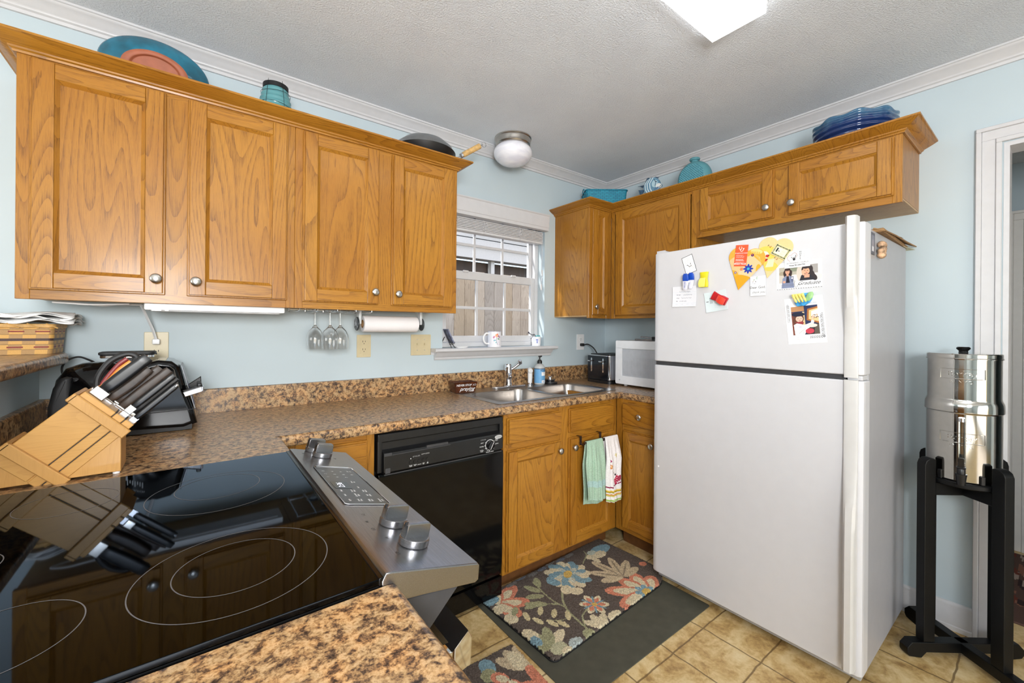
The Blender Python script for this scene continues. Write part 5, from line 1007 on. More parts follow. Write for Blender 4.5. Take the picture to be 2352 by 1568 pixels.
g = B(); bx(g, -0.012, 0.012, -0.026, 0.0, -0.011, 0.011, 0.004, 2); obj('plug', g, WHITEP, t)
g = B(); tube(g, [(0.0, -0.020, 0.008), (-0.008, -0.040, 0.045), (-0.022, -0.075, 0.09), (-0.032, -0.12, 0.125), (-0.034, -0.17, 0.1385)], 0.0032, 8, 6, flat=2.0)
tube(g, [(-0.034, -0.175, 0.1385), (-0.09, -0.19, 0.137), (-0.13, -0.20, 0.131), (-0.18, -0.19, 0.136), (-0.225, -0.20, 0.138), (-0.245, -0.22, 0.137), (-0.20, -0.25, 0.134), (-0.15, -0.25, 0.132), (-0.06, -0.235, 0.138)], 0.0028, 8, 6); obj('cable', g, WHITEP, t)

# ================================================================== under the wall cabinets
t = thing('under_cabinet_light', 'white slim light fixture mounted under the left wall cabinet', 'light', (-2.5465, -0.245, 1.370))
g = B(); prism(g, [(-0.055, -0.030), (0.055, -0.030), (0.055, 0.0), (-0.055, 0.0)], 'x', -0.216, 0.216, 0.003, 1); obj('housing', g, WHITEP, t)
g = B(); bx(g, -0.20, 0.20, -0.040, 0.040, -0.0345, -0.0302, 0.002, 1); obj('diffuser', g, plain('frosted_white_plastic', (232, 234, 236), 0.4), t)
g = B(); bx(g, -0.195, -0.17, -0.0562, -0.050, -0.034, -0.030); bx(g, -0.160, -0.150, -0.0562, -0.050, -0.034, -0.030); obj('switch', g, WHITEP, t)
t = thing('stemware_rack', 'wire stemware rack under the wall cabinet holding three wine glasses', 'rack', (-2.12, -0.17, 1.3705))
g = B()
for xx in (-0.155, -0.085, -0.005, 0.075, 0.145):
    tube(g, [(xx, -0.13, 0), (xx, -0.13, -0.014), (xx, -0.10, -0.017), (xx, 0.11, -0.017), (xx, 0.13, -0.014), (xx, 0.13, 0)], 0.0022, 6, 0)
for yy in (-0.10, 0.11): tube(g, [(-0.155, yy, -0.004), (0.145, yy, -0.004)], 0.0022, 6)
obj('wire_frame', g, CHROME, t)
GP = [(0.031, 0.0), (0.031, -0.002), (0.012, -0.005), (0.0042, -0.010), (0.0036, -0.05), (0.0042, -0.066), (0.012, -0.076), (0.026, -0.092), (0.0345, -0.112), (0.037, -0.132), (0.0355, -0.155), (0.032, -0.176), (0.0312, -0.176), (0.0345, -0.155), (0.036, -0.132), (0.0335, -0.113), (0.025, -0.094), (0.010, -0.079), (0, -0.075)]
def wine_glass(label, x, y):
    t = thing('wine_glass', label, 'glass', (x, y, 1.3605), group='wine glasses in the under-cabinet rack')
    g = B(); lathe(g, [(0, 0)]+[p for p in GP[:7]]+[(0, -0.0745)], 28); obj('foot_and_stem', g, GLASS, t)
    g = B(); lathe(g, [(0.010, -0.0755)]+GP[7:], 28); obj('bowl', g, GLASS, t)
wine_glass('upside-down wine glass hanging furthest left in the rack, behind another glass', -2.178, -0.12)
wine_glass('upside-down wine glass hanging in the middle, nearest the room', -2.135, -0.215)
wine_glass('upside-down wine glass hanging furthest right, nearest the paper towel roll', -2.078, -0.165)
t = thing('paper_towel_holder', 'clear bracket paper-towel holder under the cabinet by the window', 'holder', (-1.835, -0.17, 1.3705))
g = B()
for xx in (-0.158, 0.156):
    bx(g, xx-0.006, xx+0.006, -0.02, 0.02, -0.070, 0.0, 0.003, 1); bx(g, xx-0.016, xx+0.016, -0.028, 0.028, -0.006, 0.0, 0.002, 1)
obj('bracket', g, plain('clear_acrylic', (216, 220, 222), 0.15, vary=0.01), t)
g = B(); cyl(g, (-0.172, 0, -0.068), (-0.1645, 0, -0.068), 0.033, 32, bev=0.002); cyl(g, (0.162, 0, -0.068), (0.169, 0, -0.068), 0.033, 32, bev=0.002); o = obj('end_disc', g, plain('dark_grey_plastic_disc', (56, 62, 66), 0.3), t)
g = B(); cyl(g, (-0.176, 0, -0.068), (-0.1722, 0, -0.068), 0.010, 20)
for k in range(3): a = k*2.1; bx(g, -0.1735, -0.1718, -0.003, 0.003, 0.008, 0.030, mat=Matrix.Translation((0, 0, -0.068)) @ Matrix.Rotation(a, 4, 'X'))
obj('disc_spokes', g, plain('silver_grey_plastic', (150, 154, 158), 0.3), o)
t = thing('paper_towel_roll', 'white quilted paper towel roll on the holder near the window', 'paper towels', (-1.8375, -0.17, 1.3025))
def ptm():
    n = N('quilted_paper'); v = n.coord(); n.base(n.ramp(n.noise(v, 6, 2), [(0.3, (236, 234, 236)), (0.7, (242, 240, 242))])); n.p(0.9, 0, 0.1)
    m = n.mapping(v, (1, 1, 1), (0.0, 0.0, 0.0)); w = n.new('ShaderNodeTexWave', wave_type='BANDS', bands_direction='DIAGONAL'); n.t.links.new(m, w.inputs[0]); w.inputs['Scale'].default_value = 60; n.bump(w.outputs['Fac'], 0.15, 0.001); return n.m
g = B(); lathe(g, [(0.020, -0.139), (0.0375, -0.139), (0.0395, -0.136), (0.0395, 0.136), (0.0375, 0.139), (0.020, 0.139), (0.020, -0.139)], 40, mat=Matrix.Rotation(PI/2, 4, 'Y')); obj('towel_sheet', g, ptm(), t)
g = B(); lathe(g, [(0.0175, -0.140), (0.0198, -0.140), (0.0198, 0.140), (0.0175, 0.140), (0.0175, -0.140)], 24, mat=Matrix.Rotation(PI/2, 4, 'Y')); obj('cardboard_core', g, KRAFT, t)

# ================================================================== on the window sill
ZW = 1.168
t = thing('photo_easel', 'small black easel with a glossy plaque at the left end of the window sill', 'easel', (-1.425, -0.012, ZW))
g = B(); tube(g, [(-0.024, 0.0, 0.106), (0.024, -0.002, 0.0)], 0.0022, 6); tube(g, [(-0.012, 0.018, 0.066), (-0.040, 0.034, 0.002)], 0.0028, 6); tube(g, [(-0.006, -0.016, 0.056), (0.038, -0.022, 0.0)], 0.0022, 6); tube(g, [(0.004, -0.01, 0.022), (0.034, -0.012, 0.025), (0.040, -0.012, 0.036)], 0.002, 6, 4); obj('easel_legs', g, BLACKM, t)
g = B(); prism(g, [(-0.020, 0.112), (-0.012, 0.114), (0.030, 0.032), (0.022, 0.028)], 'y', -0.03, 0.03, 0.001, 1); obj('plaque', g, plain('blue_grey_gloss_plaque', (120, 124, 146), 0.15, 0.3, vary=0.3, scale=40), t)
t = thing('soap_dish', 'thin white oval dish lying on the sill by the easel', 'dish', (-1.335, -0.025, ZW)); 
g = B(); lathe(g, [(0, 0), (1, 0), (1.15, 0.006), (1.1, 0.007), (0.95, 0.003), (0, 0.003)], 32, mat=Matrix.Diagonal((0.036, 0.022, 1, 1))); obj('dish', g, WHITEP, t)
t = thing('mug', 'white mug printed with a flower tree, in the middle of the window sill', 'mug', (-1.083, -0.005, ZW))
c = Canvas(2*PI*0.044, 0.101, 0.0014, (236, 236, 242)); cx = 0.0 
def MX(a): return (math.radians(a) % (2*PI))*0.044
x0 = MX(255)
for k, (dx, z, cl) in enumerate(((-0.014, 0.066, (200, 70, 140)), (-0.006, 0.076, (240, 120, 70)), (0.004, 0.080, (236, 90, 60)), (0.012, 0.070, (150, 40, 120)), (0.0, 0.068, (240, 140, 90)), (-0.020, 0.062, (190, 80, 170)), (0.018, 0.064, (120, 60, 160)))): flower(c, x0+dx, z, 0.0075, 6, cl, (250, 210, 90), 0.002)
c.line([(x0+0.0, 0.062), (x0-0.004, 0.04), (x0+0.004, 0.016)], 0.0022, (70, 60, 130)); c.line([(x0-0.003, 0.046), (x0-0.016, 0.036)], 0.0016, (80, 150, 160)); c.ell(x0-0.014, 0.044, 0.008, 0.004, (110, 170, 190), 20); c.ell(x0+0.012, 0.052, 0.008, 0.004, (110, 160, 120), -20); c.ell(x0-0.006, 0.03, 0.007, 0.003, (120, 190, 200), 50)
for k in range(6): c.rect(x0+0.008, x0+0.026-0.002*(k % 2), 0.016+0.005*k, 0.0168+0.005*k, (190, 170, 205))
c.obj('mug_body', GLAZED, t, lambda x, z: (0.044*math.cos(x/0.044), 0.044*math.sin(x/0.044), z), 0.003)
g = B(); lathe(g, [(0, 0.0), (0.041, 0.0), (0.041, 0.004), (0, 0.004)], 32); obj('mug_base', g, WHITEP, t)
g = B(); lathe(g, [(0.0412, 0.098), (0.0445, 0.098), (0.0448, 0.101), (0.042, 0.102), (0.0408, 0.100), (0.0412, 0.098)], 40); obj('rim_band', g, plain('grey_lilac_rim', (176, 172, 186), 0.3), t)
g = B(); tube(g, [(-0.042, 0, 0.084), (-0.060, 0.004, 0.088), (-0.078, 0.006, 0.070), (-0.080, 0.006, 0.045), (-0.066, 0.004, 0.024), (-0.043, 0, 0.022)], 0.0055, 10, 6); obj('handle', g, WHITEP, t)
t = thing('planter', 'little white patterned pot with a bare twig at the right end of the sill', 'planter', (-0.70, 0.028, ZW))
c = Canvas(2*PI*0.034, 0.064, 0.0014, (238, 240, 246)); x0 = (math.radians(240))*0.034
for k in range(40): a = k*0.6; c.ell(x0+0.0075*math.cos(a)*(0.4+0.6*math.sin(k)), 0.032+0.013*math.sin(a*1.7), 0.003, 0.0016, ((90, 110, 190), (150, 160, 220))[k % 2], k*31)
c.obj('pot', GLAZED, t, lambda x, z: ((0.030+0.06*z)*math.cos(x/0.034), (0.030+0.06*z)*math.sin(x/0.034), z), 0.0025)
g = B(); lathe(g, [(0, 0.0), (0.029, 0.0), (0.029, 0.003), (0, 0.003)], 24); lathe(g, [(0, 0.050), (0.030, 0.050), (0, 0.054)], 24); obj('soil', g, plain('potting_soil', (70, 56, 46), 0.9), t)
g = B(); prism(g, rrect(-0.004, 0.030, -0.010, 0.010, 0.005, 3), 'z', 0.064, 0.074, 0.002, 1); obj('teal_stone', g, plain('teal_glass_stone', (110, 190, 196), 0.2), t)
g = B(); tube(g, [(0.0, 0.0, 0.05), (-0.020, -0.004, 0.080), (-0.045, -0.006, 0.078), (-0.085, -0.008, 0.094)], 0.0022, 6, 5); tube(g, [(-0.03, -0.005, 0.080), (-0.045, -0.01, 0.060), (-0.062, -0.012, 0.048)], 0.0016, 6, 4); tube(g, [(-0.05, -0.006, 0.080), (-0.075, -0.006, 0.085), (-0.090, -0.004, 0.082)], 0.0014, 6, 4)
bmesh.ops.create_icosphere(g, subdivisions=1, radius=0.006, matrix=Matrix.Translation((-0.076, -0.008, 0.094))); obj('twig', g, plain('dark_twig', (70, 66, 74), 0.8), t)

# ================================================================== towels on the sink cabinet door
t = thing('towel_bar', 'bronze over-the-door towel bar hooked on the right sink cabinet door', 'towel bar', (-0.80, -0.6262, 0.699))
BRZ = plain('dark_bronze_metal', (82, 66, 60), 0.3, 0.8, vary=0.2)
g = B()
for xx in (-0.140, 0.020):
    bx(g, xx-0.008, xx+0.008, -0.006, 0.0205, 0.0003, 0.0022); bx(g, xx-0.008, xx+0.008, -0.007, -0.0052, -0.045, 0.0022, 0.0006, 1); tube(g, [(xx, -0.007, -0.035), (xx, -0.020, -0.043), (xx, -0.034, -0.036), (xx, -0.036, -0.024)], 0.0042, 8, 4)
tube(g, [(-0.145, -0.034, -0.030), (0.128, -0.034, -0.030)], 0.004, 10); obj('bar', g, BRZ, t)
def towel(name, label, x0, x1, zb, zback, paint, bg, seed, ypush=0.0, fan=0.0):
    """cloth folded over the bar: front panel, fold, shorter back panel; pattern runs down the front"""
    o = thing(name, label, 'towel', ((x0+x1)/2, -0.660, 0.669)); w = x1-x0; Lf = 0.669-zb; Lb = 0.669-zback; arc = 0.028; c = Canvas(w, Lf+Lb+arc, 0.0035, bg)
    if paint: paint(c, w, Lf)
    rnd = random.Random(seed); ph = [rnd.random()*6 for _ in range(4)]
    def fn(x, s):
        u = x/w-0.5
        if s <= Lf: d = Lf-s; y = -0.0085; z = -d; side = 1
        elif s <= Lf+arc: a = (s-Lf)/arc*PI; y = -0.0085*math.cos(a); z = 0.0085*math.sin(a); d = 0; side = 1-a/PI*2
        else: d = s-Lf-arc; y = 0.0085; z = -d; side = -1
        k = min(1, d/0.12); wav = 0.007*math.sin(u*9+ph[0]+d*3)+0.005*math.sin(u*17+ph[1]-d*6)
        y += (-abs(wav)*1.6-0.004 if side > 0 else wav*0.35+0.001)*k if d else 0
        y += -ypush*k*(1 if side > 0 else 0)
        xx = u*w*(0.86+0.14*k+fan*d)+0.004*math.sin(d*20+ph[2])*k
        z += 0.012*math.sin(u*3+ph[3])*min(1, d/0.25)
        return (xx, y, z)
    c.obj('cloth', TERRY, o, fn, 0.003); return o
def p_green(c, w, L):
    for k in range(18): c.rect(w*k/18, w*(k+0.45)/18, 0, c.h, (176, 200, 180))
    c.rect(0, w, 0.0, 0.012, (168, 196, 176)); c.rect(0, w, 0.075, 0.108, (166, 196, 192)); c.noise(0.05)
towel('kitchen_towel', 'pale sage green ribbed towel hanging over the bar, the one further left', -0.940, -0.790, 0.352, 0.325, p_green, (158, 188, 164), 3, 0.004, 0.10)
def p_white(c, w, L):
    for k, (z, hh, cl) in enumerate(((0.004, 0.010, (166, 196, 110)), (0.030, 0.008, (206, 200, 110)), (0.037, 0.007, (214, 150, 80)), (0.054, 0.007, (170, 150, 40)), (0.060, 0.005, (226, 190, 90)))): c.rect(0, w, z, z+hh, cl)
    c.line([(0, 0.083), (w*0.3, 0.083), (w*0.62, 0.094), (w, 0.112)], 0.006, (140, 40, 74)); c.poly([(w*0.40, 0.085), (w*0.52, 0.085), (w*0.46, 0.070)], (140, 40, 74))
    c.ell(w*0.68, 0.122, 0.013, 0.026, (180, 36, 66), -14); c.ell(w*0.80, 0.128, 0.008, 0.020, (150, 26, 56), -20)
    for k in range(4): c.line([(w*0.60, 0.106+0.010*k), (w*0.80, 0.114+0.010*k)], 0.002, (240, 170, 190))
    c.ell(w*0.62, 0.153, 0.006, 0.005, (40, 24, 34)); c.line([(w*0.60, 0.156), (w*0.42, 0.172)], 0.0014, (50, 30, 40)); c.ell(w*0.41, 0.173, 0.0024, 0.0024, (40, 24, 34))
    flower(c, w*0.30, 0.198, 0.013, 7, (206, 130, 60), (240, 200, 150), 0.004); c.ell(w*0.26, 0.228, 0.007, 0.008, (146, 34, 90)); flower(c, w*0.64, 0.258, 0.012, 6, (214, 196, 110), (170, 140, 60), 0.003); c.noise(0.03)
towel('kitchen_towel', 'white embroidered towel with a red ladybug and striped hem, the one further right', -0.788, -0.660, 0.318, 0.40, p_white, (238, 234, 234), 8, 0.010, 0.12)

# ================================================================== floor mats
def frond(c, x, y, ang, L, n, col, wd):
    for k in range(n):
        for s in (-1, 1): p = L*(0.15+0.8*k/n); c.petal(x+p*math.cos(math.radians(ang)), y+p*math.sin(math.radians(ang)), ang+s*42, L*(0.42-0.2*k/n), wd, col)
    c.petal(x, y, ang, L*1.15, wd, col)
CR = (214, 200, 168); SG = (158, 156, 122); BL = (128, 156, 166); CO = (206, 134, 108); YE = (210, 176, 100); BGR = (98, 88, 81); PA = (196, 178, 148)
def p_rug(c):
    w, h = c.w, c.h
    ST = lambda pts, wd: c.line([(p.x, p.y) for p in smooth_path([(x, y, 0) for x, y in pts], 6)], wd, SG)
    ST([(0.227, 0.0), (0.238, 0.091), (0.26, 0.176), (0.317, 0.252), (0.40, 0.31)], 0.010); ST([(0.26, 0.176), (0.25, 0.265), (0.275, 0.412)], 0.007); ST([(0.26, 0.176), (0.246, 0.218), (0.15, 0.30)], 0.007); ST([(0.225, 0.03), (0.273, 0.089), (0.325, 0.108)], 0.007); ST([(0.245, 0.13), (0.19, 0.13), (0.15, 0.16)], 0.005)
    # blue bloom
    for k in range(11): c.petal(0.461, 0.343, k*360/11, 0.125, 0.062, BL if k % 2 else CR)
    for k in range(11): c.petal(0.461, 0.343, k*360/11+14, 0.105, 0.040, CR if k % 2 else BL)
    for k in range(9): c.petal(0.461, 0.343, k*40+8, 0.074, 0.032, BL if k % 2 else (196, 196, 178))
    for k in range(8): c.petal(0.461, 0.343, k*45, 0.046, 0.018, (150, 172, 174))
    c.ell(0.461, 0.345, 0.034, 0.022, YE, 30); c.ell(0.355, 0.345, 0.026, 0.038, BL, 20); c.ell(0.36, 0.262, 0.036, 0.028, CR, 30); c.ell(0.39, 0.225, 0.034, 0.028, CR, -20)
    # coral lily cut by the near edge
    for a, L in ((20, 0.15), (58, 0.16), (96, 0.15), (138, 0.20), (176, 0.19)): c.petal(0.646, 0.004, a, L, 0.082, CO); c.petal(0.646, 0.004, a, L*0.80, 0.052, CR)
    for k in range(7): c.ell(0.646+0.036*math.cos(k*0.9), 0.008+0.034*math.sin(k*0.9), 0.020, 0.014, BL, k*50)
    c.ell(0.650, 0.006, 0.026, 0.022, YE)
    # beige leaf spray
    for a, L in ((60, 0.18), (95, 0.19), (128, 0.17), (28, 0.16), (160, 0.13), (0, 0.13)): c.petal(0.665, 0.150, a, L, 0.050, PA)
    for a, L in ((60, 0.15), (95, 0.16), (128, 0.14), (28, 0.13)): c.petal(0.665, 0.150, a, L, 0.010, (148, 134, 114))
    c.ell(0.845, 0.15, 0.024, 0.018, CO)
    # small coral star
    for k in range(6): c.petal(0.378, 0.108, k*60+20, 0.070, 0.034, CR)
    for k in range(6): c.petal(0.378, 0.108, k*60+20, 0.052, 0.022, CO)
    for k in range(6): c.petal(0.378, 0.108, k*60+50, 0.062, 0.010, BL)
    c.ell(0.378, 0.108, 0.013, 0.013, YE)
    # left coral bloom
    for a, L in ((20, 0.165), (-30, 0.15), (60, 0.13), (-75, 0.13)): c.petal(0.035, 0.39, a, L, 0.075, CO); c.petal(0.035, 0.39, a, L*0.75, 0.045, CR)
    c.ell(0.02, 0.43, 0.05, 0.03, BL); c.ell(0.015, 0.36, 0.035, 0.028, CR); c.ell(0.024, 0.28, 0.028, 0.034, CR); c.ell(0.066, 0.305, 0.030, 0.014, SG, 40)
    # green leaves and cream buds
    for x, y, a, L in ((0.245, 0.30, 150, 0.09), (0.25, 0.33, 110, 0.09), (0.215, 0.245, 140, 0.11), (0.27, 0.36, 60, 0.08), (0.20, 0.28, 175, 0.09)): c.petal(x, y, a, L, 0.036, SG)
    for x, y, a in ((0.083, 0.247, 70), (0.103, 0.194, 100), (0.141, 0.145, 100), (0.173, 0.112, 100), (0.192, 0.184, 40), (0.155, 0.234, 40), (0.229, 0.135, 50)): c.ell(x, y, 0.030, 0.013, (204, 190, 150), a)
    for a in (20, 60, 100, 150): c.petal(0.045, 0.055, a, 0.11, 0.048, SG if a > 40 else CR)
    c.ell(0.018, 0.15, 0.03, 0.045, CR); c.ell(0.016, 0.115, 0.02, 0.03, BL); c.ell(0.06, 0.03, 0.04, 0.03, (186, 182, 150))
    for a in (40, 80, 120): c.petal(0.295, -0.01, a, 0.085, 0.04, CR)
    c.ell(0.392, 0.004, 0.04, 0.024, CR); c.ell(0.134, 0.008, 0.035, 0.024, (176, 184, 180)); c.ell(0.077, 0.004, 0.024, 0.016, CR); c.ell(0.215, 0.006, 0.028, 0.026, SG)
    # far edge
    c.ell(0.79, 0.39, 0.075, 0.038, BL); c.ell(0.74, 0.36, 0.05, 0.03, CR); c.ell(0.685, 0.375, 0.035, 0.022, CR); c.ell(0.68, 0.335, 0.016, 0.03, CR); c.ell(0.72, 0.40, 0.03, 0.02, (184, 190, 176)); c.line([(0.60, 0.36), (0.68, 0.40), (0.70, 0.44)], 0.006, SG)
    for k in range(7): c.ell(0.18+0.07*k, 0.465+0.01*math.sin(k*2), 0.034, 0.012, ((120, 116, 112), (108, 112, 122))[k % 2])
    c.noise(0.13)
def rug(name, label, corner, rz, w, h, paint, rad, res=0.0030):
    o = thing(name, label, 'rug', (corner[0], corner[1], 0), rz, 'floral kitchen rugs'); c = Canvas(w, h, res, BGR); paint(c)
    o_ = rrect(0, w, 0, h, 0.02, 4)
    m = np.ones_like(c.mask)
    for cx, cy, r in rad:
        dx = (cx-c.X) if cx < w/2 else (c.X-cx); dy = (cy-c.Y) if cy < h/2 else (c.Y-cy); m &= ~((dx > 0) & (dy > 0) & (dx*dx+dy*dy > r*r))
    c.mask = m; rnd = np.random.RandomState(5); zz = 0.0150+0.0040*rnd.rand(c.nx+1, c.ny+1); jx = (rnd.rand(c.nx+1, c.ny+1)-0.5)*res*0.9; jy = (rnd.rand(c.nx+1, c.ny+1)-0.5)*res*0.9
    def fn(x, y):
        i, j = round(x/w*c.nx), round(y/h*c.ny); return (x+jx[i, j], y+jy[i, j], zz[i, j]+0.0030)
    c.obj('pile', PILE, o, fn, 0.009)
    g = B(); pts = []
    for cx, cy, r in rad: pass
    R = {(0, 0): 0.01, (1, 0): 0.01, (1, 1): 0.01, (0, 1): 0.01}
    for cx, cy, r in rad: R[(int(cx > w/2), int(cy > h/2))] = r
    for (ix, iy), a0 in (((1, 1), 0), ((0, 1), 90), ((0, 0), 180), ((1, 0), 270)):
        r = R[(ix, iy)]; cx = w-r if ix else r; cy = h-r if iy else r
        for k in range(7): a = math.radians(a0+90*k/6); pts.append((cx+(r+0.003)*math.cos(a), cy+(r+0.003)*math.sin(a)))
    prism(g, pts, 'z', 0.0045, 0.0115, 0.001, 1); obj('backing', g, BLACKM, o); return o
rug('rug', 'floral shag rug in brown, cream, blue and coral on the mat by the sink', (-1.522, -1.052), math.radians(3.2), 0.882, 0.478, p_rug, [(0.742, 0.14, 0.14), (0.025, 0.025, 0.025), (0.862, 0.466, 0.02), (0.02, 0.466, 0.02)])
def p_rug2(c):
    w, h = c.w, c.h
    for a in (75, 100, 60, 125, 40): c.petal(0.50, 0.67, a, 0.12, 0.05, PA)
    c.ell(0.495, 0.72, 0.03, 0.05, CR); c.ell(0.385, 0.755, 0.03, 0.04, BL); c.ell(0.37, 0.72, 0.03, 0.03, SG)
    for a in (150, 200, 250, 100): c.petal(0.53, 0.56, a, 0.12, 0.055, CO); c.petal(0.42, 0.66, a+30, 0.07, 0.05, CO); c.petal(0.42, 0.66, a+30, 0.05, 0.03, CR)
    c.noise(0.13)
rug('rug', 'second floral shag rug on the floor in front of the range, mostly hidden by it', (-2.16, -1.66), math.radians(-2.5), 0.53, 0.80, p_rug2, [(0.51, 0.78, 0.02)]).location.z = -0.004
g = B(); prism(g, rrect(-0.435, 0.435, -0.333, 0.333, 0.01, 3), 'z', 0.0006, 0.0042, 0.001, 1)
MATM = plain('dark_olive_rubber', (76, 75, 64), 0.75, 0, 0.3, 0, 0.05, 20, 0.4, 260, 0.001)
o = obj('floor_mat', g, MATM); o.location = (-1.138, -0.902, 0); tag(o, 'flat dark grey-green rubber mat under the floral rug', 'mat')
# ================================================================== on top of the left wall cabinets
ZT = ZB+UH+0.0005
t = thing('oval_platter', 'teal glazed oval platter standing on edge, its terracotta foot toward the room', 'platter', (-2.742, -0.215, ZT))
TEAL = plain('teal_glaze', (28, 100, 124), 0.10, 0, 0.5, 0.4, 0.22, 14); TERRA = plain('bare_terracotta', (164, 94, 66), 0.6, vary=0.06)
PM = Matrix.Translation((0, 0.01, 0.106)) @ Matrix.Rotation(math.radians(20), 4, 'X') @ Matrix.Rotation(PI/2, 4, 'X') @ Matrix.Diagonal((1.58, 1.06, 1, 1))
# lathe axis points to the room (-y); z = toward the room
g = B(); lathe(g, [(0, -0.006), (0.056, -0.006), (0.078, -0.020), (0.096, -0.040), (0.1005, -0.042), (0.101, -0.037), (0.098, -0.030), (0.088, -0.014), (0.072, 0.004), (0.060, 0.012)], 72, mat=PM); obj('platter_body', g, TEAL, t, 60)
g = B(); lathe(g, [(0.0602, 0.0118), (0.057, 0.015), (0.052, 0.017), (0.047, 0.0165), (0.045, 0.015), (0.043, 0.009), (0.041, 0.0075), (0, 0.0065)], 72, mat=PM); obj('foot_ring', g, TERRA, t, 60)
t = thing('glass_jar', 'aqua glass jar lantern wrapped in dark wire, on the left cabinets', 'jar', (-2.357, -0.205, ZT))
AQ = N('aqua_frosted_glass'); AQ.base(rgba((104, 168, 174))); AQ.p(0.18, 0, 0.5); AQ.b.inputs['Transmission Weight'].default_value = 0.25; AQ = AQ.m
g = B(); pr_ = []
for k in range(40):
    z = 0.004+0.172*k/39; r = 0.050+0.010*math.sin(min(1, z/0.09)*PI*0.5)-0.016*max(0, (z-0.10)/0.08)**1.3; pr_.append((r+0.0022*math.sin(k*PI*2/4.4), z))
lathe(g, [(0, 0.0), (0.045, 0.0)]+pr_+[(0.040, 0.178), (0, 0.178)], 40); obj('glass_body', g, AQ, t, 60)
WIRE = plain('dark_rusted_wire', (44, 46, 48), 0.55, 0.6)
g = B()
for z, r in ((0.152, 0.0545), (0.100, 0.0612)):
    tube(g, [(r*math.cos(a), r*math.sin(a), z+0.003*math.sin(a*2+z*60)) for a in [2*PI*k/32 for k in range(32)]], 0.0007, 5, closed=True)
for a in (4.0, 5.1, 1.0, 2.6): tube(g, [(0.060*math.cos(a), 0.060*math.sin(a), 0.02), (0.0625*math.cos(a), 0.0625*math.sin(a), 0.09), (0.052*math.cos(a), 0.052*math.sin(a), 0.170), (0.047*math.cos(a), 0.047*math.sin(a), 0.198)], 0.0008, 5, 4)
obj('wire_wrap', g, WIRE, t)
g = B(); lathe(g, [(0.044, 0.172), (0.0475, 0.172), (0.0475, 0.190), (0.044, 0.190), (0.044, 0.172)], 40); obj('metal_collar', g, WIRE, t)
t = thing('wok', 'black wok with a domed lid and wooden handle on the left wall cabinets', 'pan', (-1.672, -0.195, ZT), rz=math.radians(-4))
g = B(); pf = [(0, 0.0), (0.060, 0.0), (0.085, 0.008), (0.115, 0.032), (0.140, 0.066), (0.158, 0.106), (0.162, 0.116), (0.160, 0.117), (0.155, 0.107), (0.137, 0.068), (0.112, 0.036), (0.083, 0.012), (0, 0.004)]
pf = [(r, z*0.79) for r, z in pf]
lathe(g, pf, 56); obj('wok_body', g, plain('black_nonstick_coating', (24, 24, 25), 0.42, 0, 0.5, 0, 0.1), t, 60)
g = B(); lathe(g, [(0.150, 0.0935), (0.154, 0.095), (0.146, 0.116), (0.11, 0.146), (0.05, 0.166), (0, 0.168)], 56); ld = obj('lid', g, plain('brushed_aluminium', (176, 178, 180), 0.3, 1.0), t, 60)
LW = plain('pale_turned_wood', (206, 168, 108), 0.45, vary=0.1, scale=60)
g = B(); lathe(g, [(0, 0.168), (0.010, 0.168), (0.009, 0.174), (0.017, 0.181), (0.018, 0.190), (0.012, 0.196), (0, 0.197)], 24, c=(0.005, 0.01, 0)); obj('lid_knob', g, LW, ld)
g = B(); a0 = Vector((0.150, -0.02, 0.080)); dr_ = Vector((0.80, -0.22, 0.55)).normalized()
for s in (-1, 1): tube(g, [a0+Vector((0, s*0.016, -0.01)), a0+dr_*0.025+Vector((0, s*0.010, 0)), a0+dr_*0.062+Vector((0, s*0.004, 0))], 0.003, 8, 4)
cyl(g, a0+dr_*0.055, a0+dr_*0.070, 0.0145, 20, bev=0.002); pts = [a0+dr_*0.195+Vector((math.cos(a)*0.014+0.014, 0, math.sin(a)*0.014+0.006)) for a in [2*PI*k/20 for k in range(20)]]; tube(g, pts, 0.002, 6, closed=True); tube(g, [a0+dr_*0.18, a0+dr_*0.20], 0.003, 8); hh = obj('handle_ferrule', g, CHROME, t)
g = B(); cyl(g, a0+dr_*0.0705, a0+dr_*0.185, 0.0145, 24, bev=0.003); obj('handle', g, LW, t)

# ================================================================== on top of the right wall cabinets
t = thing('woven_basket', 'turquoise woven basket with loop handles in the corner above the cabinets', 'basket', (-0.275, -0.215, ZT), rz=-math.atan2(0.605, 0.796))
TQ = N('turquoise_woven_fibre'); v = TQ.coord(); br = TQ.new('ShaderNodeTexBrick', offset=0.5); TQ.t.links.new(TQ.mapping(v, (1, 1, 1), (PI/2, 0, 0)), br.inputs['Vector']); br.inputs['Scale'].default_value = 1; br.inputs['Brick Width'].default_value = 0.03; br.inputs['Row Height'].default_value = 0.011; br.inputs['Mortar Size'].default_value = 0.0012; br.inputs['Color1'].default_value = rgba((20, 128, 156)); br.inputs['Color2'].default_value = rgba((28, 150, 176)); br.inputs['Mortar'].default_value = rgba((12, 84, 108)); TQ.base(br.outputs['Color']); TQ.p(0.6); TQ.bump(br.outputs['Fac'], -0.6, 0.003); TQ = TQ.m
g = B()
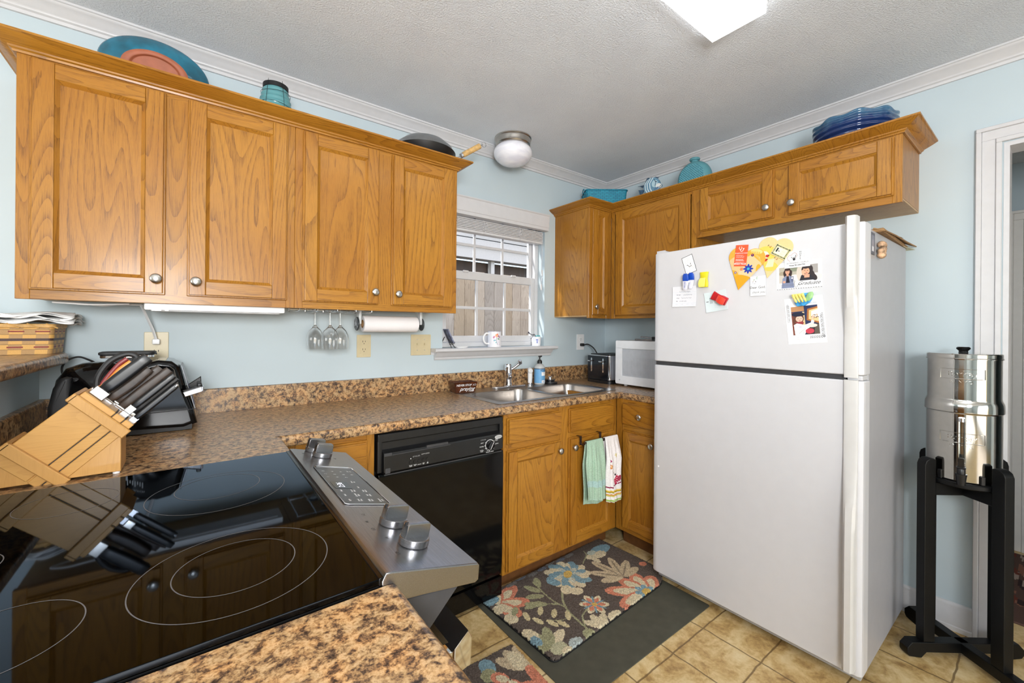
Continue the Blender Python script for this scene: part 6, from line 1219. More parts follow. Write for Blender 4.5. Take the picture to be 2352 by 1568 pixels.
def basket(bm, w0, d0, w1, d1, h, th, r, bulge=0.0, n=8):
    rows = []
    for s in [k/10 for k in range(11)]: rows.append((w0+(w1-w0)*s, d0+(d1-d0)*s, h*s))
    rings = [[bm.verts.new((x, y, z)) for x, y in rrect(-a, a, -c, c, r, n)] for a, c, z in rows]+[[bm.verts.new((x, y, z)) for x, y in rrect(-a+th, a-th, -c+th, c-th, r, n)] for a, c, z in rows[::-1]]
    m = len(rings[0])
    for A, C in zip(rings, rings[1:]):
        for k in range(m): bm.faces.new((A[k], A[(k+1) % m], C[(k+1) % m], C[k]))
    bm.faces.new(rings[0][::-1]); bm.faces.new(rings[-1]); bmesh.ops.recalc_face_normals(bm, faces=bm.faces[:])
basket(g, 0.128, 0.075, 0.146, 0.090, 0.158, 0.006, 0.02); obj('basket_body', g, TQ, t, 40)
g = B(); tube(g, [(x, y, 0.158) for x, y in rrect(-0.147, 0.147, -0.091, 0.091, 0.02, 6)], 0.0045, 8, closed=True); obj('rim_braid', g, TQ, t)
g = B()
for s in (-1, 1): tube(g, [(s*0.146, -0.035, 0.145), (s*0.149, -0.030, 0.175), (s*0.150, -0.010, 0.186), (s*0.150, 0.012, 0.186), (s*0.149, 0.030, 0.175), (s*0.146, 0.035, 0.145)], 0.0035, 8, 5)
obj('loop_handle', g, TQ, t)
t = thing('fish_figurine', 'blue and white striped metal angelfish sculpture on top of the right cabinets', 'sculpture', (-0.215, -0.575, ZT), rz=-PI/2+0.15)
c = Canvas(0.15, 0.135, 0.0012, (124, 156, 176)); 
FB, FD, FWt = (104, 146, 172), (54, 78, 100), (206, 224, 230)
c.ell(0.074, 0.062, 0.056, 0.056, FB)
for k, x in enumerate((0.030, 0.046, 0.064)): c.line([(x+0.016, 0.118), (x-0.004, 0.085), (x+0.000, 0.050), (x+0.020, 0.012)], 0.0075, FWt)
c.ell(0.094, 0.078, 0.020, 0.024, (176, 206, 216)); c.line([(0.092, 0.105), (0.102, 0.085), (0.098, 0.062)], 0.004, FD); c.ell(0.120, 0.058, 0.018, 0.016, (222, 226, 224)); c.ell(0.105, 0.088, 0.004, 0.004, FD); c.line([(0.136, 0.060), (0.124, 0.046)], 0.004, FD); c.ell(0.106, 0.044, 0.018, 0.006, (90, 122, 150), 20)
m = ((c.X-0.072)/0.056)**2+((c.Y-0.064)/0.060)**2 <= 1; m |= c.inpoly([(0.10, 0.092), (0.142, 0.062), (0.138, 0.050), (0.10, 0.028)]); c.mask = m
bul = lambda x, y, s: 0.013*max(0, 1-((x-0.074)/0.07)**2-((y-0.064)/0.066)**2)**0.5*s
for s, nm in ((-1, 'body'), (1, 'back_shell')):
    o = c.obj(nm, GLAZED, t, lambda x, y: (x-0.074, bul(x, y, s)-0.0005*(s < 0), y+0.062), 0.0012)
g = B(); FINM = plain('dark_blue_metal_fin', (58, 84, 108), 0.35, 0.2, vary=0.25, scale=90)
prism(g, [(-0.060, 0.150), (-0.105, 0.150), (-0.088, 0.146), (-0.066, 0.132)], 'y', -0.002, 0.002); prism(g, [(-0.060, 0.118), (-0.100, 0.125), (-0.085, 0.082), (-0.062, 0.104)], 'y', -0.002, 0.002)
prism(g, [(-0.045, 0.090), (-0.040, 0.070), (-0.018, 0.062), (0.002, 0.072), (0.005, 0.085)], 'y', -0.002, 0.002)
pts = [(-0.058, 0.150), (-0.045, 0.176)]+[(-0.04+0.012*k, 0.189+0.004*(k % 2)-0.0012*k) for k in range(7)]+[(0.045, 0.176), (0.030, 0.168), (-0.02, 0.178)]; prism(g, pts, 'y', -0.0015, 0.0015); obj('fins', g, FINM, t)
g = B(); tube(g, [(-0.012, 0.0, 0.075), (-0.014, 0.0, 0.035), (-0.03, 0.01, 0.004)], 0.0022, 6, 4); tube(g, [(0.02, 0, 0.075), (0.010, 0, 0.045), (-0.012, 0, 0.034)], 0.0022, 6, 4); tube(g, [(-0.014, 0, 0.035), (-0.012, -0.02, 0.004)], 0.0022, 6); tube(g, [(-0.05, 0.02, 0.003), (0.03, 0.02, 0.003), (0.03, -0.03, 0.003), (-0.05, -0.03, 0.003)], 0.0025, 6, closed=True); tube(g, [(0.034, 0.0, 0.085), (0.036, 0, 0.03), (0.032, 0.0, 0.004)], 0.004, 6, 3); obj('wire_stand', g, FINM, t)
t = thing('round_vase', 'flat round turquoise vase with a dimpled face on top of the right cabinets', 'vase', (-0.215, -0.868, ZT), rz=-PI/2)
VT = plain('matte_turquoise_ceramic', (88, 146, 156), 0.45, vary=0.03)
VM = N('dimpled_turquoise_ceramic'); v = VM.coord(); vd = VM.voro(VM.mapping(v, (1, 0.0, 1), (0, PI/4, 0)), 100, rnd=0.0); VM.base(VM.ramp(vd, [(0.15, (48, 118, 142)), (0.5, (104, 172, 184))])); VM.p(0.4); VM.bump(vd, 1.0, 0.006); VM = VM.m
VC = Matrix.Translation((0, 0, 0.096)) @ Matrix.Rotation(PI/2, 4, 'X')
g = B(); lathe(g, [(0.078, 0.0405), (0.086, 0.037), (0.097, 0.024), (0.1015, 0.008), (0.1015, -0.008), (0.097, -0.024), (0.086, -0.037), (0.078, -0.0405)], 64, mat=VC); obj('vase_body', g, VT, t, 60)
g = B(); lathe(g, [(0, 0.042), (0.074, 0.0415), (0.0782, 0.0406)], 64, mat=VC); lathe(g, [(0, -0.042), (0.074, -0.0415), (0.0782, -0.0406)], 64, mat=VC); obj('dimpled_face', g, VM, t, 60)
g = B(); lathe(g, [(0.020, 0.190), (0.019, 0.202), (0.028, 0.206), (0.031, 0.212), (0.028, 0.218), (0.018, 0.218), (0.014, 0.200), (0.014, 0.19)], 32); lathe(g, [(0, -0.0), (0.028, -0.0), (0.028, 0.006), (0, 0.006)], 24, mat=Matrix.Diagonal((1.2, 1, 1, 1))); obj('neck', g, VT, t)
t = thing('scalloped_bowl', 'cobalt blue ribbed bowl with a scalloped rim above the fridge cabinet', 'bowl', (-0.205, -1.632, ZT))
CB = N('cobalt_glaze'); v = CB.coord(); sx = CB.new('ShaderNodeSeparateXYZ'); CB.t.links.new(v, sx.inputs[0]); f = CB.math('ADD', CB.math('MULTIPLY', sx.outputs[2], 5.5), CB.math('MULTIPLY', CB.noise(v, 40, 3), 0.30)); CB.base(CB.ramp(f, [(0.25, (12, 30, 74)), (0.66, (22, 50, 100)), (0.90, (66, 108, 138))])); CB.p(0.08, 0, 0.55, 0.4); CB = CB.m
g = B(); pf = [(0, 0.0), (0.075, 0.0)]
for k in range(44): s = k/43; r = 0.085+0.068*math.sin(min(1, s*1.25)*PI/2)-0.006*max(0, s-0.75); pf.append((r+0.0028*math.sin(s*PI*2*6.5), 0.004+0.132*s))
pf += [(pf[-1][0]-0.006, 0.138)]+[(0.085+0.060*math.sin(min(1, s*1.25)*PI/2), 0.010+0.124*s) for s in (0.9, 0.7, 0.5, 0.3, 0.1)]+[(0, 0.010)]
lathe(g, pf, 120, fr=lambda a, r, z: (r*(1+0.022*max(0, z/0.136)**3*math.cos(9*a)), z+0.004*max(0, z/0.136)**6*math.cos(9*a))); obj('bowl', g, CB, t, 60)

# ================================================================== ceiling lights
t = thing('fluorescent_light', 'glowing white rectangular fluorescent fixture on the ceiling', 'ceiling light', (-1.64, -1.49, H-0.0005))
LIT = emit('lit_acrylic_wrap', (252, 252, 252), 6.5)
g = B(); prism(g, [(-0.095, -0.043), (0.095, -0.043), (0.0955, -0.036), (0.0955, -0.008), (-0.0955, -0.008), (-0.0955, -0.036)], 'x', -0.606, 0.606, 0.002, 1); obj('diffuser', g, LIT, t)
g = B(); bx(g, -0.61, 0.61, -0.098, 0.098, -0.0078, 0.0); obj('housing', g, WHITEP, t)
t = thing('flush_ceiling_light', 'round alabaster-glass ceiling lamp with a brushed nickel rim near the window', 'ceiling light', (-1.09, -0.195, H-0.0005))
g = B(); lathe(g, [(0, 0), (0.1125, 0), (0.1125, -0.006), (0.108, -0.010), (0.1085, -0.018), (0.105, -0.030), (0.1055, -0.040), (0.100, -0.048), (0.094, -0.050), (0, -0.050)], 48); obj('canopy', g, NICKEL, t)
AL = N('alabaster_glass'); v = AL.coord(); AL.base(AL.ramp(AL.noise(AL.mapping(v, (6, 6, 26)), 1.0, 3, 0.5, 1.0), [(0.35, (226, 226, 236)), (0.65, (248, 248, 252))])); AL.p(0.22, 0, 0.5); AL.b.inputs['Subsurface Weight'].default_value = 0.0; AL = AL.m
g = B(); lathe(g, [(0.094, -0.050), (0.102, -0.056), (0.113, -0.070), (0.117, -0.086), (0.114, -0.106), (0.100, -0.128), (0.076, -0.146), (0.045, -0.158), (0, -0.163)], 48); obj('glass_shade', g, AL, t, 60)
g = B()
for a in (3.9, 5.9, 1.8): bmesh.ops.create_icosphere(g, subdivisions=2, radius=0.005, matrix=Matrix.Translation((0.107*math.cos(a), 0.107*math.sin(a), -0.036)))
obj('thumb_screw', g, NICKEL, t)

# ================================================================== left counter corner
t = thing('woven_basket', 'small tan splint basket with red weavers on the raised bar ledge', 'basket', (-3.135, -0.128, 1.1875), rz=0.02)
def splint():
    n = N('woven_splint'); v = n.coord(); s = n.new('ShaderNodeSeparateXYZ'); n.t.links.new(v, s.inputs[0])
    u = n.math('ADD', s.outputs[0], s.outputs[1]); cu = n.math('FRACT', n.math('MULTIPLY', u, 17.5)); row = n.math('MULTIPLY', s.outputs[2], 62.0); par = n.math('MODULO', n.math('FLOOR', row), 2.0)
    over = n.math('GREATER_THAN', n.math('ABSOLUTE', n.math('SUBTRACT', cu, 0.5)), 0.25); chk = n.math('ABSOLUTE', n.math('SUBTRACT', over, par))
    c = n.mix(chk, rgba((206, 158, 84)), rgba((172, 134, 84))); zz = s.outputs[2]
    for z0, z1, col, need in ((0.072, 0.0765, (128, 40, 34), 1), (0.0215, 0.026, (128, 40, 34), 0), (0.044, 0.052, (62, 44, 48), None)):
        m = n.math('MULTIPLY', n.math('GREATER_THAN', zz, z0), n.math('LESS_THAN', zz, z1))
        if need is not None: m = n.math('MULTIPLY', m, n.math('LESS_THAN', n.math('ABSOLUTE', n.math('SUBTRACT', cu, 0.5)), 0.30))
        c = n.mix(m, c, rgba(col))
    fr = n.math('FRACT', row); edge = n.math('GREATER_THAN', n.math('ABSOLUTE', n.math('SUBTRACT', fr, 0.5)), 0.44); c = n.mix(n.math('MULTIPLY', edge, 0.55), c, rgba((84, 56, 30))); n.base(c); n.p(0.55); n.bump(n.math('ADD', chk, n.noise(v, 300, 2)), 0.5, 0.0015); return n.m
g = B(); basket(g, 0.138, 0.085, 0.145, 0.092, 0.098, 0.005, 0.014); obj('basket_body', g, splint(), t, 40)
g = B(); SPL = plain('tan_splint', (196, 152, 86), 0.55, vary=0.08, scale=80)
prism(g, rrect(-0.148, 0.148, -0.095, 0.095, 0.016, 5), 'z', 0.086, 0.099, 0.002, 1)
for k in range(7):
    x = -0.125+0.042*k; tube(g, [(x, -0.0962, 0.100), (x+0.014, -0.0965, 0.092), (x+0.026, -0.0962, 0.085)], 0.0022, 6)
obj('rim', g, SPL, t)
t = thing('napkin_stack', 'crumpled white paper napkins piled on the small splint basket', 'napkins', (-3.125, -0.115, 1.292))
g = B(); rnd = random.Random(4)
for L in range(5):
    ph = rnd.random()*6; z0 = 0.0065*L
    def fn(u, w): 
        x = -0.17+0.345*u; y = -0.112+0.20*w; e = max(abs(u-0.5), abs(w-0.5))*2
        return (x+0.006*math.sin(w*11+ph), y+0.006*math.sin(u*13+ph), z0+0.004+0.0032*math.sin(u*9+ph)+0.003*math.sin(w*7+u*5+ph*2)-0.010*max(0, e-0.8)*4*(0.6+0.7*math.sin(u*20+w*17+ph)))
    grid(g, 36, 22, fn)
bmesh.ops.recalc_face_normals(g, faces=g.faces[:]); o = obj('napkin_layers', g, PAPER, t, 0); md = o.modifiers.new('thickness', 'SOLIDIFY'); md.thickness = 0.0015

# knife block: u along the slope, v across it, both in the x-z plane
t = thing('knife_block', 'slanted maple knife block beside the range', 'knife block', (-2.86, -0.752, CZ+0.0005))
KO = Vector((-2.86, -0.752, CZ+0.0005)); ua = math.radians(43.5); U = Vector((math.cos(ua), 0, math.sin(ua))); V_ = Vector((math.sin(ua), 0, -math.cos(ua)))
KM = Matrix((U, Vector((0, 1, 0)), -V_)).transposed().to_4x4(); KM.translation = Vector((-2.853, -0.752, 1.102))-KO     # origin: upper left corner of the body, local x=U, y, z=-V
y0, y1 = -0.050, 0.050
g = B()
for z0, z1 in ((-0.079, 0.0), (-0.1035, -0.0812), (-0.127, -0.1057)): bx(g, -0.172, 0.032, y0, y1, z0, z1, 0.0015, 1, mat=KM)
bx(g, -0.170, 0.030, y0+0.006, y1-0.006, -0.126, -0.002, mat=KM); body = obj('block_body', g, MAPLE, t)
g = B(); bx(g, -0.1715, 0.0315, y0+0.0025, y1-0.0025, -0.0815, -0.0785, mat=KM); bx(g, -0.1715, 0.0315, y0+0.0025, y1-0.0025, -0.1060, -0.1030, mat=KM); obj('blade_slot', g, INK, body)
for a, c in ((-0.148, -0.124), (-0.003, 0.020)):
    g = B(); prism(g, [(a, -0.133), (c, -0.133), (c, 0.006), (a, 0.006)], 'y', y0-0.013, y0-0.0005, 0.002, 1, mat=KM @ Matrix.Identity(4)); prism(g, [(a, -0.133), (c, -0.133), (c, 0.006), (a, 0.006)], 'y', y1+0.0005, y1+0.013, 0.002, 1, mat=KM); bx(g, a, c, y0-0.013, y1+0.013, 0.0005, 0.010, 0.002, 1, mat=KM); obj('band', g, MAPLE_V, t)
g = B()
for ya in (y0+0.002, y1-0.022): prism(g, [(-0.175, 0.006), (0.094, 0.006), (0.094, 0.098), (0.08, 0.100), (-0.02, 0.012), (-0.09, 0.060), (-0.13, 0.075), (-0.175, 0.05)], 'y', ya, ya+0.02, 0.001, 1)
bx(g, 0.079, 0.094, y0+0.02, y1-0.02, 0.006, 0.095); obj('base_support', g, MAPLE_V, t)
g = B()
for x in (0.085, -0.16):
    for y in (y0+0.012, y1-0.012): cyl(g, (x, y, 0), (x, y, 0.0058), 0.007, 14)
obj('foot', g, WHITEP, t)
HB = plain('black_knife_handle', (16, 16, 18), 0.35, vary=0.2); HBR = plain('dark_brown_knife_handle', (50, 38, 30), 0.45, vary=0.3, scale=50)
def knife(label, v, y, L, w, th, mat, bolster=0.014, out=0.0, cap=None, name='knife', curve=0.0, tilt=0.0):
    """a knife standing in the block: v depth across the block, y along its thickness"""
    t2 = thing(name, label, 'knife', (0, 0, 0), group='knives in the block'); b0 = Vector((-2.853, -0.752, 1.102))+U*0.0325+V_*v+Vector((0, y, 0)); t2.location = b0
    m = Matrix((U, Vector((0, 1, 0)), -V_)).transposed().to_4x4() @ Matrix.Rotation(tilt, 4, 'Y')
    g = B(); bx(g, -0.12, out+0.002, -0.0011, 0.0011, -w*0.5, w*0.45, mat=m); obj('blade', g, STEEL, t2)
    if bolster: g = B(); bx(g, out, out+bolster, -th*0.5, th*0.5, -w*0.55, w*0.55, 0.002, 2, mat=m); obj('bolster', g, NICKEL, t2)
    g = B(); n = 12; secs = []
    s0 = out+bolster
    for k in range(n+1):
        s = k/n; ww = w*0.5*(0.86+0.20*math.sin(s*PI*0.9+0.2)+(0.18 if s > 0.85 else 0)*(s-0.85)/0.15); 
        if s > 0.96: ww *= 0.80
        if s < 0.03: ww *= 0.9
        secs.append((s0+L*s, ww, th*0.5*(0.95 if 0.03 < s < 0.97 else 0.7), curve*math.sin(s*PI)))
    rings = []
    for x, a, c, cv in secs:
        rings.append([g.verts.new(m @ Vector((x, c*math.copysign(abs(math.sin(q))**0.6, math.sin(q)), cv+a*math.copysign(abs(math.cos(q))**0.6, math.cos(q))))) for q in [2*PI*j/14 for j in range(14)]])
    for A, C in zip(rings, rings[1:]):
        for k in range(14): g.faces.new((A[k], A[(k+1) % 14], C[(k+1) % 14], C[k]))
    g.faces.new(rings[0][::-1]); g.faces.new(rings[-1]); bmesh.ops.recalc_face_normals(g, faces=g.faces[:]); obj('handle', g, mat, t2, 50)
    if cap: g = B(); x = s0+L; lathe(g, [(0, 0.004), (w*0.30, 0.002), (w*0.36, -0.004), (0, -0.004)], 18, mat=m @ Matrix.Translation((x, 0, 0)) @ Matrix.Rotation(PI/2, 4, 'Y')); obj('end_cap', g, CHROME, t2)
    return t2
knife('large black chef knife with a steel bolster, top of the knife block', 0.022, -0.030, 0.112, 0.030, 0.020, HB, 0.022, 0.0)
knife('dark brown handled knife just below the chef knife in the block', 0.046, -0.004, 0.105, 0.024, 0.017, HBR, 0.004, 0.004, curve=-0.003)
knife('dark brown handled knife in the middle of the block', 0.060, 0.018, 0.118, 0.024, 0.018, HBR, 0.006, 0.004)
knife('worn brown handled knife behind the slim black knives', 0.078, 0.008, 0.130, 0.024, 0.017, HBR, 0.006, 0.002)
knife('slim black knife with a steel bolster and polished butt, near side of the block', 0.094, -0.034, 0.108, 0.0165, 0.014, HB, 0.020, 0.010)
knife('black steak knife half hidden between the two slim knives', 0.106, 0.0, 0.120, 0.0165, 0.014, HB, 0.010, 0.004)
knife('lowest slim black knife with a bright chrome end cap', 0.1175, -0.036, 0.112, 0.0150, 0.013, HB, 0.0, 0.012, cap=True)
t = thing('kitchen_scissors', 'kitchen scissors with black, orange and maroon loops at the top of the knife block', 'scissors', Vector((-2.853, -0.752, 1.102))+U*0.0325+V_*0.010+Vector((0, 0.022, 0)))
m = Matrix((U, Vector((0, 1, 0)), -V_)).transposed().to_4x4()
g = B(); bx(g, -0.1, 0.02, -0.003, 0.003, -0.010, 0.008, mat=m); obj('blades', g, STEEL, t)
g = B(); tube(g, [(0.004, 0, 0.000), (0.030, 0, 0.022), (0.070, 0, 0.034), (0.104, 0, 0.026), (0.114, 0, 0.008), (0.100, 0, -0.004)], lambda s: 0.0072, 10, 6, mat=m); obj('loop', g, BLACKM, t)
g = B(); tube(g, [(0.010, 0, -0.002), (0.040, 0, 0.008), (0.075, 0, 0.016), (0.098, 0, 0.016)], 0.0055, 10, 6, mat=m); obj('maroon_insert', g, plain('maroon_grip', (132, 52, 52), 0.4), t)
g = B(); tube(g, [(0.006, -0.004, -0.006), (0.040, -0.004, -0.002), (0.070, -0.004, 0.004), (0.098, -0.004, 0.004)], lambda s: 0.008*(1-0.2*s), 10, 6, mat=m); obj('orange_handle', g, plain('orange_grip', (222, 140, 52), 0.4), t)

# black countertop appliance behind the knife block
t = thing('air_fryer', 'glossy black countertop fryer with a chrome lever handle, in the left corner', 'appliance', (-2.80, -0.30, CZ+0.0005))
AO = Vector((-2.80, -0.30, CZ+0.0005))
def ax(pts): return [(x+2.80, z-CZ-0.0005) for x, z in pts]
g = B(); prism(g, ax([(-2.800, 0.938), (-2.792, 0.928), (-2.650, 0.922), (-2.612, 0.936), (-2.622, 0.984), (-2.646, 1.063), (-2.664, 1.140), (-2.686, 1.160), (-2.722, 1.165), (-2.770, 1.150), (-2.800, 1.120)]), 'y', -0.045, 0.17, 0.018, 4); fb = obj('front_housing', g, BLACKG, t, 50)
g = B(); bx(g, -0.075, 0.185, -0.0462, -0.044, 0.0695, 0.0715, mat=Matrix.Rotation(-0.02, 4, 'Y')); obj('seam', g, INK, fb)
g = B(); bx(g, -0.07, 0.172, -0.040, 0.165, 0.003, 0.022); 
for x in (-0.05, 0.14):
    for y in (-0.02, 0.14): cyl(g, (x, y, 0), (x, y, 0.004), 0.012, 12)
obj('base', g, BLACKM, t)
g = B(); lathe(g, [(0.0, 0.128), (0.035, 0.126), (0.070, 0.112), (0.095, 0.085), (0.104, 0.05), (0.104, -0.09), (0, -0.09)], 40, c=(-0.055, 0.055, 0.116), mat=None); obj('dome', g, BLACKG, t, 60) if False else g.free()
g = B(); lathe(g, [(0, 0.245), (0.045, 0.243), (0.082, 0.226), (0.104, 0.190), (0.110, 0.150), (0.110, 0.02), (0, 0.02)], 48, c=(-0.075, 0.060, 0.0)); obj('dome', g, BLACKG, t, 60)
g = B(); prism(g, ax([(-2.984, 0.918), (-2.930, 0.918), (-2.930, 1.118), (-2.945, 1.120), (-2.958, 1.114), (-2.972, 1.085), (-2.982, 1.03)]), 'y', -0.035, 0.13, 0.014, 3); prism(g, ax([(-2.929, 0.920), (-2.88, 0.920), (-2.88, 1.116), (-2.929, 1.117)]), 'y', -0.033, 0.128, 0.010, 3); obj('rear_housing', g, BLACKM, t, 50)
g = B(); prism(g, rrect(-0.075, 0.075, -0.045, 0.045, 0.02, 5), 'z', 0.2655, 0.277, 0.004, 2, mat=Matrix.Translation((-0.010, 0.10, 0))); bx(g, -0.05, 0.03, 0.07, 0.13, 0.235, 0.256); ld = obj('lid', g, BLACKM, t)
g = B(); prism(g, rrect(-0.071, 0.071, -0.041, 0.041, 0.018, 5), 'z', 0.256, 0.2652, 0.001, 1, mat=Matrix.Translation((-0.010, 0.10, 0))); obj('chrome_band', g, CHROME, ld)
# control panel strip and lever on the sloping right face
sm = frame((-2.661+2.80, 0.0, 1.140-CZ), (0, 1, 0), Vector((-(-2.622+2.661), 0, -(0.984-1.140))).normalized())
g = B(); bx(g, -0.030, 0.12, -0.160, 0.004, 0.001, 0.0045, 0.001, 1, mat=sm); obj('control_strip', g, plain('silver_grey_panel', (128, 130, 134), 0.28, 0.6), t)
g = B(); bx(g, -0.018, 0.03, -0.145, -0.06, 0.005, 0.0062, mat=sm); obj('water_window', g, plain('deep_blue_window', (18, 28, 74), 0.12), t)
g = B(); prism(g, [(0.145, 0.145), (0.197, 0.160), (0.199, 0.138), (0.155, 0.124)], 'y', -0.075, -0.062, 0.002, 1); prism(g, [(0.147, 0.148), (0.197, 0.185), (0.199, 0.155), (0.15, 0.138)], 'y', 0.0, 0.010, 0.002, 1); bx(g, 0.185, 0.199, -0.07, 0.01, 0.140, 0.168, 0.003, 1); hd = obj('handle', g, BLACKP, t)
g = B(); prism(g, [(0.146, 0.139), (0.199, 0.156), (0.2015, 0.138), (0.152, 0.123)], 'y', -0.082, -0.0755, 0.002, 1); bx(g, 0.1995, 0.204, -0.080, 0.0, 0.139, 0.156, 0.002, 1); obj('handle_trim', g, CHROME, hd)
g = B()
for k in range(9): bx(g, -0.010+0.0062*k, -0.0072+0.0062*k, -0.0466, -0.0455, 0.156+0.003*k, 0.166+0.003*k+0.004*(k % 3))
bx(g, -0.006, 0.004, -0.0466, -0.0455, 0.150, 0.163); put_text(g, 'CAUTION', 0.008, frame((0.03, -0.0462, 0.205), Vector((1, 0, 0.45)), Vector((-0.45, 0, 1)))); obj('rating_label', g, WHITEINK, fb)
t = thing('power_cord', 'thin black cord looping up behind the fryer by the bar ledge', 'cord', (-2.95, -0.12, CZ+0.0005))
g = B(); tube(g, [(-0.005, -0.0, 0.165), (-0.032, 0.0, 0.188), (-0.038, 0.0, 0.22), (-0.026, 0.0, 0.245), (0.0, 0.0, 0.257), (0.024, 0.0, 0.248), (0.050, 0.02, 0.225), (0.075, 0.06, 0.18), (0.08, 0.08, 0.10), (0.08, 0.083, 0.004)], 0.0032, 8, 6); obj('cable', g, BLACKM, t)

# ================================================================== water filter on its stand
WX, WY, A0 = -0.19, -1.982, math.radians(-38.5)
t = thing('filter_stand', 'black wooden stand with crossed feet holding the steel water filter', 'stand', (WX, WY, 0), rz=A0)
for a in (0, PI/2):
    g = B(); R_ = Matrix.Rotation(a, 4, 'Z'); z0 = 0.018
    prism(g, [(-0.225, z0), (-0.216, z0-0.012), (-0.17, z0-0.0178), (-0.15, z0+0.004), (0.15, z0+0.004), (0.17, z0-0.0178), (0.216, z0-0.012), (0.225, z0), (0.225, z0+0.022), (0.205, z0+0.044), (-0.205, z0+0.044), (-0.225, z0+0.022)], 'y', -0.019, 0.019, 0.004, 2, mat=R_); obj('foot_bar', g, BLKWOOD, t)
    g = B(); bx(g, -0.12, 0.12, -0.012, 0.012, 0.640 if a == 0 else 0.6405, 0.690, 0.002, 1, mat=R_); obj('top_rail', g, BLKWOOD, t)
for a in (0, PI/2, PI, 3*PI/2):
    g = B(); prism(g, [(0.118, 0.0625), (0.162, 0.0625), (0.162, 0.760), (0.156, 0.776), (0.142, 0.786), (0.128, 0.786), (0.118, 0.782)], 'y', -0.018, 0.018, 0.004, 2, mat=Matrix.Rotation(a, 4, 'Z')); obj('leg', g, BLKWOOD, t)
g = B(); lathe(g, [(0, 0.6912), (0.114, 0.6912), (0.117, 0.695), (0.117, 0.708), (0.1135, 0.712), (0, 0.712)], 48); tr = obj('tray', g, BLKWOOD, t)
t = thing('water_filter', 'polished stainless countertop water filter with a black spigot, on the black stand', 'water filter', (WX, WY, 0.7125), rz=0)
MV = MIRROR
g = B(); lathe(g, [(0, 0.002), (0.103, 0.002), (0.1045, 0.005), (0.1045, 0.258), (0.1065, 0.262), (0.1090, 0.264)], 64); lo_ = obj('lower_chamber', g, MV, t, 30)
g = B(); lathe(g, [(0.1095, 0.2645), (0.110, 0.267), (0.1095, 0.285), (0.1085, 0.298), (0.1045, 0.308), (0.1025, 0.314), (0.1025, 0.468), (0.1045, 0.470)], 64); up_ = obj('upper_chamber', g, MV, t, 30)
g = B(); lathe(g, [(0.1062, 0.4665), (0.1064, 0.470), (0.1045, 0.473), (0.1045, 0.486), (0.102, 0.489), (0, 0.491)], 64); ld = obj('lid', g, MV, t, 30)
g = B(); lathe(g, [(0, 0.491), (0.014, 0.491), (0.013, 0.498), (0.020, 0.506), (0.0205, 0.510), (0.017, 0.514), (0, 0.515)], 32); obj('lid_knob', g, BLACKG, ld)
SA = -176.0                                                     # direction the spigot faces
Rz = Matrix.Rotation(math.radians(SA), 4, 'Z')
g = B(); cyl(g, (0.1046, 0, 0.060), (0.128, 0, 0.060), 0.011, 20, mat=Rz); tube(g, [(0.126, 0, 0.062), (0.134, 0, 0.054), (0.136, 0, 0.030)], 0.012, 16, 4, mat=Rz); cyl(g, (0.136, 0, -0.002), (0.136, 0, 0.040), 0.0115, 20, 0.0165, mat=Rz); bx(g, 0.126, 0.146, -0.013, 0.013, 0.060, 0.066, 0.002, 1, mat=Rz); prism(g, [(0.130, 0.066), (0.142, 0.066), (0.150, 0.100), (0.140, 0.102)], 'y', -0.008, 0.008, 0.002, 1, mat=Rz); obj('spigot', g, BLACKP, lo_)
g = B(); tube(g, [(0.112, 0, 0.075), (0.112, 0, 0.232)], 0.0085, 16, mat=Rz); obj('sight_glass', g, glassm('sight_glass_tube', (0.9, 0.95, 0.95, 1)), lo_)
g = B(); cyl(g, (0.112, 0, 0.232), (0.112, 0, 0.246), 0.0095, 16, mat=Rz); cyl(g, (0.112, 0, 0.066), (0.112, 0, 0.076), 0.0095, 16, mat=Rz); obj('sight_glass_cap', g, CHROME, lo_)
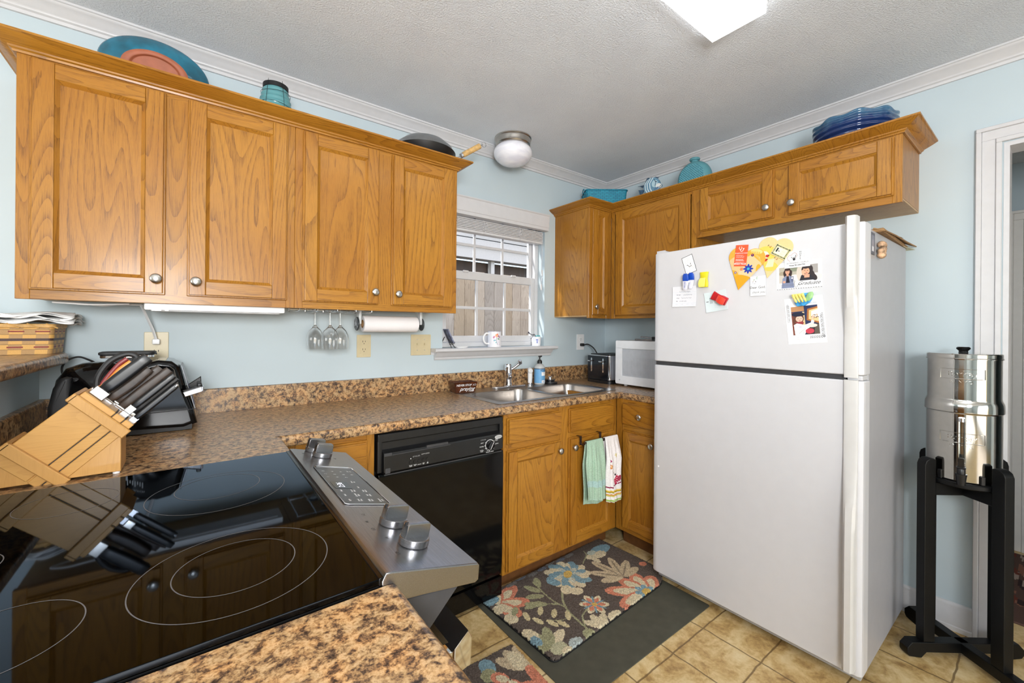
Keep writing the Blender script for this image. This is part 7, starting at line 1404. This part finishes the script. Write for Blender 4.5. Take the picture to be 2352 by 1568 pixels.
def emboss(par, z, r, name, s, rest, size):
    g = B()
    tb = text_bm(s, size, ext=0.0012, bold=0.0004)
    for v in tb.verts: a = math.radians(SA)+(v.co.x)/r; rr = r+v.co.z+0.0003; v.co = Vector((rr*math.cos(a), rr*math.sin(a), z+v.co.y))
    merge(g, tb); hw = 0.062; hh = size*0.62
    P = [(r*math.cos(math.radians(SA)+q/r), r*math.sin(math.radians(SA)+q/r), z+w) for q, w in [(-hw+2*hw*k/16, hh) for k in range(17)]+[(hw-2*hw*k/16, -hh) for k in range(17)]]
    tube(g, P, 0.0012, 6, closed=True)
    tb = text_bm(rest, size*0.55, ext=0.001)
    for v in tb.verts: a = math.radians(SA)+(v.co.x)/r; rr = r+v.co.z+0.0003; v.co = Vector((rr*math.cos(a), rr*math.sin(a), z-size*1.05+v.co.y))
    merge(g, tb); obj(name, g, MV, par, 30)
emboss(up_, 0.412, 0.1028, 'embossed_lettering', 'Berkey', 'BY NMCL', 0.030); emboss(lo_, 0.168, 0.1048, 'embossed_lettering', 'Berkey', 'BY NMCL', 0.030)
g = B()
for a in (-146, 152, 30, -30): bx(g, 0.1048, 0.112, -0.007, 0.007, 0.0005, 0.034, 0.002, 1, mat=Matrix.Rotation(math.radians(a), 4, 'Z'))
obj('retaining_clip', g, BLACKP, tr); D.objects['retaining_clip'].location = (0, 0, 0.712); D.objects['retaining_clip'].rotation_euler = (0, 0, -A0)

# hallway rug seen through the doorway
o = thing('hall_rug', 'brown and rust streaked runner rug on the hallway floor', 'rug', (0.72, -2.9, 0), rz=0)
c = Canvas(0.9, 1.9, 0.007, (92, 70, 62)); rnd = random.Random(9)
for k in range(420): x = rnd.random()*0.9; y = rnd.random()*1.9; c.ell(x, y, 0.03+0.06*rnd.random(), 0.004+0.01*rnd.random(), ((60, 46, 44), (140, 96, 78), (170, 150, 136), (112, 60, 48))[k % 4], rnd.uniform(-12, 12))
c.rect(0, 0.9, 0, 0.03, (50, 40, 38)); c.rect(0, 0.9, 1.87, 1.9, (50, 40, 38)); c.obj('pile', PILE, o, lambda x, y: (x-0.45, y-0.95, 0.009), 0.008)
